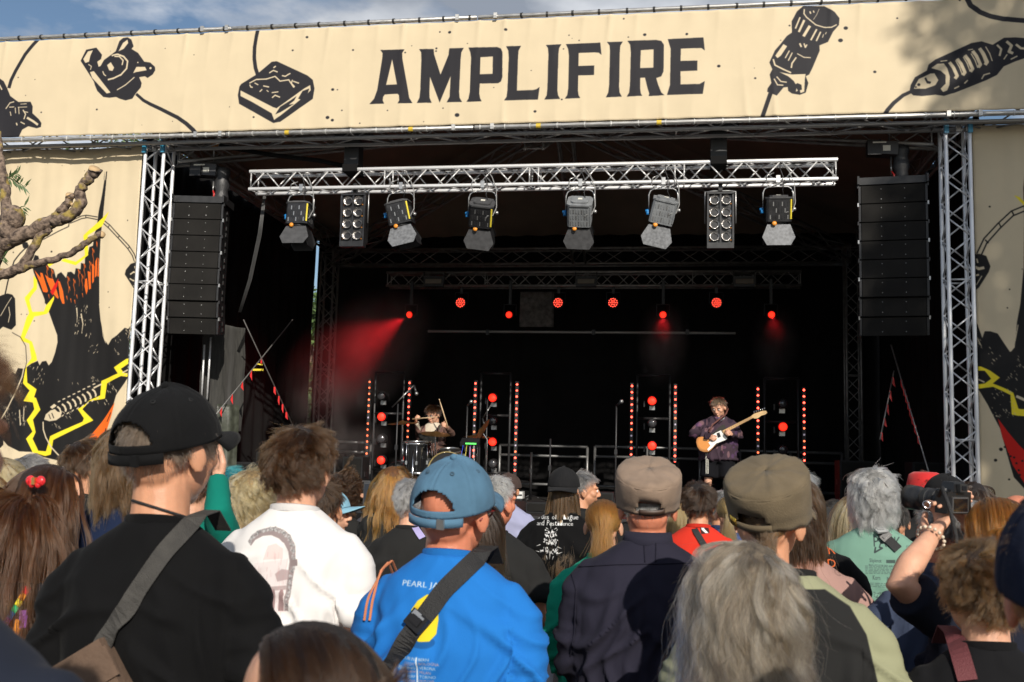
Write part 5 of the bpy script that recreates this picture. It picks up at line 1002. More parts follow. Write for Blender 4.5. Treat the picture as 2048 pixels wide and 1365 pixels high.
    if art:
        x0, zz0, ww, hh = -.36*s, .78*s+dz, .72*s, .80*s; cv = Canvas(ww*640, hh*640, srgb(*shirt), x0, zz0, 640, 640); art(cv, s, dz); mat = print_mat('cloth_'+sn, cv.image(sn), .85, .25, 420, sheen=.02, spec=.06)
        uvl = me.uv_layers.new(name='UVMap'); nl = len(me.loops); li = np.empty(nl, np.int32); me.loops.foreach_get('vertex_index', li); v, _ = mesh_np(me); uv = np.stack([(v[li, 0]-x0)/ww, (v[li, 2]-zz0)/hh], 1)
        pn = np.empty(len(me.polygons)*3, np.float32); me.polygons.foreach_get('normal', pn); ls = np.empty(len(me.polygons), np.int32); me.polygons.foreach_get('loop_total', ls); fr = np.repeat(pn.reshape(-1, 3)[:, 1] > .1, ls); uv[fr] = .002
        if art.__name__.startswith('all_'): uv = np.stack([(v[li, 0]-x0)/ww, (v[li, 2]-zz0)/hh], 1)
        uvl.data.foreach_set('uv', uv.astype(np.float32).ravel())
    else: mat = cloth(shirt, sn)
    sho = obj('shirt', me, mat, o)
    n = 26; rng = []
    for rr, zoff in ((.079, 1.492), (.0775, 1.512), (.0735, 1.515), (.072, 1.502)): rng += [(rr*w**.3*s*math.cos(2*math.pi*i/n), (rr*.92*math.sin(2*math.pi*i/n)-.022)*s, (zoff-.012*math.sin(2*math.pi*i/n))*s+dz) for i in range(n)]
    cm = MB().add(rng, [(j*n+i, j*n+(i+1) % n, (j+1)*n+(i+1) % n, (j+1)*n+i) for j in range(3) for i in range(n)]).mesh('collar', smooth=True)
    obj('collar', cm, cloth(tuple(c*.9 for c in shirt), sn+'_collar', bump=.5), sho)
    if trousers:
        m = MB()
        for sx in (-1, 1):
            if legs: hp, kn, an = (Wi @ Vector(q) for q in legs[sx])
            else: hp, kn, an = Vector((sx*.088*w, 0, .86))*s, Vector((sx*.10*w, .012, .47))*s, Vector((sx*.105*w, -.02, .06))*s
            if shorts: m.tube([hp, hp.lerp(kn, .4), hp.lerp(kn, .74)], [.10*s*g, .10*s*g, .105*s*g], 14)
            else: m.tube([hp, hp.lerp(kn, .5), kn, kn.lerp(an, .5), an], [.095*s, .088*s, .07*s, .066*s, .062*s], 14)
            m.ell(hp, .10*s*(.5+.5*g))
        loft(m, [(z*s+dz, hw*w*s*(.6+.4*g), .122*s*(.5+.5*g), 0) for z, hw in ((.80, .15), (.88, .178), (.98, .168))], 20)
        obj('shorts' if shorts else 'trousers', remesh(m, .02, 3), cloth(pants, 'pants_%02d_%02d_%02d' % tuple(int(c*99) for c in pants)), o)
    hair_o = None
    if hair:
        st = dict(ST[hair]); st.update(hmod or {}); hair_o = make_hair(o, HMx, D, st, seed, tone, s)
    rec = dict(o=o, W=W, HM=HMx, s=s, shirt=sho, D=D, A=A, loc=loc); PEOPLE[key] = rec
    bm = me.copy() if False else me; v, f = mesh_np(me); wv = [W @ Vector(p) for p in v]; rec['bvh'] = BVHTree.FromPolygons(wv, f)
    if cap: cap(rec)
    return rec
# headgear, worn: child of the person
def hgeo(rec, name, mb, mat, parent=None, smooth=True, sol=None):
    o = obj(name, mb.mesh(name, smooth=smooth), mat, parent or rec['o'])
    if sol: k = o.modifiers.new('thick', 'SOLIDIFY'); k.thickness = sol; k.offset = 0
    return o
def ball_cap(rgb, nm, opening=True, brim=True, back=False, strapmat=None, brimmat=None, text=None, bl=.085, pitch=7, big=1.06):
    def f(rec):
        HM = rec['HM'] @ Matrix.Rotation(R(pitch), 4, 'X') @ Matrix.Scale(big, 4) @ (Matrix.Rotation(math.pi, 4, 'Z') if back else Matrix()); mat = M('cap_'+nm, rgb, .88, var=.16, vs=14, bump=.22, bs=380, sheen=.03, spec=.08); n, m = 144, 40; vs = []; fs = []
        for j in range(m+1):
            for i in range(n):
                az = 2*math.pi*i/n; e0 = R(4-13*(.5-.5*math.cos(az))); el = e0+(R(89.5)-e0)*(j/m)**.9
                seam = min(abs(((az-R(60)*k+math.pi) % (2*math.pi))-math.pi) for k in range(6))*max(.05, math.cos(el))
                r = 1-.014*math.exp(-(seam/.022)**2)+.008*math.exp(-((seam-.06)/.02)**2); r += .012*noise.noise((math.sin(az)*3, math.cos(az)*3, el*2.5+rec['s']*9))+.007*noise.noise((math.sin(az)*8, math.cos(az)*8, el*7))
                d = Vector((math.sin(az)*math.cos(el)*.094, math.cos(az)*math.cos(el)*(.114), math.sin(el)*(.108+.006*math.cos(az))))*r; vs.append(HM @ (d+Vector((0, -.010, .020))))
        for j in range(m):
            for i in range(n):
                az = 2*math.pi*(i+.5)/n; da = abs(az-math.pi); t = j/m
                if opening and da < R(34) and .06 < t < .06+.25*math.sqrt(max(0, 1-(da/R(34))**2)): continue
                fs.append((j*n+i, j*n+(i+1) % n, (j+1)*n+(i+1) % n, (j+1)*n+i))
        co = hgeo(rec, 'cap', MB().add(vs, fs), mat, sol=.003)
        hgeo(rec, 'button', MB().ell(HM @ Vector((0, -.010, .129)), .010, 12, 8), mat, co)
        for k in range(6):
            az = R(30+60*k); el = R(48); d = Vector((math.sin(az)*math.cos(el)*.094, math.cos(az)*math.cos(el)*.114, math.sin(el)*.109)); c = Vector((0, -.010, .020)); q = HM @ (c+d*1.005)
            hgeo(rec, 'eyelet', MB().lathe([(.0035, .001), (.006, .0015), (.0065, -.001)], Matrix.Translation(q) @ (HM.to_3x3() @ d).to_track_quat('Z', 'Y').to_matrix().to_4x4(), 10), M('cap_eyelet_'+nm, tuple(c*.45 for c in rgb), .8), co)
        if opening:
            pts = [HM @ Vector((math.sin(a)*.0965, math.cos(a)*.1165-.010, .012-.018*(.5-.5*math.cos(a)))) for a in [math.pi+R(x) for x in range(-46, 47, 4)]]; b = MB(); up = HM.to_3x3() @ Vector((0, 0, 1)); vs = []
            for p in pts: vs += [p-up*.010, p+up*.010]
            b.add(vs, [(2*i, 2*i+1, 2*i+3, 2*i+2) for i in range(len(pts)-1)]); hgeo(rec, 'strap', b, strapmat or mat, co, sol=.003)
            q = HM @ Vector((-.03 if not back else .03, -.126, -.006)); hgeo(rec, 'buckle', MB().box(HM @ Vector((.03, -.124, -.006)), (.02, .008, .026), HM.to_3x3().normalized()), STEEL if nm == 'bluewash' else mat, co, False)
        if brim:
            b = MB(); vs = []; K = 16
            for j in range(6):
                for i in range(K+1):
                    a = R(-68+136*i/K); t = j/5; x = math.sin(a)*.094*(1-.04*t); y = math.cos(a)*.114-.010+t*bl*math.cos(a*.85); z = .026-.004*t-.026*(math.sin(a)**2)*(.3+t); vs.append(HM @ Vector((x, y, z)))
            b.add(vs, [(j*(K+1)+i, j*(K+1)+i+1, (j+1)*(K+1)+i+1, (j+1)*(K+1)+i) for j in range(5) for i in range(K)]); hgeo(rec, 'brim', b, brimmat or mat, co, sol=.004)
        rec['cap'] = co
        if text: text(rec, HM, co)
    return f
def cadet_cap(rgb, nm, leather=True, gold=False, slouch=0., pitch=27):
    def f(rec):
        HM = rec['HM'] @ Matrix.Translation((0, -.006, .037)) @ Matrix.Rotation(R(pitch), 4, 'X'); mat = M('cap_'+nm, rgb, .88, var=.15, vs=16, bump=.3, bs=300, sheen=.05, spec=.2); n = 72; vs = []; fs = []
        prof = [(1.0, 0, 0), (1.01, .12, 0), (1.02, .30, 0), (1.03, .32, 0), (1.045, .52, 0), (1.058, .76, 0), (1.054, .92, 0), (1.040, .975, 0), (1.026, 1, -.001), (1.022, 1, .003), (.985, 1, .009), (.88, 1, .014), (.6, 1, .018), (.3, 1, .0195), (.02, 1, .02)]
        for r, fz, dzz in prof:
            for i in range(n):
                az = 2*math.pi*i/n; zb = -.036-.030*math.cos(az); q = r*(1+.016*noise.noise((math.sin(az)*4, math.cos(az)*4, fz*3))+(.005*math.sin(az*17+fz*9) if .7 < fz < .99 else 0)); zz = zb+(.079-zb)*fz+dzz
                vs.append(HM @ Vector((math.sin(az)*.098*q, math.cos(az)*.115*q-.008, zz+.007*noise.noise((math.sin(az)*2.4*r, math.cos(az)*2.4*r, 3.3+fz))+.004*noise.noise((math.sin(az)*7*r, math.cos(az)*7*r, 1.3)))))
        for j in range(len(prof)-1):
            for i in range(n):
                az = 2*math.pi*(i+.5)/n; da = abs(az-math.pi)
                if j in (1, 2, 3) and da < R(26)*(1-(j-1)*.16): continue
                fs.append((j*n+i, j*n+(i+1) % n, (j+1)*n+(i+1) % n, (j+1)*n+i))
        co = hgeo(rec, 'cap', MB().add(vs, fs), mat, sol=.003); up = HM.to_3x3() @ Vector((0, 0, 1))
        def band(a0, a1, z, hw, r, m2, nme):
            b = MB(); vs = []; k = 14
            for i in range(k+1): a = math.pi+R(a0+(a1-a0)*i/k); p = HM @ Vector((math.sin(a)*.098*r, math.cos(a)*.115*r-.008, z)); vs += [p-up*hw, p+up*hw]
            b.add(vs, [(2*i, 2*i+1, 2*i+3, 2*i+2) for i in range(k)]); hgeo(rec, nme, b, m2, co, sol=.003)
        lt = M('brown_leather', (.05, .028, .018), .5, var=.3, vs=30)
        if leather: band(-28, 18, .001, .009, 1.03, lt, 'strap')
        else: band(-28, 28, .001, .009, 1.03, mat, 'strap')
        if gold: band(24, 38, .006, .012, 1.05, M('gold_buckle', (.7, .45, .08), .25, .9), 'buckle')
        b = MB(); vs = []; K = 14
        for j in range(5):
            for i in range(K+1): a = R(-60+120*i/K); t = j/4; vs.append(HM @ Vector((math.sin(a)*.098, math.cos(a)*.115-.008+t*.06*math.cos(a), -.055-.03*t+.012*math.sin(a)**2)))
        b.add(vs, [(j*(K+1)+i, j*(K+1)+i+1, (j+1)*(K+1)+i+1, (j+1)*(K+1)+i) for j in range(4) for i in range(K)]); hgeo(rec, 'brim', b, mat, co, sol=.004)
        sm = MB(); ring = lambda r, z, tl: [HM @ Vector((math.sin(2*math.pi*i/48)*.098*r, math.cos(2*math.pi*i/48)*.115*r-.008, z)) for i in range(49)]
        sm.tube(ring(1.036, .0785, .0), .0022, 5); hgeo(rec, 'seam', sm, mat, co)
    return f
def bucket(rgb, nm):
    def f(rec):
        HM = rec['HM']; mat = M('cap_'+nm, rgb, .85, var=.15, vs=14, bump=.25, bs=300, sheen=.15)
        co = hgeo(rec, 'cap', MB().lathe([(.0, .128), (.06, .126), (.086, .11), (.096, .06), (.104, .0), (.104, -.004)], HM @ Matrix.Diagonal((1, 1.18, 1, 1)), 36), mat, sol=.003)
        hgeo(rec, 'brim', MB().lathe([(.104, .002), (.125, -.018), (.145, -.028)], HM @ Matrix.Diagonal((1, 1.12, 1, 1)), 36), mat, co, sol=.003)
    return f
def glasses(rec, mat=None, lens=None):
    HM = rec['HM']; mb = MB(); r3 = HM.to_3x3().normalized(); sc = 1
    for s in (-1, 1):
        ring = [HM @ Vector((s*.034+.024*math.cos(a), .108-.01*abs(math.cos(a)), .004+.019*math.sin(a))) for a in [2*math.pi*i/16 for i in range(17)]]; mb.tube(ring, .0026, 6)
        mb.tube([HM @ Vector((s*.058, .102, .008)), HM @ Vector((s*.078, .07, .008)), HM @ Vector((s*.086, -.002, .006)), HM @ Vector((s*.086, -.028, -.012))], .0028, 6)
    mb.tube([HM @ Vector((-.01, .112, .006)), HM @ Vector((.01, .112, .006))], .0026, 6); g = hgeo(rec, 'glasses', mb, mat or BLACKM)
    if lens:
        for s in (-1, 1): hgeo(rec, 'lens', MB().lathe([(.0225, 0), (0, .004)], HM @ Matrix.Translation((s*.034, .106, .004)) @ Matrix.Rotation(R(-90), 4, 'X'), 16), lens, g)
def face(rec, brow=(.05, .03, .02)):
    HM = rec['HM']
    for s in (-1, 1):
        e = hgeo(rec, 'eye', MB().ell(HM @ Vector((s*.031, .0865, .002)), .0112*1.05, 12, 8), M('eye_white', (.6, .57, .54), .25)); hgeo(rec, 'iris', MB().ell(HM @ Vector((s*.031, .0945, .001)), .0055, 10, 6), M('eye_iris', (.02, .015, .01), .15), e)
        hgeo(rec, 'eyebrow', MB().tube([HM @ Vector((s*.013, .0985, .021)), HM @ Vector((s*.03, .0985, .027)), HM @ Vector((s*.05, .088, .021))], [.0035, .0045, .002], 6), M('brow_%d' % int(brow[0]*999), brow, .8))
    hgeo(rec, 'mouth', MB().ell(HM @ Vector((0, .0995, -.063)), (.019, .0045, .0045), 12, 6), M('lips', (.36, .11, .09), .4))
# straps that lie on the cloth
def hit(rec, px, py, lift=.006):
    d = ray(px, py).normalized(); o = Vector((0, 0, CAM_Z)); loc, nr, i, dist = rec['bvh'].ray_cast(o, d)
    if loc is None: return None, -d
    return loc+nr*lift, nr
def strap(rec, pts, w, name, label, cat, mat, lift=.006, n=26, over=True, buckle=None, group=None, parent=None):
    L_ = [Vector(p) for p in pts]; seg = [(b-a).length for a, b in zip(L_, L_[1:])]; tot = sum(seg); ctr = []
    for k in range(n+1):
        d = tot*k/n; i = 0
        while i < len(seg)-1 and d > seg[i]: d -= seg[i]; i += 1
        p = L_[i].lerp(L_[i+1], min(1, d/seg[i])); h, nr = hit(rec, p.x, p.y, lift)
        if h is not None: ctr.append((h, nr))
    for _ in range(2): ctr = [ctr[0]]+[((ctr[i-1][0]+ctr[i][0]*2+ctr[i+1][0])/4, (ctr[i-1][1]+ctr[i][1]+ctr[i+1][1]).normalized()) for i in range(1, len(ctr)-1)]+[ctr[-1]]
    if over:                                    # carry on over the shoulder to the chest
        d0 = (ctr[0][0]-ctr[2][0]).normalized(); p = ctr[0][0]
        ctr = [(p+d0*.05+Vector((0, .13, -.05)), Vector((0, .5, .8))), (p+d0*.04+Vector((0, .07, .006)), Vector((0, .1, 1))), (p+d0*.02+Vector((0, .02, .008)), Vector((0, -.5, .8)))]+ctr
    vs = []; fs = []
    for i, (p, nr) in enumerate(ctr):
        t = (ctr[min(i+1, len(ctr)-1)][0]-ctr[max(i-1, 0)][0]).normalized(); sd = t.cross(nr).normalized()*w/2; vs += [p-sd, p+sd, p+sd+nr*.003, p-sd+nr*.003]
    for i in range(len(ctr)-1):
        for k in range(4): fs.append((4*i+k, 4*i+(k+1) % 4, 4*i+4+(k+1) % 4, 4*i+4+k))
    o = thing(name, label, cat, ctr[-1][0], 0, group); MB().add(vs, fs).build('strap', mat, o, False)
    if buckle is not None:
        for px, py, bw, bh, bm in buckle:
            h, nr = hit(rec, px, py, lift+.008)
            if h is None: continue
            i = min(range(len(ctr)), key=lambda i: (ctr[i][0]-h).length); t = (ctr[min(i+1, len(ctr)-1)][0]-ctr[max(i-1, 0)][0]).normalized(); sd = t.cross(nr).normalized(); mm = Matrix((sd, t, nr)).transposed()
            MB().box(h, (bw, bh, .010), mm).box(h+nr*.006, (bw*.6, bh*.45, .006), mm).build('buckle', bm, o)
    return o
# ------------------------------------------------------------------ the crowd: printed shirts first
def PL(px, py, cx, D): return ((px-cx)/FPX*(D-.13), 1.72+(924+.0267*(px-1357)-py)/FPX*(D-.13))
def PLs(pts, cx, D): return [PL(x, y, cx, D) for x, y in pts]
WH = srgb(.72, .72, .72)
def blue_art(cv, s, dz):
    D, c = 2.75, 884; k = (D-.13)/FPX
    x, z = PL(806, 1174, c, D); cv.text('PEARL JAM', x, z, 11*k, WH, 96*k, 'LEFT', bold=.02)
    cv.dot(*PL(864, 1278, c, D), 26*k, srgb(.012, .07, .22), .7, 12*k, 24)
    cv.fill([PLs([(858,1188),(872,1189),(882,1205),(886,1235),(884,1262),(872,1276),(852,1277),(836,1268),(826,1242),(828,1218),(840,1200)], c-7, D)], srgb(.78, .58, .03)); cv.dot(*PL(858, 1248, c, D), 12*k, srgb(.82, .72, .3), .8); cv.dot(*PL(846, 1218, c, D), 8*k, srgb(.6, .38, .02), .5)
    cv.stroke(PLs([(857.5,1305),(858.5,1420)], c, D), 3*k, WH)
    for i, (a, b) in enumerate((('DUBLIN', 'BERN'), ('LEEDS', 'BOLOGNA'), ('READING', 'VERONA'), ('ARNHEM', 'MILAN'), ('ANTWERP', 'TORINO'), ('BARCELONA', 'PISTOIA'), ('VITORIA', 'PRAGUE'), ('LISBON', 'BERLIN'), ('MADRID', 'MUNICH'))):
        y = 1312+8.6*i; col = srgb(.68, .30, .28) if i % 2 else srgb(.72, .62, .62)
        cv.text(a, *PL(854, y, c, D), 6.0*k, col, None, 'RIGHT', bold=.012); cv.text(b, *PL(862, y, c, D), 6.0*k, col, None, 'LEFT', bold=.012)
def arch_art(cv, s, dz):
    D, c = 3.2, 572; k = (D-.13)/FPX; rr = random.Random(4); G = srgb(.24, .19, .19)
    out = [(497,1088),(503,1075),(518,1065),(540,1059),(556,1058),(575,1064),(590,1075),(602,1092),(606,1110),(608,1130),(604,1160),(602,1190),(598,1222)]; inn = [(590,1222),(592,1180),(594,1150),(595,1125),(590,1104),(580,1090),(565,1080),(548,1074),(530,1076),(514,1084),(506,1096)]
    cv.fill([PLs([(520,1130),(590,1120),(592,1225),(530,1225)], c, D)], srgb(.62, .50, .50), .35); cv.fill([PLs([(545,1095),(562,1090),(578,1100),(580,1120),(540,1122)], c, D)], srgb(.62, .42, .40), .5)
    cv.fill([PLs(out+inn, c, D)], G, .9)
    for _ in range(420):
        i = rr.randrange(len(out)-1); t = rr.random(); x = out[i][0]+(out[i+1][0]-out[i][0])*t; y = out[i][1]+(out[i+1][1]-out[i][1])*t; f = rr.random()*.13; x += (545-x)*f; y += (1150-y)*f*.6
        cv.dot(*PL(x, y, c, D), rr.uniform(.8, 2.2)*k, srgb(*(rr.uniform(.08, .6),)*3), .6, n=6)
    cv.fill([PLs([(596,1122),(612,1120),(612,1133),(598,1135)], c, D)], G); cv.fill([PLs([(566,1150),(580,1140),(596,1142),(594,1160),(572,1165)], c, D)], srgb(.35, .25, .25), .7)
    for x in (548, 566, 584): cv.fill([PLs([(x-6,1222),(x-6,1190),(x-3,1180),(x+2,1180),(x+5,1190),(x+5,1222)], c, D)], srgb(.2, .12, .12), .8)
    cv.fill([PLs([(525,1178),(592,1172),(592,1180),(525,1186)], c, D)], srgb(.3, .22, .22), .7)
    for _ in range(60): x, y = rr.uniform(525, 592), rr.uniform(1095, 1225); cv.stroke(PLs([(x, y), (x+rr.uniform(-1, 1), y+rr.uniform(4, 18))], c, D), rr.uniform(.6, 2)*k, srgb(.5, .28, .28), .35)
def horde_art(cv, s, dz):
    D, c = 6.2, 1122; k = (D-.13)/FPX; rr = random.Random(2)
    def black(txt, px, py, w, h):
        n = len(txt); x = px; adv = w/n
        for ch in txt:                          # broad-pen strokes on top of the letter make it read as blackletter
            if ch != ' ':
                cv.text(ch, *PL(x+adv*.5, py, c, D), h*(1.0 if ch.isupper() or ch in 'dflgqtph' else .74)*k, WH, adv*.92*k, bold=.02)
                hh = h*(1. if ch.isupper() else .72)
                for q in (): cv.fill([PLs([(x+adv*q-.4, py-hh), (x+adv*q+.5, py-hh-1.2), (x+adv*q+.6, py-1), (x+adv*q-.2, py+.7), (x+adv*q-.6, py-.5)], c, D)], WH)
            x += adv
    black('Hordes of Plague', 1063, 1038, 93, 12); black('and Pestilence', 1073, 1050, 74, 11)
    for y0, y1, xa, xb in ((1060, 1070, 1092, 1116), (1076, 1086, 1090, 1116), (1094, 1105, 1082, 1120)):
        for _ in range(60): x, y = rr.uniform(xa, xb), rr.uniform(y0, y1); cv.stroke(PLs([(x, y), (x+rr.uniform(-2, 3), y+rr.uniform(-4, 4))], c, D), rr.uniform(.8, 2)*k, WH, .9)
    for x, y, l, a in ((1103, 1050, 12, 90), (1103, 1110, 10, 90), (1097, 1112, 8, 70), (1110, 1112, 8, 110), (1080, 1088, 9, 160), (1122, 1092, 9, 20), (1078, 1100, 8, 190), (1124, 1102, 8, -20), (1100, 1072, 8, 60), (1107, 1072, 8, 120), (1096, 1056, 6, 30), (1112, 1056, 6, 150)):
        cv.stroke(PLs([(x-l*math.cos(R(a))/2, y-l*math.sin(R(a))/2), (x+l*math.cos(R(a))/2, y+l*math.sin(R(a))/2)], c, D), 1.6*k, WH, w2=.5*k)
def park_art(cv, s, dz):
    D, c = 5.0, 1744; k = (D-.13)/FPX; I = srgb(.045, .06, .06)
    cv.text('PARK', *PL(1762, 1084, c, D), 20*k, I, 50*k, bold=.03); cv.stroke(PLs([(1740,1084),(1738,1094),(1752,1086),(1746,1084)], c, D), 3*k, I); cv.text('IM', *PL(1768, 1058, c, D), 6*k, I)
    cv.text('Slipknot', *PL(1739, 1112, c, D), 7*k, I, 21*k, bold=.01); cv.fill([PLs([(1758,1107),(1774,1107),(1774,1113),(1758,1113)], c, D)], I, .8); cv.text('LIMP', *PL(1786, 1113, c, D), 6*k, I, 12*k)
    cv.text('Korn', *PL(1740, 1144, c, D), 9*k, I, 13*k, bold=.02); cv.text('Mosh', *PL(1765, 1144, c, D), 6*k, I, 13*k, bold=.02); cv.text('EST. IN', *PL(1804, 1085, c, D), 3.5*k, I, 16*k); cv.stroke(PLs([(1796,1089),(1812,1089)], c, D), .8*k, I)
    rr = random.Random(9)
    for i in range(9):
        y = 1119+i*2.6 if i < 6 else 1150+(i-6)*3; x = 1720
        while x < 1795: w = rr.uniform(3, 9); cv.stroke(PLs([(x, y), (x+w, y)], c, D), 1.3*k, I, .55); x += w+1.5
    cv.text('BULLET FOR MY VALENTINE', *PL(1757, 1119, c, D), 3*k, I, 60*k)
    for x0 in (1735, 1760):
        for _ in range(40): x, y = rr.uniform(x0, x0+15), rr.uniform(1166, 1176); cv.stroke(PLs([(x, y), (x+rr.uniform(-3, 3), y+rr.uniform(-2, 2))], c, D), .9*k, I, .8)
def eer_art(cv, s, dz):
    D, c = 3.95, 1580; k = (D-.13)/FPX; O = srgb(.75, .15, .04); cv.text('DEER', *PL(1628, 1100, c, D), 19*k, O, 66*k, bold=.04); cv.text('FOLD', *PL(1628, 1124, c, D), 16*k, O, 60*k, bold=.04)
def pink_art(cv, s, dz):
    D, c = 3.0, 100; k = (D-.13)/FPX; O = srgb(.75, .06, .16); cv.text('LOUD,', *PL(85, 1096, c, D), 19*k, O, 70*k, bold=.04); cv.text('BAKERI', *PL(85, 1121, c, D), 17*k, O, 76*k, bold=.04)
def kit_art(cv, s, dz):
    D, c = 6.0, 1397; k = (D-.13)/FPX; cv.fill([PLs([(1399,1048),(1415,1046),(1418,1062),(1402,1064)], c, D)], srgb(.05, .02, .02)); cv.fill([PLs([(1401,1049),(1408,1048),(1408,1054),(1416,1062),(1410,1062),(1403,1056)], c, D)], WH)
def tee_art(cv, s, dz):
    D, c = 2.7, 1955; k = (D-.13)/FPX; rr = random.Random(6); cv.fill([PLs([(1912,1345),(1924,1344),(1924,1400),(1913,1400)], c, D)], srgb(.08, .4, .6)); cv.fill([PLs([(1930,1354),(1960,1350),(2020,1352),(2030,1400),(1930,1400)], c, D)], srgb(.75, .22, .05))
    for _ in range(40): x, y = rr.uniform(1912, 2020), rr.uniform(1346, 1400); cv.stroke(PLs([(x, y), (x+rr.uniform(-8, 8), y+rr.uniform(-4, 8))], c, D), rr.uniform(1.5, 4)*k, srgb(*rr.choice([(.02, .02, .02), (.7, .5, .1), (.05, .3, .5)])), .85)
def all_raglan(cv, s, dz):
    D, c = 2.75, 1575; S_ = srgb(.27, .275, .17); B_ = srgb(.02, .02, .02)
    cv.a[..., :3] = S_
    cv.fill([[(-.11*s, 1.475*s), (.10*s, 1.475*s), (.16*s, 1.435*s), (.200*s, 1.37*s), (.225*s, 1.26*s), (.245*s, 1.12*s), (.25*s, .7*s), (-.25*s, .7*s), (-.245*s, 1.12*s), (-.225*s, 1.26*s), (-.20*s, 1.37*s), (-.16*s, 1.435*s)]], B_)
def all_sheer(cv, s, dz):
    rr = random.Random(8); cv.a[..., :3] = srgb(.055, .035, .05)
    for _ in range(90):
        x, z = rr.uniform(-.36, .36), rr.uniform(.8, 1.55); cv.dot(x, z, rr.uniform(.01, .045), srgb(*rr.choice([(.20, .09, .16), (.015, .01, .015), (.26, .14, .15), (.10, .05, .13), (.02, .015, .03)])), .6, rr.uniform(.015, .05))
def all_camo(cv, s, dz):
    rr = random.Random(3); cv.a[..., :3] = srgb(.13, .075, .06)
    for _ in range(120):
        x, z = rr.uniform(-.36, .36), rr.uniform(.8+dz, 1.55+dz); cv.dot(x, z, rr.uniform(.015, .04), srgb(*rr.choice([(.03, .02, .02), (.42, .33, .26), (.20, .11, .09), (.10, .055, .05), (.06, .08, .06)])), .8, rr.uniform(.02, .06))
    cv.fill([[(-.12, 1.50*s+dz), (.12, 1.50*s+dz), (.07, 1.33*s+dz), (.0, 1.27*s+dz), (-.07, 1.33*s+dz)]], srgb(.55, .48, .38)); cv.fill([[(-.14, 1.30*s+dz), (.14, 1.30*s+dz), (.13, 1.17*s+dz), (-.13, 1.17*s+dz)]], srgb(.02, .02, .02))
BK = (.0065, .0065, .007)
CAPBLK = M('cap_lining', (.015, .015, .016), .8)
# ---- nearest rows
person('blackcap', 350, 772, 2.3, 'tall person in black cap and black shirt with a grey strap across the back', 'undercap', 'greybrown', TAN, BK, 'black_tee', rz=4, head=(-20, 0, 0), neck=.0, w=1.01, g=1.1, cap=ball_cap((.007, .007, .0075), 'black', bl=.07), hmod=dict(len=.034, n=1.4, below=34), amp=1.1, hs=1.12)
person('white', 606, 846, 3.15, 'person with tousled brown hair in white shirt printed with a stone arch', 'short', 'brown', PALE, (.72, .70, .69), 'white_tee', arch_art, rz=0, head=(-8, 0, 0), w=1.0, g=1.0, amp=1.15, hmod=dict(thick=1.14, n=1.9, len=.05, lift=.08, frizz=.12, curl=.004, curlf=90, whorl=(.01, -.03, .11), top=.15, clump=.55, swirl=.75, K=9, stray=.05), extra=.03, neck=.055, hs=1.05)
person('blue', 912, 913, 2.75, 'person in washed blue cap and bright blue shirt with yellow print', None, 'pinkgrey', RUDDY, (.018, .16, .50), 'blue_tee', blue_art, rz=-4, head=(-11, 0, 3), w=.99, g=1.2, cap=lambda r: (ball_cap((.075, .155, .235), 'bluewash')(r), glasses(r, M('red_frame', (.2, .02, .02), .4))), hmod=dict(len=.006, n=.3), neck=.045, hs=1.10, amp=1.1)
person('beige', 1297, 928, 3.5, 'person in beige cadet cap and dark navy overshirt with collar', 'undercap', 'silver', RUDDY, (.022, .021, .034), 'navy_overshirt', sleeve='long', rz=4, head=(0, -3, 0), neck=.05, w=1.14, g=1.25, cap=cadet_cap((.235, .17, .125), 'beige'), hmod=dict(len=.014, below=-8), amp=1.2, hs=1.06)
person('olive', 1572, 930, 2.75, 'person in olive cadet cap with brown ponytail and black shirt with sage sleeves', 'pony', 'midbrown', TAN, (.02, .02, .02), 'raglan_tee', all_raglan, rz=-10, head=(-16, 0, 5), hx=-.043, w=1.0, g=1.1, sex='f', cap=cadet_cap((.13, .10, .062), 'olive', leather=False, gold=True, slouch=.3), hmod=dict(len=.20, clump=.5, tie=(.045, -.108, -.045), below=0, n=1.8), amp=1.1, hs=1.08)
person('shag', 1490, 1072, 2.0, 'person with shaggy streaked blond grey hair in front, close to the camera', 'shag', 'greyblond', PALE, (.35, .03, .035), 'red_top', rz=4, head=(8, 0, 0), w=.9, g=1., sex='f', hs=1.06)
person('parting', 632, 1220, 1.28, 'person with smooth dark brown parted hair at the bottom, closest to the camera', 'long', 'darkbrown', PALE, (.03, .03, .035), 'dark_top', rz=50, head=(32, -6, 0), w=.92, g=1., sex='f', hmod=dict(part=.01, n=1.5, thick=1.06, stray=.01, len=.34, line='parted'), hs=1.0)
person('leftedge', -165, 632, 1.0, 'tall person cut off at the left edge with a dark navy shoulder', 'tousled', 'chestnut', PALE, (.018, .022, .035), 'navy_jumper', sleeve='long', rz=0, w=1.14, g=1.1)
person('rightcap', 2178, 945, 1.25, 'person in dark navy cap cut off at the right edge, showing one ear', 'crop', 'chestnut', RUDDY, (.02, .02, .022), 'black_tee', rz=-16, head=(-8, 0, 0), w=1.1, g=1.1, cap=ball_cap((.012, .016, .035), 'navy', opening=False))
person('boy', 1960, 1082, 2.7, 'short person with curly light brown hair and maroon strap in the lower right', 'tousled', 'midbrown', PALE, (.010, .010, .011), 'print_tee', tee_art, rz=6, head=(8, 0, 0), w=.98, g=.95, hmod=dict(thick=1.14, len=.055, lift=.1, curl=.007, n=1.7, clump=.55, swirl=.8, K=9), hs=.98)
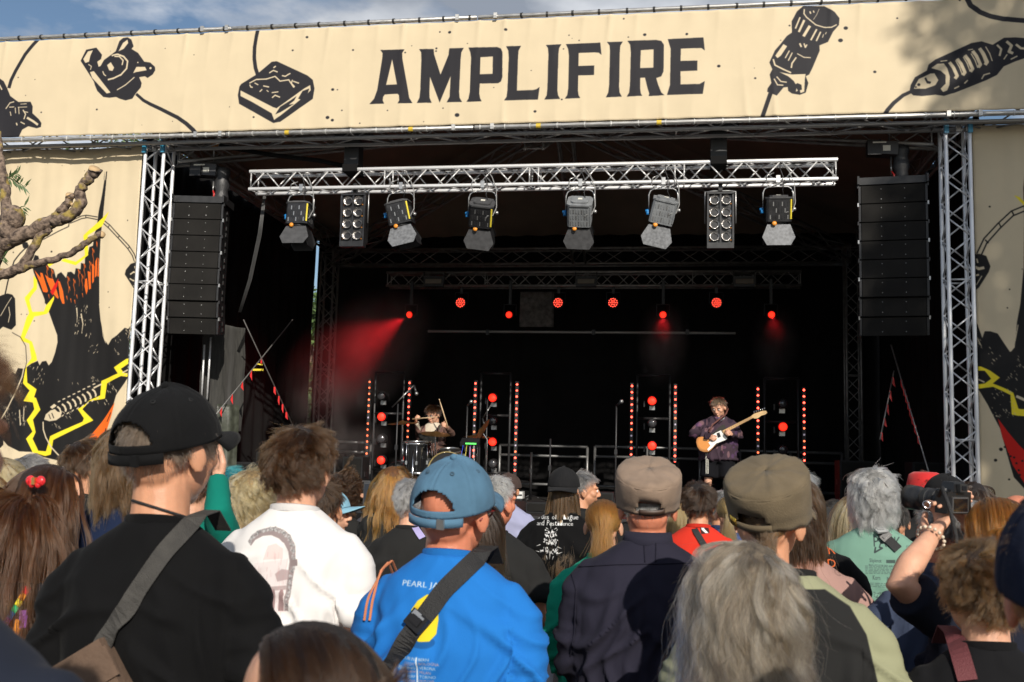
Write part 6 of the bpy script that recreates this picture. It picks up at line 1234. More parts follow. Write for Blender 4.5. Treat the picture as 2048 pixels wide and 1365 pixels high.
person('photog', 1996, 984, 3.1, 'person with straight auburn hair raising a black camera at right', 'long', 'auburn', PALE, (.014, .016, .026), 'navy_tee', rz=16, head=(22, 0, 0), w=1.04, g=1.15, sex='f', arms={-1: (P(1795, 1165, 2.92), P(1864, 1072, 3.05)), 1: (P(2020, 1150, 3.2), P(1946, 1060, 3.2))}, hand={-1: (GRIP[0], GRIP[1], (.25, .9, .3)), 1: (GRIP[0], GRIP[1], (-.3, .8, .3))}, hmod=dict(part=.02, len=.36), hs=1.0)
person('denim', 1892, 972, 3.4, 'grey cropped person in slate blue shirt just in front of the raised camera', 'crop', 'saltpepper', RUDDY, (.05, .065, .11), 'slate_shirt', sleeve='long', rz=2, w=1.08, g=1.1, hmod=dict(n=1.2))
person('bow', 100, 920, 3.0, 'person with very long wavy brown hair held by a red bow clip', 'longer', 'chestnut', PALE, (.012, .013, .017), 'navy_pink_tee', pink_art, rz=0, head=(-20, 0, 0), w=.95, g=1., sex='f', hmod=dict(n=1.3, part=.0), cap=lambda r: glasses(r, M('tortoise', (.12, .05, .03), .3)))
person('navytee', 268, 836, 3.25, 'person with long wavy light brown hair in navy shirt behind the black cap', 'mullet', 'midbrown', TAN, (.012, .02, .05), 'plain_navy_tee', rz=6, head=(0, 0, 0), w=1.08, g=1.15, hmod=dict(len=.2, n=1.2))
person('satin', 392, 900, 3.75, 'person raising one arm in a shiny green satin sleeve with navy cuff', 'short', 'darkbrown', PALE, (.006, .16, .12), 'green_satin', sleeve='long', rz=0, arms={1: (P(436, 1024, 3.6), P(437, 958, 3.7))}, hand={1: (OPENH[0], OPENH[1], (.2, .3, .9))})
# ---- middle rows
person('horde', 1128, 934, 6.2, 'person with long straight brown hair, backward black cap and black band shirt', 'long', 'midbrown', PALE, BK, 'horde_tee', horde_art, rz=0, w=1.08, g=1.15, cap=ball_cap((.014, .014, .015), 'blackback', opening=False, back=True), hmod=dict(len=.48, n=1.4, line='under_cap', thick=1.03, stray=.05, below=8))
person('profile', 1166, 942, 6.9, 'person with dark grey hair smiling in profile beside the long haired one', 'short', 'saltpepper', TAN, (.02, .02, .02), 'black_plain', rz=-30, head=(-45, 0, 0), cap=lambda r: face(r))
person('lilac', 1018, 946, 8.0, 'person in lilac shirt and backward dark brown cap near the stage middle', 'undercap', 'brown', TAN, (.30, .31, .45), 'lilac_tee', rz=0, head=(-12, 0, 0), cap=ball_cap((.06, .04, .035), 'brownback', opening=False, back=True), w=1.05, group='festival crowd watching the stage')
person('greyman', 992, 946, 4.6, 'person with short silver hair in black shirt behind the bright blue shirt', 'crop', 'silver', RUDDY, BK, 'black_plain', rz=-10, head=(-16, 0, 0), w=1.05, g=1.1, hmod=dict(n=1.6, thick=1.05))
person('darklong', 958, 990, 3.7, 'person with long dark brown hair half hidden behind the bright blue shirt', 'long', 'darkbrown', PALE, BK, 'black_plain', sex='f', w=.9, hmod=dict(len=.34))
person('bunred', 1208, 992, 4.4, 'person with reddish blond hair in a low bun and green top', 'bun', 'ginger', PALE, (.012, .30, .19), 'green_top', sleeve='long', sex='f', rz=4, w=.98, hmod=dict(n=1.5))
person('waves', 788, 928, 6.0, 'person with long wavy ginger hair holding up a phone', 'wavy', 'ginger', PALE, BK, 'black_plain', sex='f', rz=16, head=(-6, 0, 0), w=.95, arms={-1: (P(747, 1052, 5.9), P(741, 1012, 6.1)), 1: (P(822, 1060, 5.9), P(758, 1008, 6.15))}, hand={-1: (GRIP[0], GRIP[1], (.2, .3, .9)), 1: (GRIP[0], GRIP[1], (-.2, .3, .9))}, hmod=dict(n=1.6))
person('lavender', 824, 957, 5.2, 'person with short tousled grey hair and lavender strap over black shirt', 'tousled', 'grey', PALE, BK, 'black_plain', sex='f', rz=0, w=1.02, g=1.2, hmod=dict(n=1.5))
person('curls', 686, 945, 6.2, 'person with shoulder length curly brown hair in black shirt with one arm raised', 'curly', 'brown', PALE, BK, 'black_plain', sex='f', rz=-6, head=(-16, 0, 0), w=.95, arms={1: (P(760, 1052, 6.0), P(733, 1000, 6.3))}, hmod=dict(len=.15, thick=1.2, n=1.8))
person('darkolive', 648, 958, 4.3, 'person in dark olive shirt behind the white shirt, head mostly hidden', 'short', 'brown', TAN, (.045, .042, .034), 'olive_tee', rz=0, w=1.05, g=1.1)
person('skycap', 664, 979, 5.4, 'person in pale sky blue cap between the white shirt and curly hair', 'undercap', 'brown', PALE, (.1, .1, .11), 'grey_tee', rz=-50, head=(-40, 0, 0), cap=ball_cap((.20, .38, .48), 'sky'), w=.9)
person('blondshag', 508, 938, 4.5, 'person with tousled chin length blond hair left of the white shirt', 'fluffy', 'blond', PALE, (.25, .03, .035), 'dark_red_top', sex='f', rz=0, head=(6, 0, 0), w=.95, hmod=dict(n=1.8, len=.15))
person('teal', 462, 934, 5.5, 'person with bright teal dyed hair beside the green satin sleeve', 'short', 'teal', PALE, (.02, .02, .03), 'black_plain', rz=0, head=(-26, 0, 0), hmod=dict(n=1.6, thick=1.12, len=.05), cap=glasses)
person('shades', 176, 877, 4.6, 'person with short brown hair and dark sunglasses looking to the right', 'short', 'brown', TAN, BK, 'black_plain', rz=-8, head=(-24, 0, 0), hmod=dict(n=1.6, thick=1.1, len=.05), cap=lambda r: glasses(r, None, M('dark_glass', (.01, .01, .012), .1)))
person('pinkhead', 224, 914, 6.0, 'person with sparse cropped hair and pink scalp in navy hooded top', 'halfbald', 'pinkgrey', PALE, (.02, .026, .06), 'navy_hood', sleeve='long', rz=0)
person('blondleft', 6, 910, 4.0, 'person with chin length blond hair at the left edge in black top', 'bob', 'blond', PALE, BK, 'black_plain', sex='f', sleeve='none', rz=0, hmod=dict(n=1.5), w=.92)
person('greyleft', 62, 907, 5.2, 'person with short dark grey hair in white shirt at left', 'crop', 'saltpepper', TAN, (.6, .6, .6), 'white_plain', rz=-10, head=(-10, 0, 0), hmod=dict(n=1.6, thick=1.06, len=.03))
person('park', 1746, 932, 5.0, 'person with big wavy silver hair and green festival lineup shirt', 'fluffy', 'silver', TAN, (.165, .30, .235), 'green_tee', park_art, rz=-4, w=1.12, g=1.15, hmod=dict(n=2.0, thick=1.22), hs=1.0, extra=.035)
person('parkblond', 1702, 986, 6.0, 'person with straight ash blond hair left of the green lineup shirt', 'long', 'blond', PALE, BK, 'black_plain', sex='f', rz=4, w=.92)
person('bluepack', 1674, 998, 7.0, 'person with dark hair and sunglasses in bright blue shirt with backpack', 'short', 'black', OLIVE, (.03, .22, .5), 'bright_blue_tee', rz=20, head=(25, 0, 0), cap=lambda r: glasses(r, None, M('dark_glass', (.01, .01, .012), .1)))
person('deer', 1580, 922, 3.95, 'person with wispy grey hair in black shirt with orange letters behind the olive cap', 'short', 'grey', TAN, BK, 'orange_letter_tee', eer_art, rz=0, w=1.08, hmod=dict(len=.055, n=1.2))
person('mauve', 1584, 940, 3.45, 'person in dusty pink top, head hidden behind the olive cap', 'bob', 'brown', PALE, (.36, .22, .19), 'dusty_pink_top', sex='f', w=1.0)
person('red', 1397, 962, 6.0, 'person with short dark hair in red sports shirt with black strap', 'short', 'darkbrown', TAN, (.58, .035, .02), 'red_tee', kit_art, rz=0, w=1.06, g=1.1, hmod=dict(n=1.8, thick=1.12, len=.05))
person('redfriend', 1442, 978, 6.8, 'person with cropped dark hair right beside the red sports shirt', 'crop', 'saltpepper', TAN, (.03, .05, .12), 'navy_plain', rz=-10, head=(-16, 0, 0))
person('bpony', 1457, 988, 6.4, 'person with blond ponytail between the red shirt and the olive cap', 'pony', 'darkblond', PALE, (.05, .08, .2), 'blue_plain', sex='f', rz=0, hmod=dict(len=.22, tie=(0, -.13, .0)), w=.9)
person('blondmid', 1362, 990, 6.6, 'person with loose blond hair left of the red sports shirt', 'long', 'darkblond', PALE, BK, 'black_plain', sex='f', w=.88)
person('redhat', 1852, 941, 7.0, 'person in bright red brimmed hat by the right front tower', 'short', 'darkbrown', TAN, BK, 'black_plain', rz=30, head=(30, 0, 0), cap=bucket((.5, .012, .012), 'red'))
person('blackhat', 1888, 948, 5.8, 'person in plain black cap beside the red hat', 'undercap', 'darkbrown', TAN, (.02, .02, .02), 'black_plain', rz=10, head=(35, 0, 0), cap=ball_cap((.013, .013, .014), 'plainblack', opening=False))
person('brownright', 1946, 961, 5.4, 'person with straight dark brown hair just behind the auburn head', 'bob', 'darkbrown', PALE, (.05, .05, .06), 'grey_plain', sex='f', rz=0, hmod=dict(n=1.4))
person('bald', 2034, 980, 4.5, 'bald person at the right edge behind the auburn hair', None, 'grey', RUDDY, (.1, .1, .12), 'grey_plain', rz=5)
person('farlow', 1612, 1012, 8.5, 'person with dark hair deep in the crowd left of the blue backpack', 'short', 'black', TAN, BK, 'black_plain', rz=10)
person('fardark', 1788, 1000, 6.4, 'person with dark cropped hair right behind the green lineup shirt', 'crop', 'black', TAN, BK, 'black_plain', rz=-8)
person('farbrown', 905, 960, 7.6, 'person with dark brown hair hidden behind the washed blue cap', 'short', 'darkbrown', TAN, BK, 'black_plain')
person('fargreen', 556, 975, 7.5, 'person with brown hair far ahead between blond and brown heads', 'short', 'brown', TAN, (.1, .12, .1), 'sage_plain')
person('fargrey', 1268, 985, 8.0, 'person with grey hair far ahead beside the beige cap', 'crop', 'grey', TAN, BK, 'black_plain')
person('farfront', 740, 985, 9.0, 'person with dark hair at the front row below the LED strips', 'short', 'darkbrown', TAN, (.05, .05, .08), 'grey_plain')
# ------------------------------------------------------------------ straps, bags and things people carry
WEB = M('webbing_black', (.014, .014, .015), .7, var=.2, vs=40, bump=.5, bs=260); WEBG = M('webbing_grey', (.045, .042, .038), .8, var=.2, vs=40, bump=.5, bs=300)
PLAST = M('black_plastic', (.012, .012, .013), .3); CLEARP = M('grey_plastic', (.35, .36, .36), .25)
pp = PEOPLE
strap(pp['blackcap'], [(396,1032),(330,1105),(262,1205),(196,1305)], .042, 'bag_strap', 'dark grey woven bag strap across the black shirt at left', 'bag strap', WEBG)
bgp = thing('belt_bag', 'brown canvas corner of a shoulder bag at the end of the grey strap', 'bag', P(170, 1335, 2.1)); q = Vector(bgp.location)
MB().box(q+Vector((0, .03, -.05)), (.17, .07, .16), (0, R(-32), 0)).build('pouch', M('brown_canvas', (.12, .075, .05), .85, var=.3, vs=9, bump=.3), bgp); MB().box(q+Vector((0, -.008, -.02)), (.16, .006, .07), (0, R(-32), 0)).build('flap', M('brown_canvas', (.12, .075, .05)), bgp)
strap(pp['blue'], [(960,1112),(890,1180),(838,1250),(790,1310),(770,1345)], .050, 'bag_strap', 'wide black bag strap with buckle across the bright blue shirt', 'bag strap', WEB, buckle=[(838,1246,.058,.045,PLAST),(845,1238,.05,.014,STEEL)])
for a, b in ((781, 742), (784, 752)): strap(pp['blue'], [(a,1113),(760,1160),(b-4,1200),(b-10,1240)], .006, 'drawstring', 'thin orange drawstring over the left shoulder of the bright blue shirt', 'cord', M('orange_cord', (.62, .22, .10), .7), n=14, group='orange drawstrings on the blue shirt')
strap(pp['red'], [(1374,1035),(1394,1068),(1412,1098)], .034, 'bag_strap', 'black bag strap across the red sports shirt', 'bag strap', WEB, n=12)
strap(pp['park'], [(1722,1030),(1760,1065),(1796,1100)], .042, 'bag_strap', 'black bag strap with clear buckle across the green lineup shirt', 'bag strap', WEB, n=14, buckle=[(1757,1062,.05,.07,CLEARP),(1742,1048,.056,.03,PLAST),(1770,1075,.052,.03,PLAST)])
strap(pp['lavender'], [(811,1028),(826,1052),(844,1078)], .038, 'bag_strap', 'lavender bag strap with white slider on the grey haired one', 'bag strap', M('lavender_web', (.36, .32, .58), .7, bump=.3, bs=300), n=12, buckle=[(829,1055,.044,.03,WHITES)])
strap(pp['boy'], [(1908,1262),(1922,1310),(1935,1362)], .044, 'bag_strap', 'maroon bag strap on the black shirt of the curly haired one', 'bag strap', M('maroon_web', (.13, .03, .035), .75, bump=.4, bs=300), n=12)
strap(pp['blondleft'], [(-14,1040),(8,1022),(24,1018)], .024, 'bag_strap', 'white bag strap on the black top at the left edge', 'bag strap', WHITES, n=8, over=False)
# neck cord of the black cap
r = pp['blackcap']; HMc = r['HM']
v_, f_ = mesh_np(r['o'].data); nb = BVHTree.FromPolygons([r['W'] @ Vector(q) for q in v_], f_); pts_ = []
for px, py in [(262+k*4.5, 1000+k*1.45) for k in range(30)]:
    h, nr, _i, _d = nb.ray_cast(Vector((0, 0, CAM_Z)), ray(px, py).normalized())
    if h is not None: pts_.append(h+nr*.0025)
if len(pts_) > 2: tag(MB().tube(pts_, .0035, 6).build('neck_cord', WEB, None, True), 'thin black cord round the neck of the one in the black cap', 'cord')
# red bow clip in the long hair
r = pp['bow']; q = P(76, 962, 2.86); bc = thing('hair_clip', 'red patterned bow clip in very long brown hair', 'hair clip', q); RP = M('red_bow', (.6, .02, .025), .35, var=.5, vs=120, coat=.4)
for s_ in (-1, 1): MB().ell(q+Vector((s_*.017, -.012, .0)), (.016, .010, .016)).build('loop', RP, bc, True); MB().ell(q+Vector((s_*.010, -.014, -.012)), (.01, .007, .01)).build('tail', RP, bc, True)
MB().box(q+Vector((0, -.02, 0)), (.010, .012, .022)).build('knot', M('gold_knot', (.6, .35, .12), .3, .8), bc)
# keyring ribbon and lanyard beside the long brown hair
lq = P(44, 1185, 2.75); ly = thing('lanyard', 'rainbow lanyard with orange and violet tags hanging from a bag at left', 'lanyard', lq); cols = ((.6, .02, .03), (.75, .3, .02), (.7, .6, .03), (.03, .4, .15), (.03, .2, .6), (.25, .04, .4))
for k, c in enumerate(cols): MB().prism([lq+Vector((.010-.0105*k*1.0, -.0, .02-.018*k)), lq+Vector((.026-.0105*k, 0, .012-.018*k)), lq+Vector((.015-.0105*k, 0, -.008-.018*k)), lq+Vector((-.001-.0105*k, 0, .0-.018*k))], (0, .003, 0)).build('ribbon', M('ribbon_%d' % k, c, .6), ly)
MB().box(lq+Vector((-.008, -.004, -.12)), (.02, .006, .085), (0, R(12), 0)).build('tag', ORAP, ly); MB().box(lq+Vector((.014, -.004, -.075)), (.022, .006, .05), (0, R(-6), 0)).build('tag', M('violet_tag', (.3, .12, .5), .5), ly)
bp = thing('black_backpack', 'black bag worn by the long brown haired one below her hair', 'bag', P(60, 1190, 2.82)); q = Vector(bp.location)
MB().box(q+Vector((.03, .03, -.1)), (.24, .10, .27)).build('body', M('black_nylon2', (.014, .015, .02), .55, var=.3, bump=.3, bs=40), bp)
bk = thing('backpack', 'small black backpack on the bright blue shirt', 'bag', P(1676, 1056, 6.85)); q = Vector(bk.location); MB().box(q, (.2, .12, .26)).build('body', WEB, bk)
for s_ in (-1, 1): MB().box(q+Vector((s_*.09, .02, .11)), (.03, .14, .06), (R(20), 0, 0)).build('shoulder_pad', WEB, bk)
# camera
cq = P(1906, 1005, 3.1); cr = thing('photo_camera', 'black camera with telephoto lens and flip screen held up by the auburn haired one', 'camera', cq, 0); fw = Vector((-.57, .82, .05)).normalized(); sd = fw.cross(Vector((0, 0, 1))).normalized(); up = sd.cross(fw); C3 = Matrix((sd, fw, up)).transposed()*.86; V = lambda x, y, z: cq + C3 @ Vector((x, y, z))
MB().box(V(0, 0, 0), (.110, .05, .072), C3).box(V(.045, .02, -.002), (.03, .045, .07), C3).build('body', PLAST, cr); MB().box(V(0, .0, .052), (.058, .058, .032), C3, .8).build('viewfinder_hump', PLAST, cr); MB().box(V(0, -.036, .05), (.034, .014, .026), C3).build('eyepiece', RUBBER, cr); MB().box(V(0, -.044, .05), (.02, .002, .014), C3).build('eyepiece_glass', M('dark_glass', (.01, .01, .012), .1), cr)
MB().box(V(-.006, -.030, -.006), (.074, .012, .052), C3).build('screen_frame', M('camera_grey', (.06, .06, .062), .4), cr); MB().box(V(-.006, -.0365, -.006), (.064, .002, .042), C3).build('screen', M('screen_glass', (.006, .006, .008), .12, coat=.5), cr)
ln = Matrix.Translation(V(0, .02, 0)) @ (fw.to_track_quat('Z', 'Y').to_matrix().to_4x4()) @ Matrix.Scale(.86, 4)
MB().lathe([(.0, 0), (.032, 0), (.034, .03), (.036, .032), (.036, .06), (.038, .062), (.038, .09), (.036, .092), (.036, .115), (.041, .12), (.043, .165), (.040, .166), (.038, .13), (0, .125)], ln, 28).build('lens', M('lens_black', (.015, .015, .016), .35, var=.2, bump=.2, bs=200), cr, True)
for z in (.045, .078): MB().lathe([(.0375, z-.01), (.0392, z-.009), (.0392, z+.009), (.0375, z+.01)], ln, 36).build('zoom_ring', RUBBER, cr)
MB().lathe([(.010, 0), (.010, .008), (0, .008)], Matrix.Translation(V(-.045, 0, .038)) @ C3.to_4x4(), 14).build('dial', STEEL, cr)
MB().tube([V(-.066, 0, .02), V(-.085, -.03, .05), V(-.085, -.06, -.01), V(-.075, -.08, -.10), V(-.07, -.085, -.22), V(-.06, -.06, -.3)], .006, 6).build('neck_strap', WEB, cr, True); MB().box(V(-.072, -.086, -.2), (.03, .008, .09), C3).build('strap_pad', WEB, cr)
rg = tag(MB().lathe([(.0105, -.003), (.0118, 0), (.0105, .003), (.0095, 0)], Matrix.Translation(P(1853, 1010, 2.98)) @ Euler((R(60), R(25), 0)).to_matrix().to_4x4(), 16).build('ring', CHROME, None, True), 'silver finger ring on the hand under the raised camera lens', 'ring')
br = MB(); w_ = P(1862, 1076, 3.045); d_ = (P(1864, 1072, 3.05)-P(1795, 1165, 2.92)).normalized(); u_ = d_.orthogonal().normalized(); v_ = d_.cross(u_)
for k in range(16): a = 2*math.pi*k/16; br.ell(w_+(.037*math.cos(a))*u_+(.037*math.sin(a))*v_, .0055, 8, 6)
o = br.build('bracelet', M('pearl', (.62, .52, .40), .25, coat=.5), None, True); tag(o, 'beaded pale bracelet on the wrist below the raised camera', 'bracelet')
for key, px, py, Y, l in (('waves', 739, 990, 6.12, 'black phone held up by the long wavy ginger haired one'), ('curls', 728, 985, 6.35, 'black phone held up beside the curly brown head')):
    q = P(px, py, Y); t = thing('phone', l, 'phone', q); MB().box(q, (.075, .009, .15), (R(-8), 0, R(12))).build('case', PLAST, t); MB().box(q+Vector((0, -.006, 0)), (.066, .002, .135), (R(-8), 0, R(12))).build('screen', M('screen_glass', (.006, .006, .008), .12, coat=.5), t)
# yoke seam and shirt collar on the navy overshirt, collar on the slate shirt
for key, rgb, nm in (('beige', (.026, .025, .040), 'navy_shirt_collar'), ('denim', (.05, .065, .11), 'slate_collar')):
    r = pp[key]; s = r['s']; n = 30; vs = []
    for rr, zo in ((.072, 1.49), (.074, 1.538), (.080, 1.540), (.089, 1.497), (.083, 1.492)):
        for i in range(n): a = R(200)*0+2*math.pi*i/n; vs.append((rr*s*math.cos(a), (rr*.95*math.sin(a)-.024)*s, (zo-.018*max(0, math.sin(a)))*s))
    obj('collar', MB().add(vs, [(j*n+i, j*n+(i+1) % n, (j+1)*n+(i+1) % n, (j+1)*n+i) for j in range(4) for i in range(n)]).mesh('collar', smooth=True), cloth(rgb, nm, bump=.3), r['shirt'])
SEAM = cloth((.015, .0145, .025), 'seam')
def seam(rec, pts, par, w=.0035):
    ctr = []
    for (a, b), (c, d) in zip(pts, pts[1:]):
        for k in range(10):
            h, nr = hit(rec, a+(c-a)*k/10, b+(d-b)*k/10, .0015)
            if h is not None: ctr.append(rec['W'].inverted() @ h)
    if len(ctr) > 3: obj('seam', MB().tube(ctr, w*.6, 5).mesh('seam', smooth=True), SEAM, par)
seam(pp['beige'], [(1150,1135),(1230,1130),(1330,1128),(1390,1126)], pp['beige']['shirt']); seam(pp['beige'], [(1288,1082),(1290,1130)], pp['beige']['shirt']); seam(pp['beige'], [(1312,1082),(1311,1130)], pp['beige']['shirt'])
seam(pp['beige'], [(1142,1140),(1152,1180),(1150,1260),(1140,1320)], pp['beige']['shirt'])
# ------------------------------------------------------------------ the musicians
gz = 1.0
hip = lambda x, y, z: Vector((x, y, z))
G = P(1437, 790, 14.0); gx = G.x
person('guitarist', 1437, 792, 14.0, 'person with cropped bleached hair in sheer purple top and black shorts playing guitar', 'short', 'greybrown', PALE, (.06, .03, .05), 'sheer_top', all_sheer, 'long', rz=176, head=(-16, -24, 0), w=1.16, g=1.3, pants=(.008, .008, .01), z0=1.0, shorts=True, group='musicians on stage',
  arms={1: (P(1384, 866, 13.95), P(1417, 874, 13.72)), -1: (P(1477, 872, 13.9), P(1464, 868, 13.70))}, hand={1: (GRIP[0], GRIP[1], (.2, .6, .9)), -1: (GRIP[0], GRIP[1], (-.3, .2, .9))}, hmod=dict(n=1.5, thick=1.06), cap=lambda r: face(r, (.1, .07, .05)), legs={1: (hip(gx-.1, 14, 1.80), hip(gx-.14, 13.97, 1.42), hip(gx-.16, 14.02, 1.08)), -1: (hip(gx+.1, 14, 1.80), hip(gx+.13, 13.95, 1.42), hip(gx+.16, 14.0, 1.08))}, hs=1.14, extra=.03)
for k in range(3):
    mb = MB(); a, b = P(1409.5+2.2*k, 905, 13.87), P(1408.5+2.4*k, 950, 13.87); mb.box((a+b)/2+Vector((.02, -.012, 0)), (.0055, .006, (a-b).length*.9)); o = obj('stripe', mb.mesh('stripe'), WHITES, pp['guitarist']['o']); o.matrix_parent_inverse = pp['guitarist']['W'].inverted()
gt = thing('electric_guitar', 'sunburst electric guitar with white pickguard and maple neck held by the one in purple', 'guitar', P(1430, 875, 13.68))
g7 = z1(4.096, (1200, 700)); GY = 13.70
def gpoly(pts, dy, th, name, mat, sm=False):
    return MB().prism([P(x, y, GY)+Vector((0, dy, 0)) for x, y in g7(pts)], (0, th, 0)).build(name, mat, gt, sm)
gm = bpy.data.materials.new('sunburst'); gm.use_nodes = True; t_ = gm.node_tree; b_ = t_.nodes['Principled BSDF']; tcn = t_.nodes.new('ShaderNodeTexCoord'); vm = t_.nodes.new('ShaderNodeVectorMath'); vm.operation = 'DISTANCE'; vm.inputs[1].default_value = P(*g7([(862, 760)])[0], GY)-gt.location; rp_ = t_.nodes.new('ShaderNodeValToRGB'); mr_ = t_.nodes.new('ShaderNodeMapRange'); mr_.inputs['From Max'].default_value = .24
t_.links.new(tcn.outputs['Object'], vm.inputs[0]); t_.links.new(vm.outputs['Value'], mr_.inputs[0]); t_.links.new(mr_.outputs[0], rp_.inputs[0]); t_.links.new(rp_.outputs[0], b_.inputs['Base Color'])
e_ = rp_.color_ramp.elements; e_[0].color = (.62, .24, .05, 1); e_[1].color = (.015, .012, .012, 1); e_[0].position = .35; e_[1].position = .62; b_.inputs['Roughness'].default_value = .25; b_.inputs['Coat Weight'].default_value = .6
gpoly([(788,755),(792,730),(805,716),(835,712),(870,718),(900,700),(940,670),(970,638),(1000,616),(1020,612),(1030,640),(1040,656),(1052,680),(1052,705),(1035,730),(1005,748),(965,770),(928,800),(905,828),(882,838),(850,837),(820,826),(798,797)], 0, .04, 'body', gm)
gpoly([(915,705),(945,682),(990,660),(1010,690),(1042,728),(1025,740),(985,755),(950,768),(922,800),(888,828),(878,815),(905,785),(888,760),(905,748),(935,730)], -.004, .004, 'pickguard', M('pickguard', (.78, .77, .74), .3))
gpoly([(1000,664),(1240,543),(1252,560),(1012,686)], -.016, .03, 'neck', M('maple', (.55, .33, .14), .4)); gpoly([(1240,541),(1262,524),(1332,500),(1360,500),(1369,515),(1355,530),(1320,540),(1292,562),(1266,564),(1250,556)], -.010, .02, 'headstock', M('maple_light', (.62, .42, .20), .35))
gpoly([(955,684),(978,676),(990,712),(966,722)], -.008, .006, 'pickup', PLAST)
for i in range(6): q = P(*g7([(1262+17*i, 522-6*i)])[0], GY); MB().cyl(q+Vector((0, -.01, .006)), q+Vector((0, -.01, .03)), .008, n=8).build('tuning_peg', CHROME, gt, True)
for x, y in ((915,775),(903,796),(895,815)): q = P(*g7([(x, y)])[0], GY); MB().lathe([(.014, 0), (.012, -.014), (0, -.014)], Matrix.Translation(q+Vector((0, -.004, 0))) @ Matrix.Rotation(R(-90), 4, 'X') @ Matrix.Rotation(math.pi, 4, 'X'), 12).build('knob', PLAST, gt, True)
for i in range(14): t0 = i/14; a, b = P(*g7([(1006+238*t0, 663-121*t0)])[0], GY), P(*g7([(1014+238*t0, 681-121*t0)])[0], GY); MB().cyl(a+Vector((0, -.018, 0)), b+Vector((0, -.018, 0)), .0022, n=5).build('fret', STEEL, gt)
gs = tag(MB().tube([P(1418, 865, 13.68), P(1425, 850, 13.74), P(1440, 838, 13.80), P(1452, 828, 13.84), P(1456, 818, 13.95), P(1450, 822, 14.1)], .011, 6).build('guitar_strap', M('strap_brown', (.12, .04, .03), .7), None, True), 'brown patterned guitar strap over the shoulder of the one in purple', 'strap')
nk = tag(MB().tube([P(1432, 829, 13.88), P(1437, 836, 13.84), P(1443, 842, 13.82), P(1449, 836, 13.84), P(1452, 828, 13.88)], .007, 6).build('necklace', CHROME, None, True), 'silver chain necklace on the guitarist', 'necklace')
dX = P(868, 805, 14.9).x
person('drummer', 868, 806, 14.9, 'person with short dark hair and glasses in patterned sheer top playing the drums', 'short', 'darkbrown', PALE, (.24, .13, .09), 'camo_top', all_camo, 'long', rz=172, head=(-14, -22, 0), w=1.0, g=1.05, pants=(.008, .008, .01), z0=1.0, shorts=True, group='musicians on stage', h=1.66, dz=-.20,
  arms={1: (P(838, 872, 14.75), P(833, 845, 14.5)), -1: (P(904, 868, 14.75), P(894, 855, 14.5))}, hand={1: (GRIP[0], GRIP[1], (0, -.6, .6)), -1: (GRIP[0], GRIP[1], (0, -.6, .6))}, legs={1: (hip(dX-.1, 14.9, 1.64), hip(dX-.06, 14.48, 1.62), hip(dX-.12, 14.42, 1.08)), -1: (hip(dX+.1, 14.9, 1.64), hip(dX+.28, 14.5, 1.62), hip(dX+.3, 14.42, 1.08))}, cap=lambda r: (glasses(r), face(r)), hmod=dict(len=.05, n=1.4), hs=1.12)
DW = M('drumstick_wood', (.62, .45, .28), .5)
for a, b, l in (((893, 846), (880, 804), 'drumstick raised upright in the hand of the drummer'), ((832, 838), (856, 836), 'drumstick held level in the other hand of the drummer')):
    p, q = P(*a, 14.42), P(*b, 14.36); d = (q-p).normalized(); tag(MB().tube([p-d*.06, p+d*.2, p+d*.30, p+d*.34, p+d*.345, p+d*.36, p+d*.365], [.0095, .0095, .006, .004, .007, .007, .003], 8).build('drumstick', DW, None, True), l, 'drumstick')
dt = thing('drum_throne', 'round black stool under the drummer', 'stool', (dX, 14.95, 1.0)); q = Vector(dt.location)
MB().lathe([(0, .50), (.17, .50), (.18, .54), (.17, .575), (0, .58)], Matrix.Translation(q), 20).build('seat', M('black_vinyl', (.015, .015, .015), .45), dt, True); MB().cyl(q+Vector((0, 0, .05)), q+Vector((0, 0, .5)), .02).build('post', CHROME, dt, True)
for k in range(3): a = 2*math.pi*k/3; MB().cyl(q+Vector((0, 0, .25)), q+Vector((.25*math.cos(a), .25*math.sin(a), .012)), .012, n=8).build('leg', CHROME, dt, True)
# ------------------------------------------------------------------ trees
BARK = bpy.data.materials.new('willow_bark'); BARK.use_nodes = True; t_ = BARK.node_tree; b_ = t_.nodes['Principled BSDF']; l_ = t_.links.new
tcn = t_.nodes.new('ShaderNodeTexCoord'); n1 = t_.nodes.new('ShaderNodeTexNoise'); n1.inputs['Scale'].default_value = 9; n1.inputs['Detail'].default_value = 8; n2 = t_.nodes.new('ShaderNodeTexNoise'); n2.inputs['Scale'].default_value = 34; n2.inputs['Detail'].default_value = 6
r1 = t_.nodes.new('ShaderNodeValToRGB'); r1.color_ramp.elements[0].color = (.055, .038, .03, 1); r1.color_ramp.elements[1].color = (.24, .175, .13, 1); r1.color_ramp.elements[0].position = .36; r1.color_ramp.elements[1].position = .64
r2 = t_.nodes.new('ShaderNodeValToRGB'); r2.color_ramp.elements[0].position = .55; r2.color_ramp.elements[1].position = .63; mx_ = t_.nodes.new('ShaderNodeMix'); mx_.data_type = 'RGBA'; mx_.inputs[7].default_value = (.34, .25, .045, 1)
mm = t_.nodes.new('ShaderNodeMath'); mm.operation = 'MULTIPLY'; mm.inputs[1].default_value = .75; bn = t_.nodes.new('ShaderNodeBump'); bn.inputs['Strength'].default_value = .8; bn.inputs['Distance'].default_value = .02
for a in (n1, n2): l_(tcn.outputs['Object'], a.inputs['Vector'])
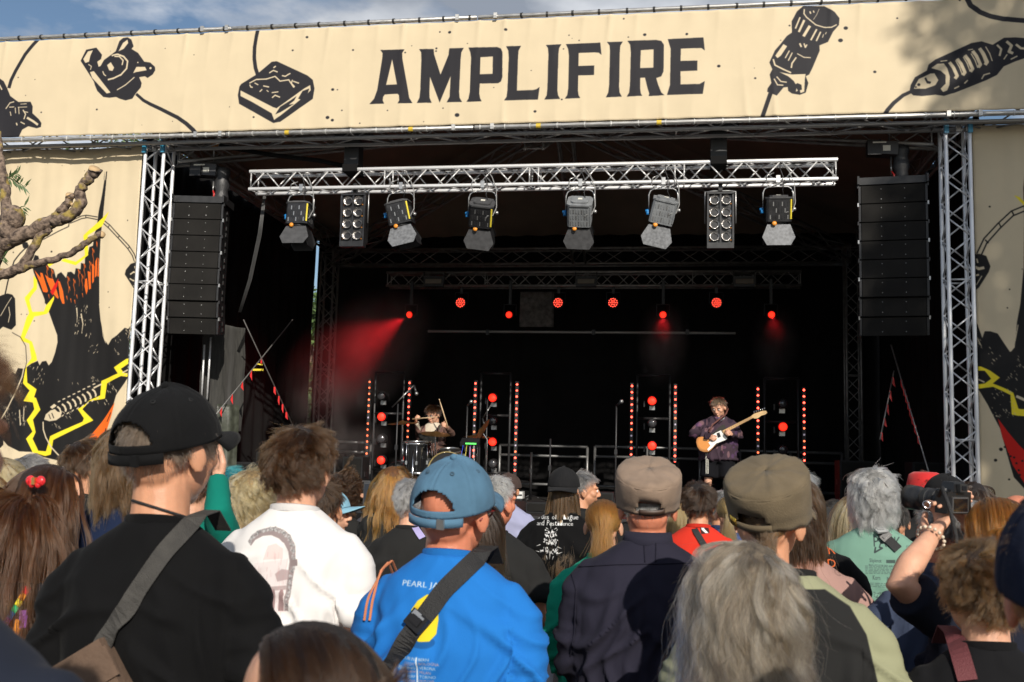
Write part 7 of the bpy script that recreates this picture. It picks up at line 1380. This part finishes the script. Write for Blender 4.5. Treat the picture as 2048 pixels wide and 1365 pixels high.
l_(n2.outputs[0], r1.inputs[0]); l_(n1.outputs[0], r2.inputs[0]); l_(r2.outputs[0], mm.inputs[0]); l_(mm.outputs[0], mx_.inputs[0]); l_(r1.outputs[0], mx_.inputs[6]); l_(mx_.outputs[2], b_.inputs['Base Color']); l_(n2.outputs[0], bn.inputs['Height']); l_(bn.outputs[0], b_.inputs['Normal']); b_.inputs['Roughness'].default_value = .9
LEAF = M('willow_leaf', (.055, .095, .03), .5, var=.45, vs=3); CUT = M('cut_wood', (.55, .38, .2), .7)
TY = 6.6
tr = thing('pollarded_tree', 'pruned lichen covered tree with bare stub branches at the left edge', 'tree', (P(-40, 900, TY).x, TY, 0)); tw = lambda x, y, d=0.: P(x, y, TY+d)
def limb(pts, rs, name='limb', k=5):
    P_ = []; R_ = []
    for i in range(len(pts)-1):
        for j in range(k):
            t = j/k; q = pts[i].lerp(pts[i+1], t)+Vector((noise.noise(pts[i]*3+Vector((t*2, 0, 0))), noise.noise(pts[i]*3+Vector((0, t*2, 5))), noise.noise(pts[i]*3+Vector((9, 0, t*2)))))*.016; P_.append(q); R_.append((rs[i]+(rs[i+1]-rs[i]*1.0)*t)*.70*(1+.10*noise.noise(q*11)))
    P_.append(pts[-1]); R_.append(rs[-1]); return MB().tube(P_, R_, 12).build(name, BARK, tr, True)
B_ = lambda pts: [tw(x, y) for x, y in B1(pts)]
limb([tw(-60, 1500), tw(-55, 1000), tw(-50, 700), tw(-30, 540)], [.17, .16, .15, .13], 'trunk')
limb([tw(-30, 540), *B_([(0,885),(120,830),(280,790),(380,720),(470,690),(560,665),(640,610),(690,530),(670,450),(700,390),(760,320),(815,258)])], [.13, .105, .085, .075, .07, .065, .06, .057, .055, .052, .05, .05, .052])
limb([*B_([(470,660),(520,600),(575,540),(598,475)])], [.05, .045, .043, .04]); limb(B_([(440,760),(350,810),(300,900),(250,990),(200,1070),(100,1130),(0,1145),(-120,1165)]), [.03, .042, .046, .045, .05, .055, .06, .07])
limb(B_([(160,1110),(260,1070),(400,1040),(520,1000),(650,945),(720,895),(790,850),(865,808)]), [.045, .042, .036, .034, .033, .032, .032, .03]); limb(B_([(60,820),(100,700),(55,560),(50,420),(20,280),(0,130),(-30,-60)]), [.11, .10, .055, .052, .046, .04, .035]); limb(B_([(-60,760),(20,720),(100,670)]), [.08, .085, .08])
MB().ell(B_([(110,670)])[0], (.09, .08, .10), 14, 10).build('burr', BARK, tr, True)
for (x, y), (x0, y0), r in (((806,248),(760,320),.042),((600,470),(575,540),.034),((870,806),(790,850),.026),((692,446),(672,470),.013),((36,738),(60,760),.014),((330,834),(320,860),.013),((612,548),(620,575),.012)):
    q, q0 = B_([(x, y)])[0], B_([(x0, y0)])[0]; d = (q-q0).normalized()+Vector((0, -.5, 0)); d.normalize(); MB().cyl(q-d*.02, q+d*.008, r, r*.93, 12).build('cut_stub', CUT, tr, True)
def leaves(mb, c, n, rad, ln, rr, wd=.16):
    for _ in range(n):
        d = Vector((rr.gauss(0, 1), rr.gauss(0, 1), rr.gauss(0, 1))).normalized(); p = c+Vector((d.x*rad[0], d.y*rad[1], d.z*rad[2]))*rr.random()**.45; a = Vector((rr.gauss(0, 1), rr.gauss(0, 1), rr.gauss(-.5, .8))).normalized(); b = a.orthogonal().normalized()*wd*ln; l = ln*rr.uniform(.6, 1.3)
        mb.add([p, p+a*l*.5+b, p+a*l, p+a*l*.5-b], [(0, 1, 2, 3)])
rr = random.Random(21)
for (x, y), (x2, y2), k in (((60,320),(215,405),26),((75,330),(150,285),12),((150,600),(215,565),9),((-5,400),(20,440),10),((0,1010),(40,1000),8)):
    a, b = B_([(x, y)])[0], B_([(x2, y2)])[0]; mb = MB()
    mb.tube([a, (a+b)/2+Vector((0, 0, .01)), b], [.005, .004, .002], 5)
    for i in range(k):
        t = (i+1)/k; p = a.lerp(b, t); d = ((b-a).normalized()*.6+Vector((rr.uniform(-.3, .3), rr.uniform(-.4, .4), rr.choice((-1, 1))*.7))).normalized(); w = d.orthogonal().normalized()*.007; l = rr.uniform(.05, .09); mb.add([p, p+d*l*.5+w, p+d*l, p+d*l*.5-w], [(0, 1, 2, 3)])
    mb.build('leafy_twig', LEAF, tr)
LEAF2 = M('leaf_bright', (.07, .12, .03), .5, var=.5, vs=1.5); LEAF3 = M('leaf_deep', (.04, .07, .02), .5, var=.5, vs=1.5)
def tree(name, label, base, crown, rad, nclump, nleaf, ln, seed, wd=.2, trunk_r=.2):
    rr = random.Random(seed); t = thing(name, label, 'tree', base); b = Vector(base); c = Vector(crown)
    MB().tube([b, b.lerp(c, .5)+Vector((.15, .1, 0)), c], [trunk_r, trunk_r*.75, trunk_r*.4], 10).build('trunk', BARK, t, True); mb = [MB(), MB()]; lm = MB()
    for k in range(nclump):
        d = Vector((rr.gauss(0, 1), rr.gauss(0, 1), rr.gauss(0, 1))).normalized(); q = c+Vector((d.x*rad[0], d.y*rad[1], d.z*rad[2]))*rr.uniform(.35, 1.); lm.tube([b.lerp(c, rr.uniform(.55, .95)), (c+q)/2, q], [trunk_r*.3, trunk_r*.18, .01], 5)
        s = rr.uniform(.10, .26); leaves(mb[k % 2], q, nleaf, (rad[0]*s, rad[1]*s, rad[2]*s), ln, rr, wd)
    lm.build('branch', BARK, t, True)['kind'] = 'stuff'; mb[0].build('crown', LEAF2, t); mb[1].build('crown', LEAF3, t); return t
tree('willow_tree', 'green leafy tree far behind the left end of the stage roof', (-11.3, 21.5, 0), (-11.6, 21.5, 6.3), (3.0, 2.2, 4.3), 110, 90, .17, 5, .14, .28)
tree('young_tree', 'sunlit green tree glimpsed past the rear left tower', (-10.0, 26.0, 0), (-10.0, 26.0, 3.6), (1.9, 1.6, 3.0), 60, 80, .2, 8, .2, .2)
tree('leafy_tree', 'leafy tree on the right of the crowd shading the right banner', (12.4, -4.0, 0), (12.4, -4.0, 14.4), (3.0, 3.0, 5.2), 165, 95, .20, 12, .3, .35)
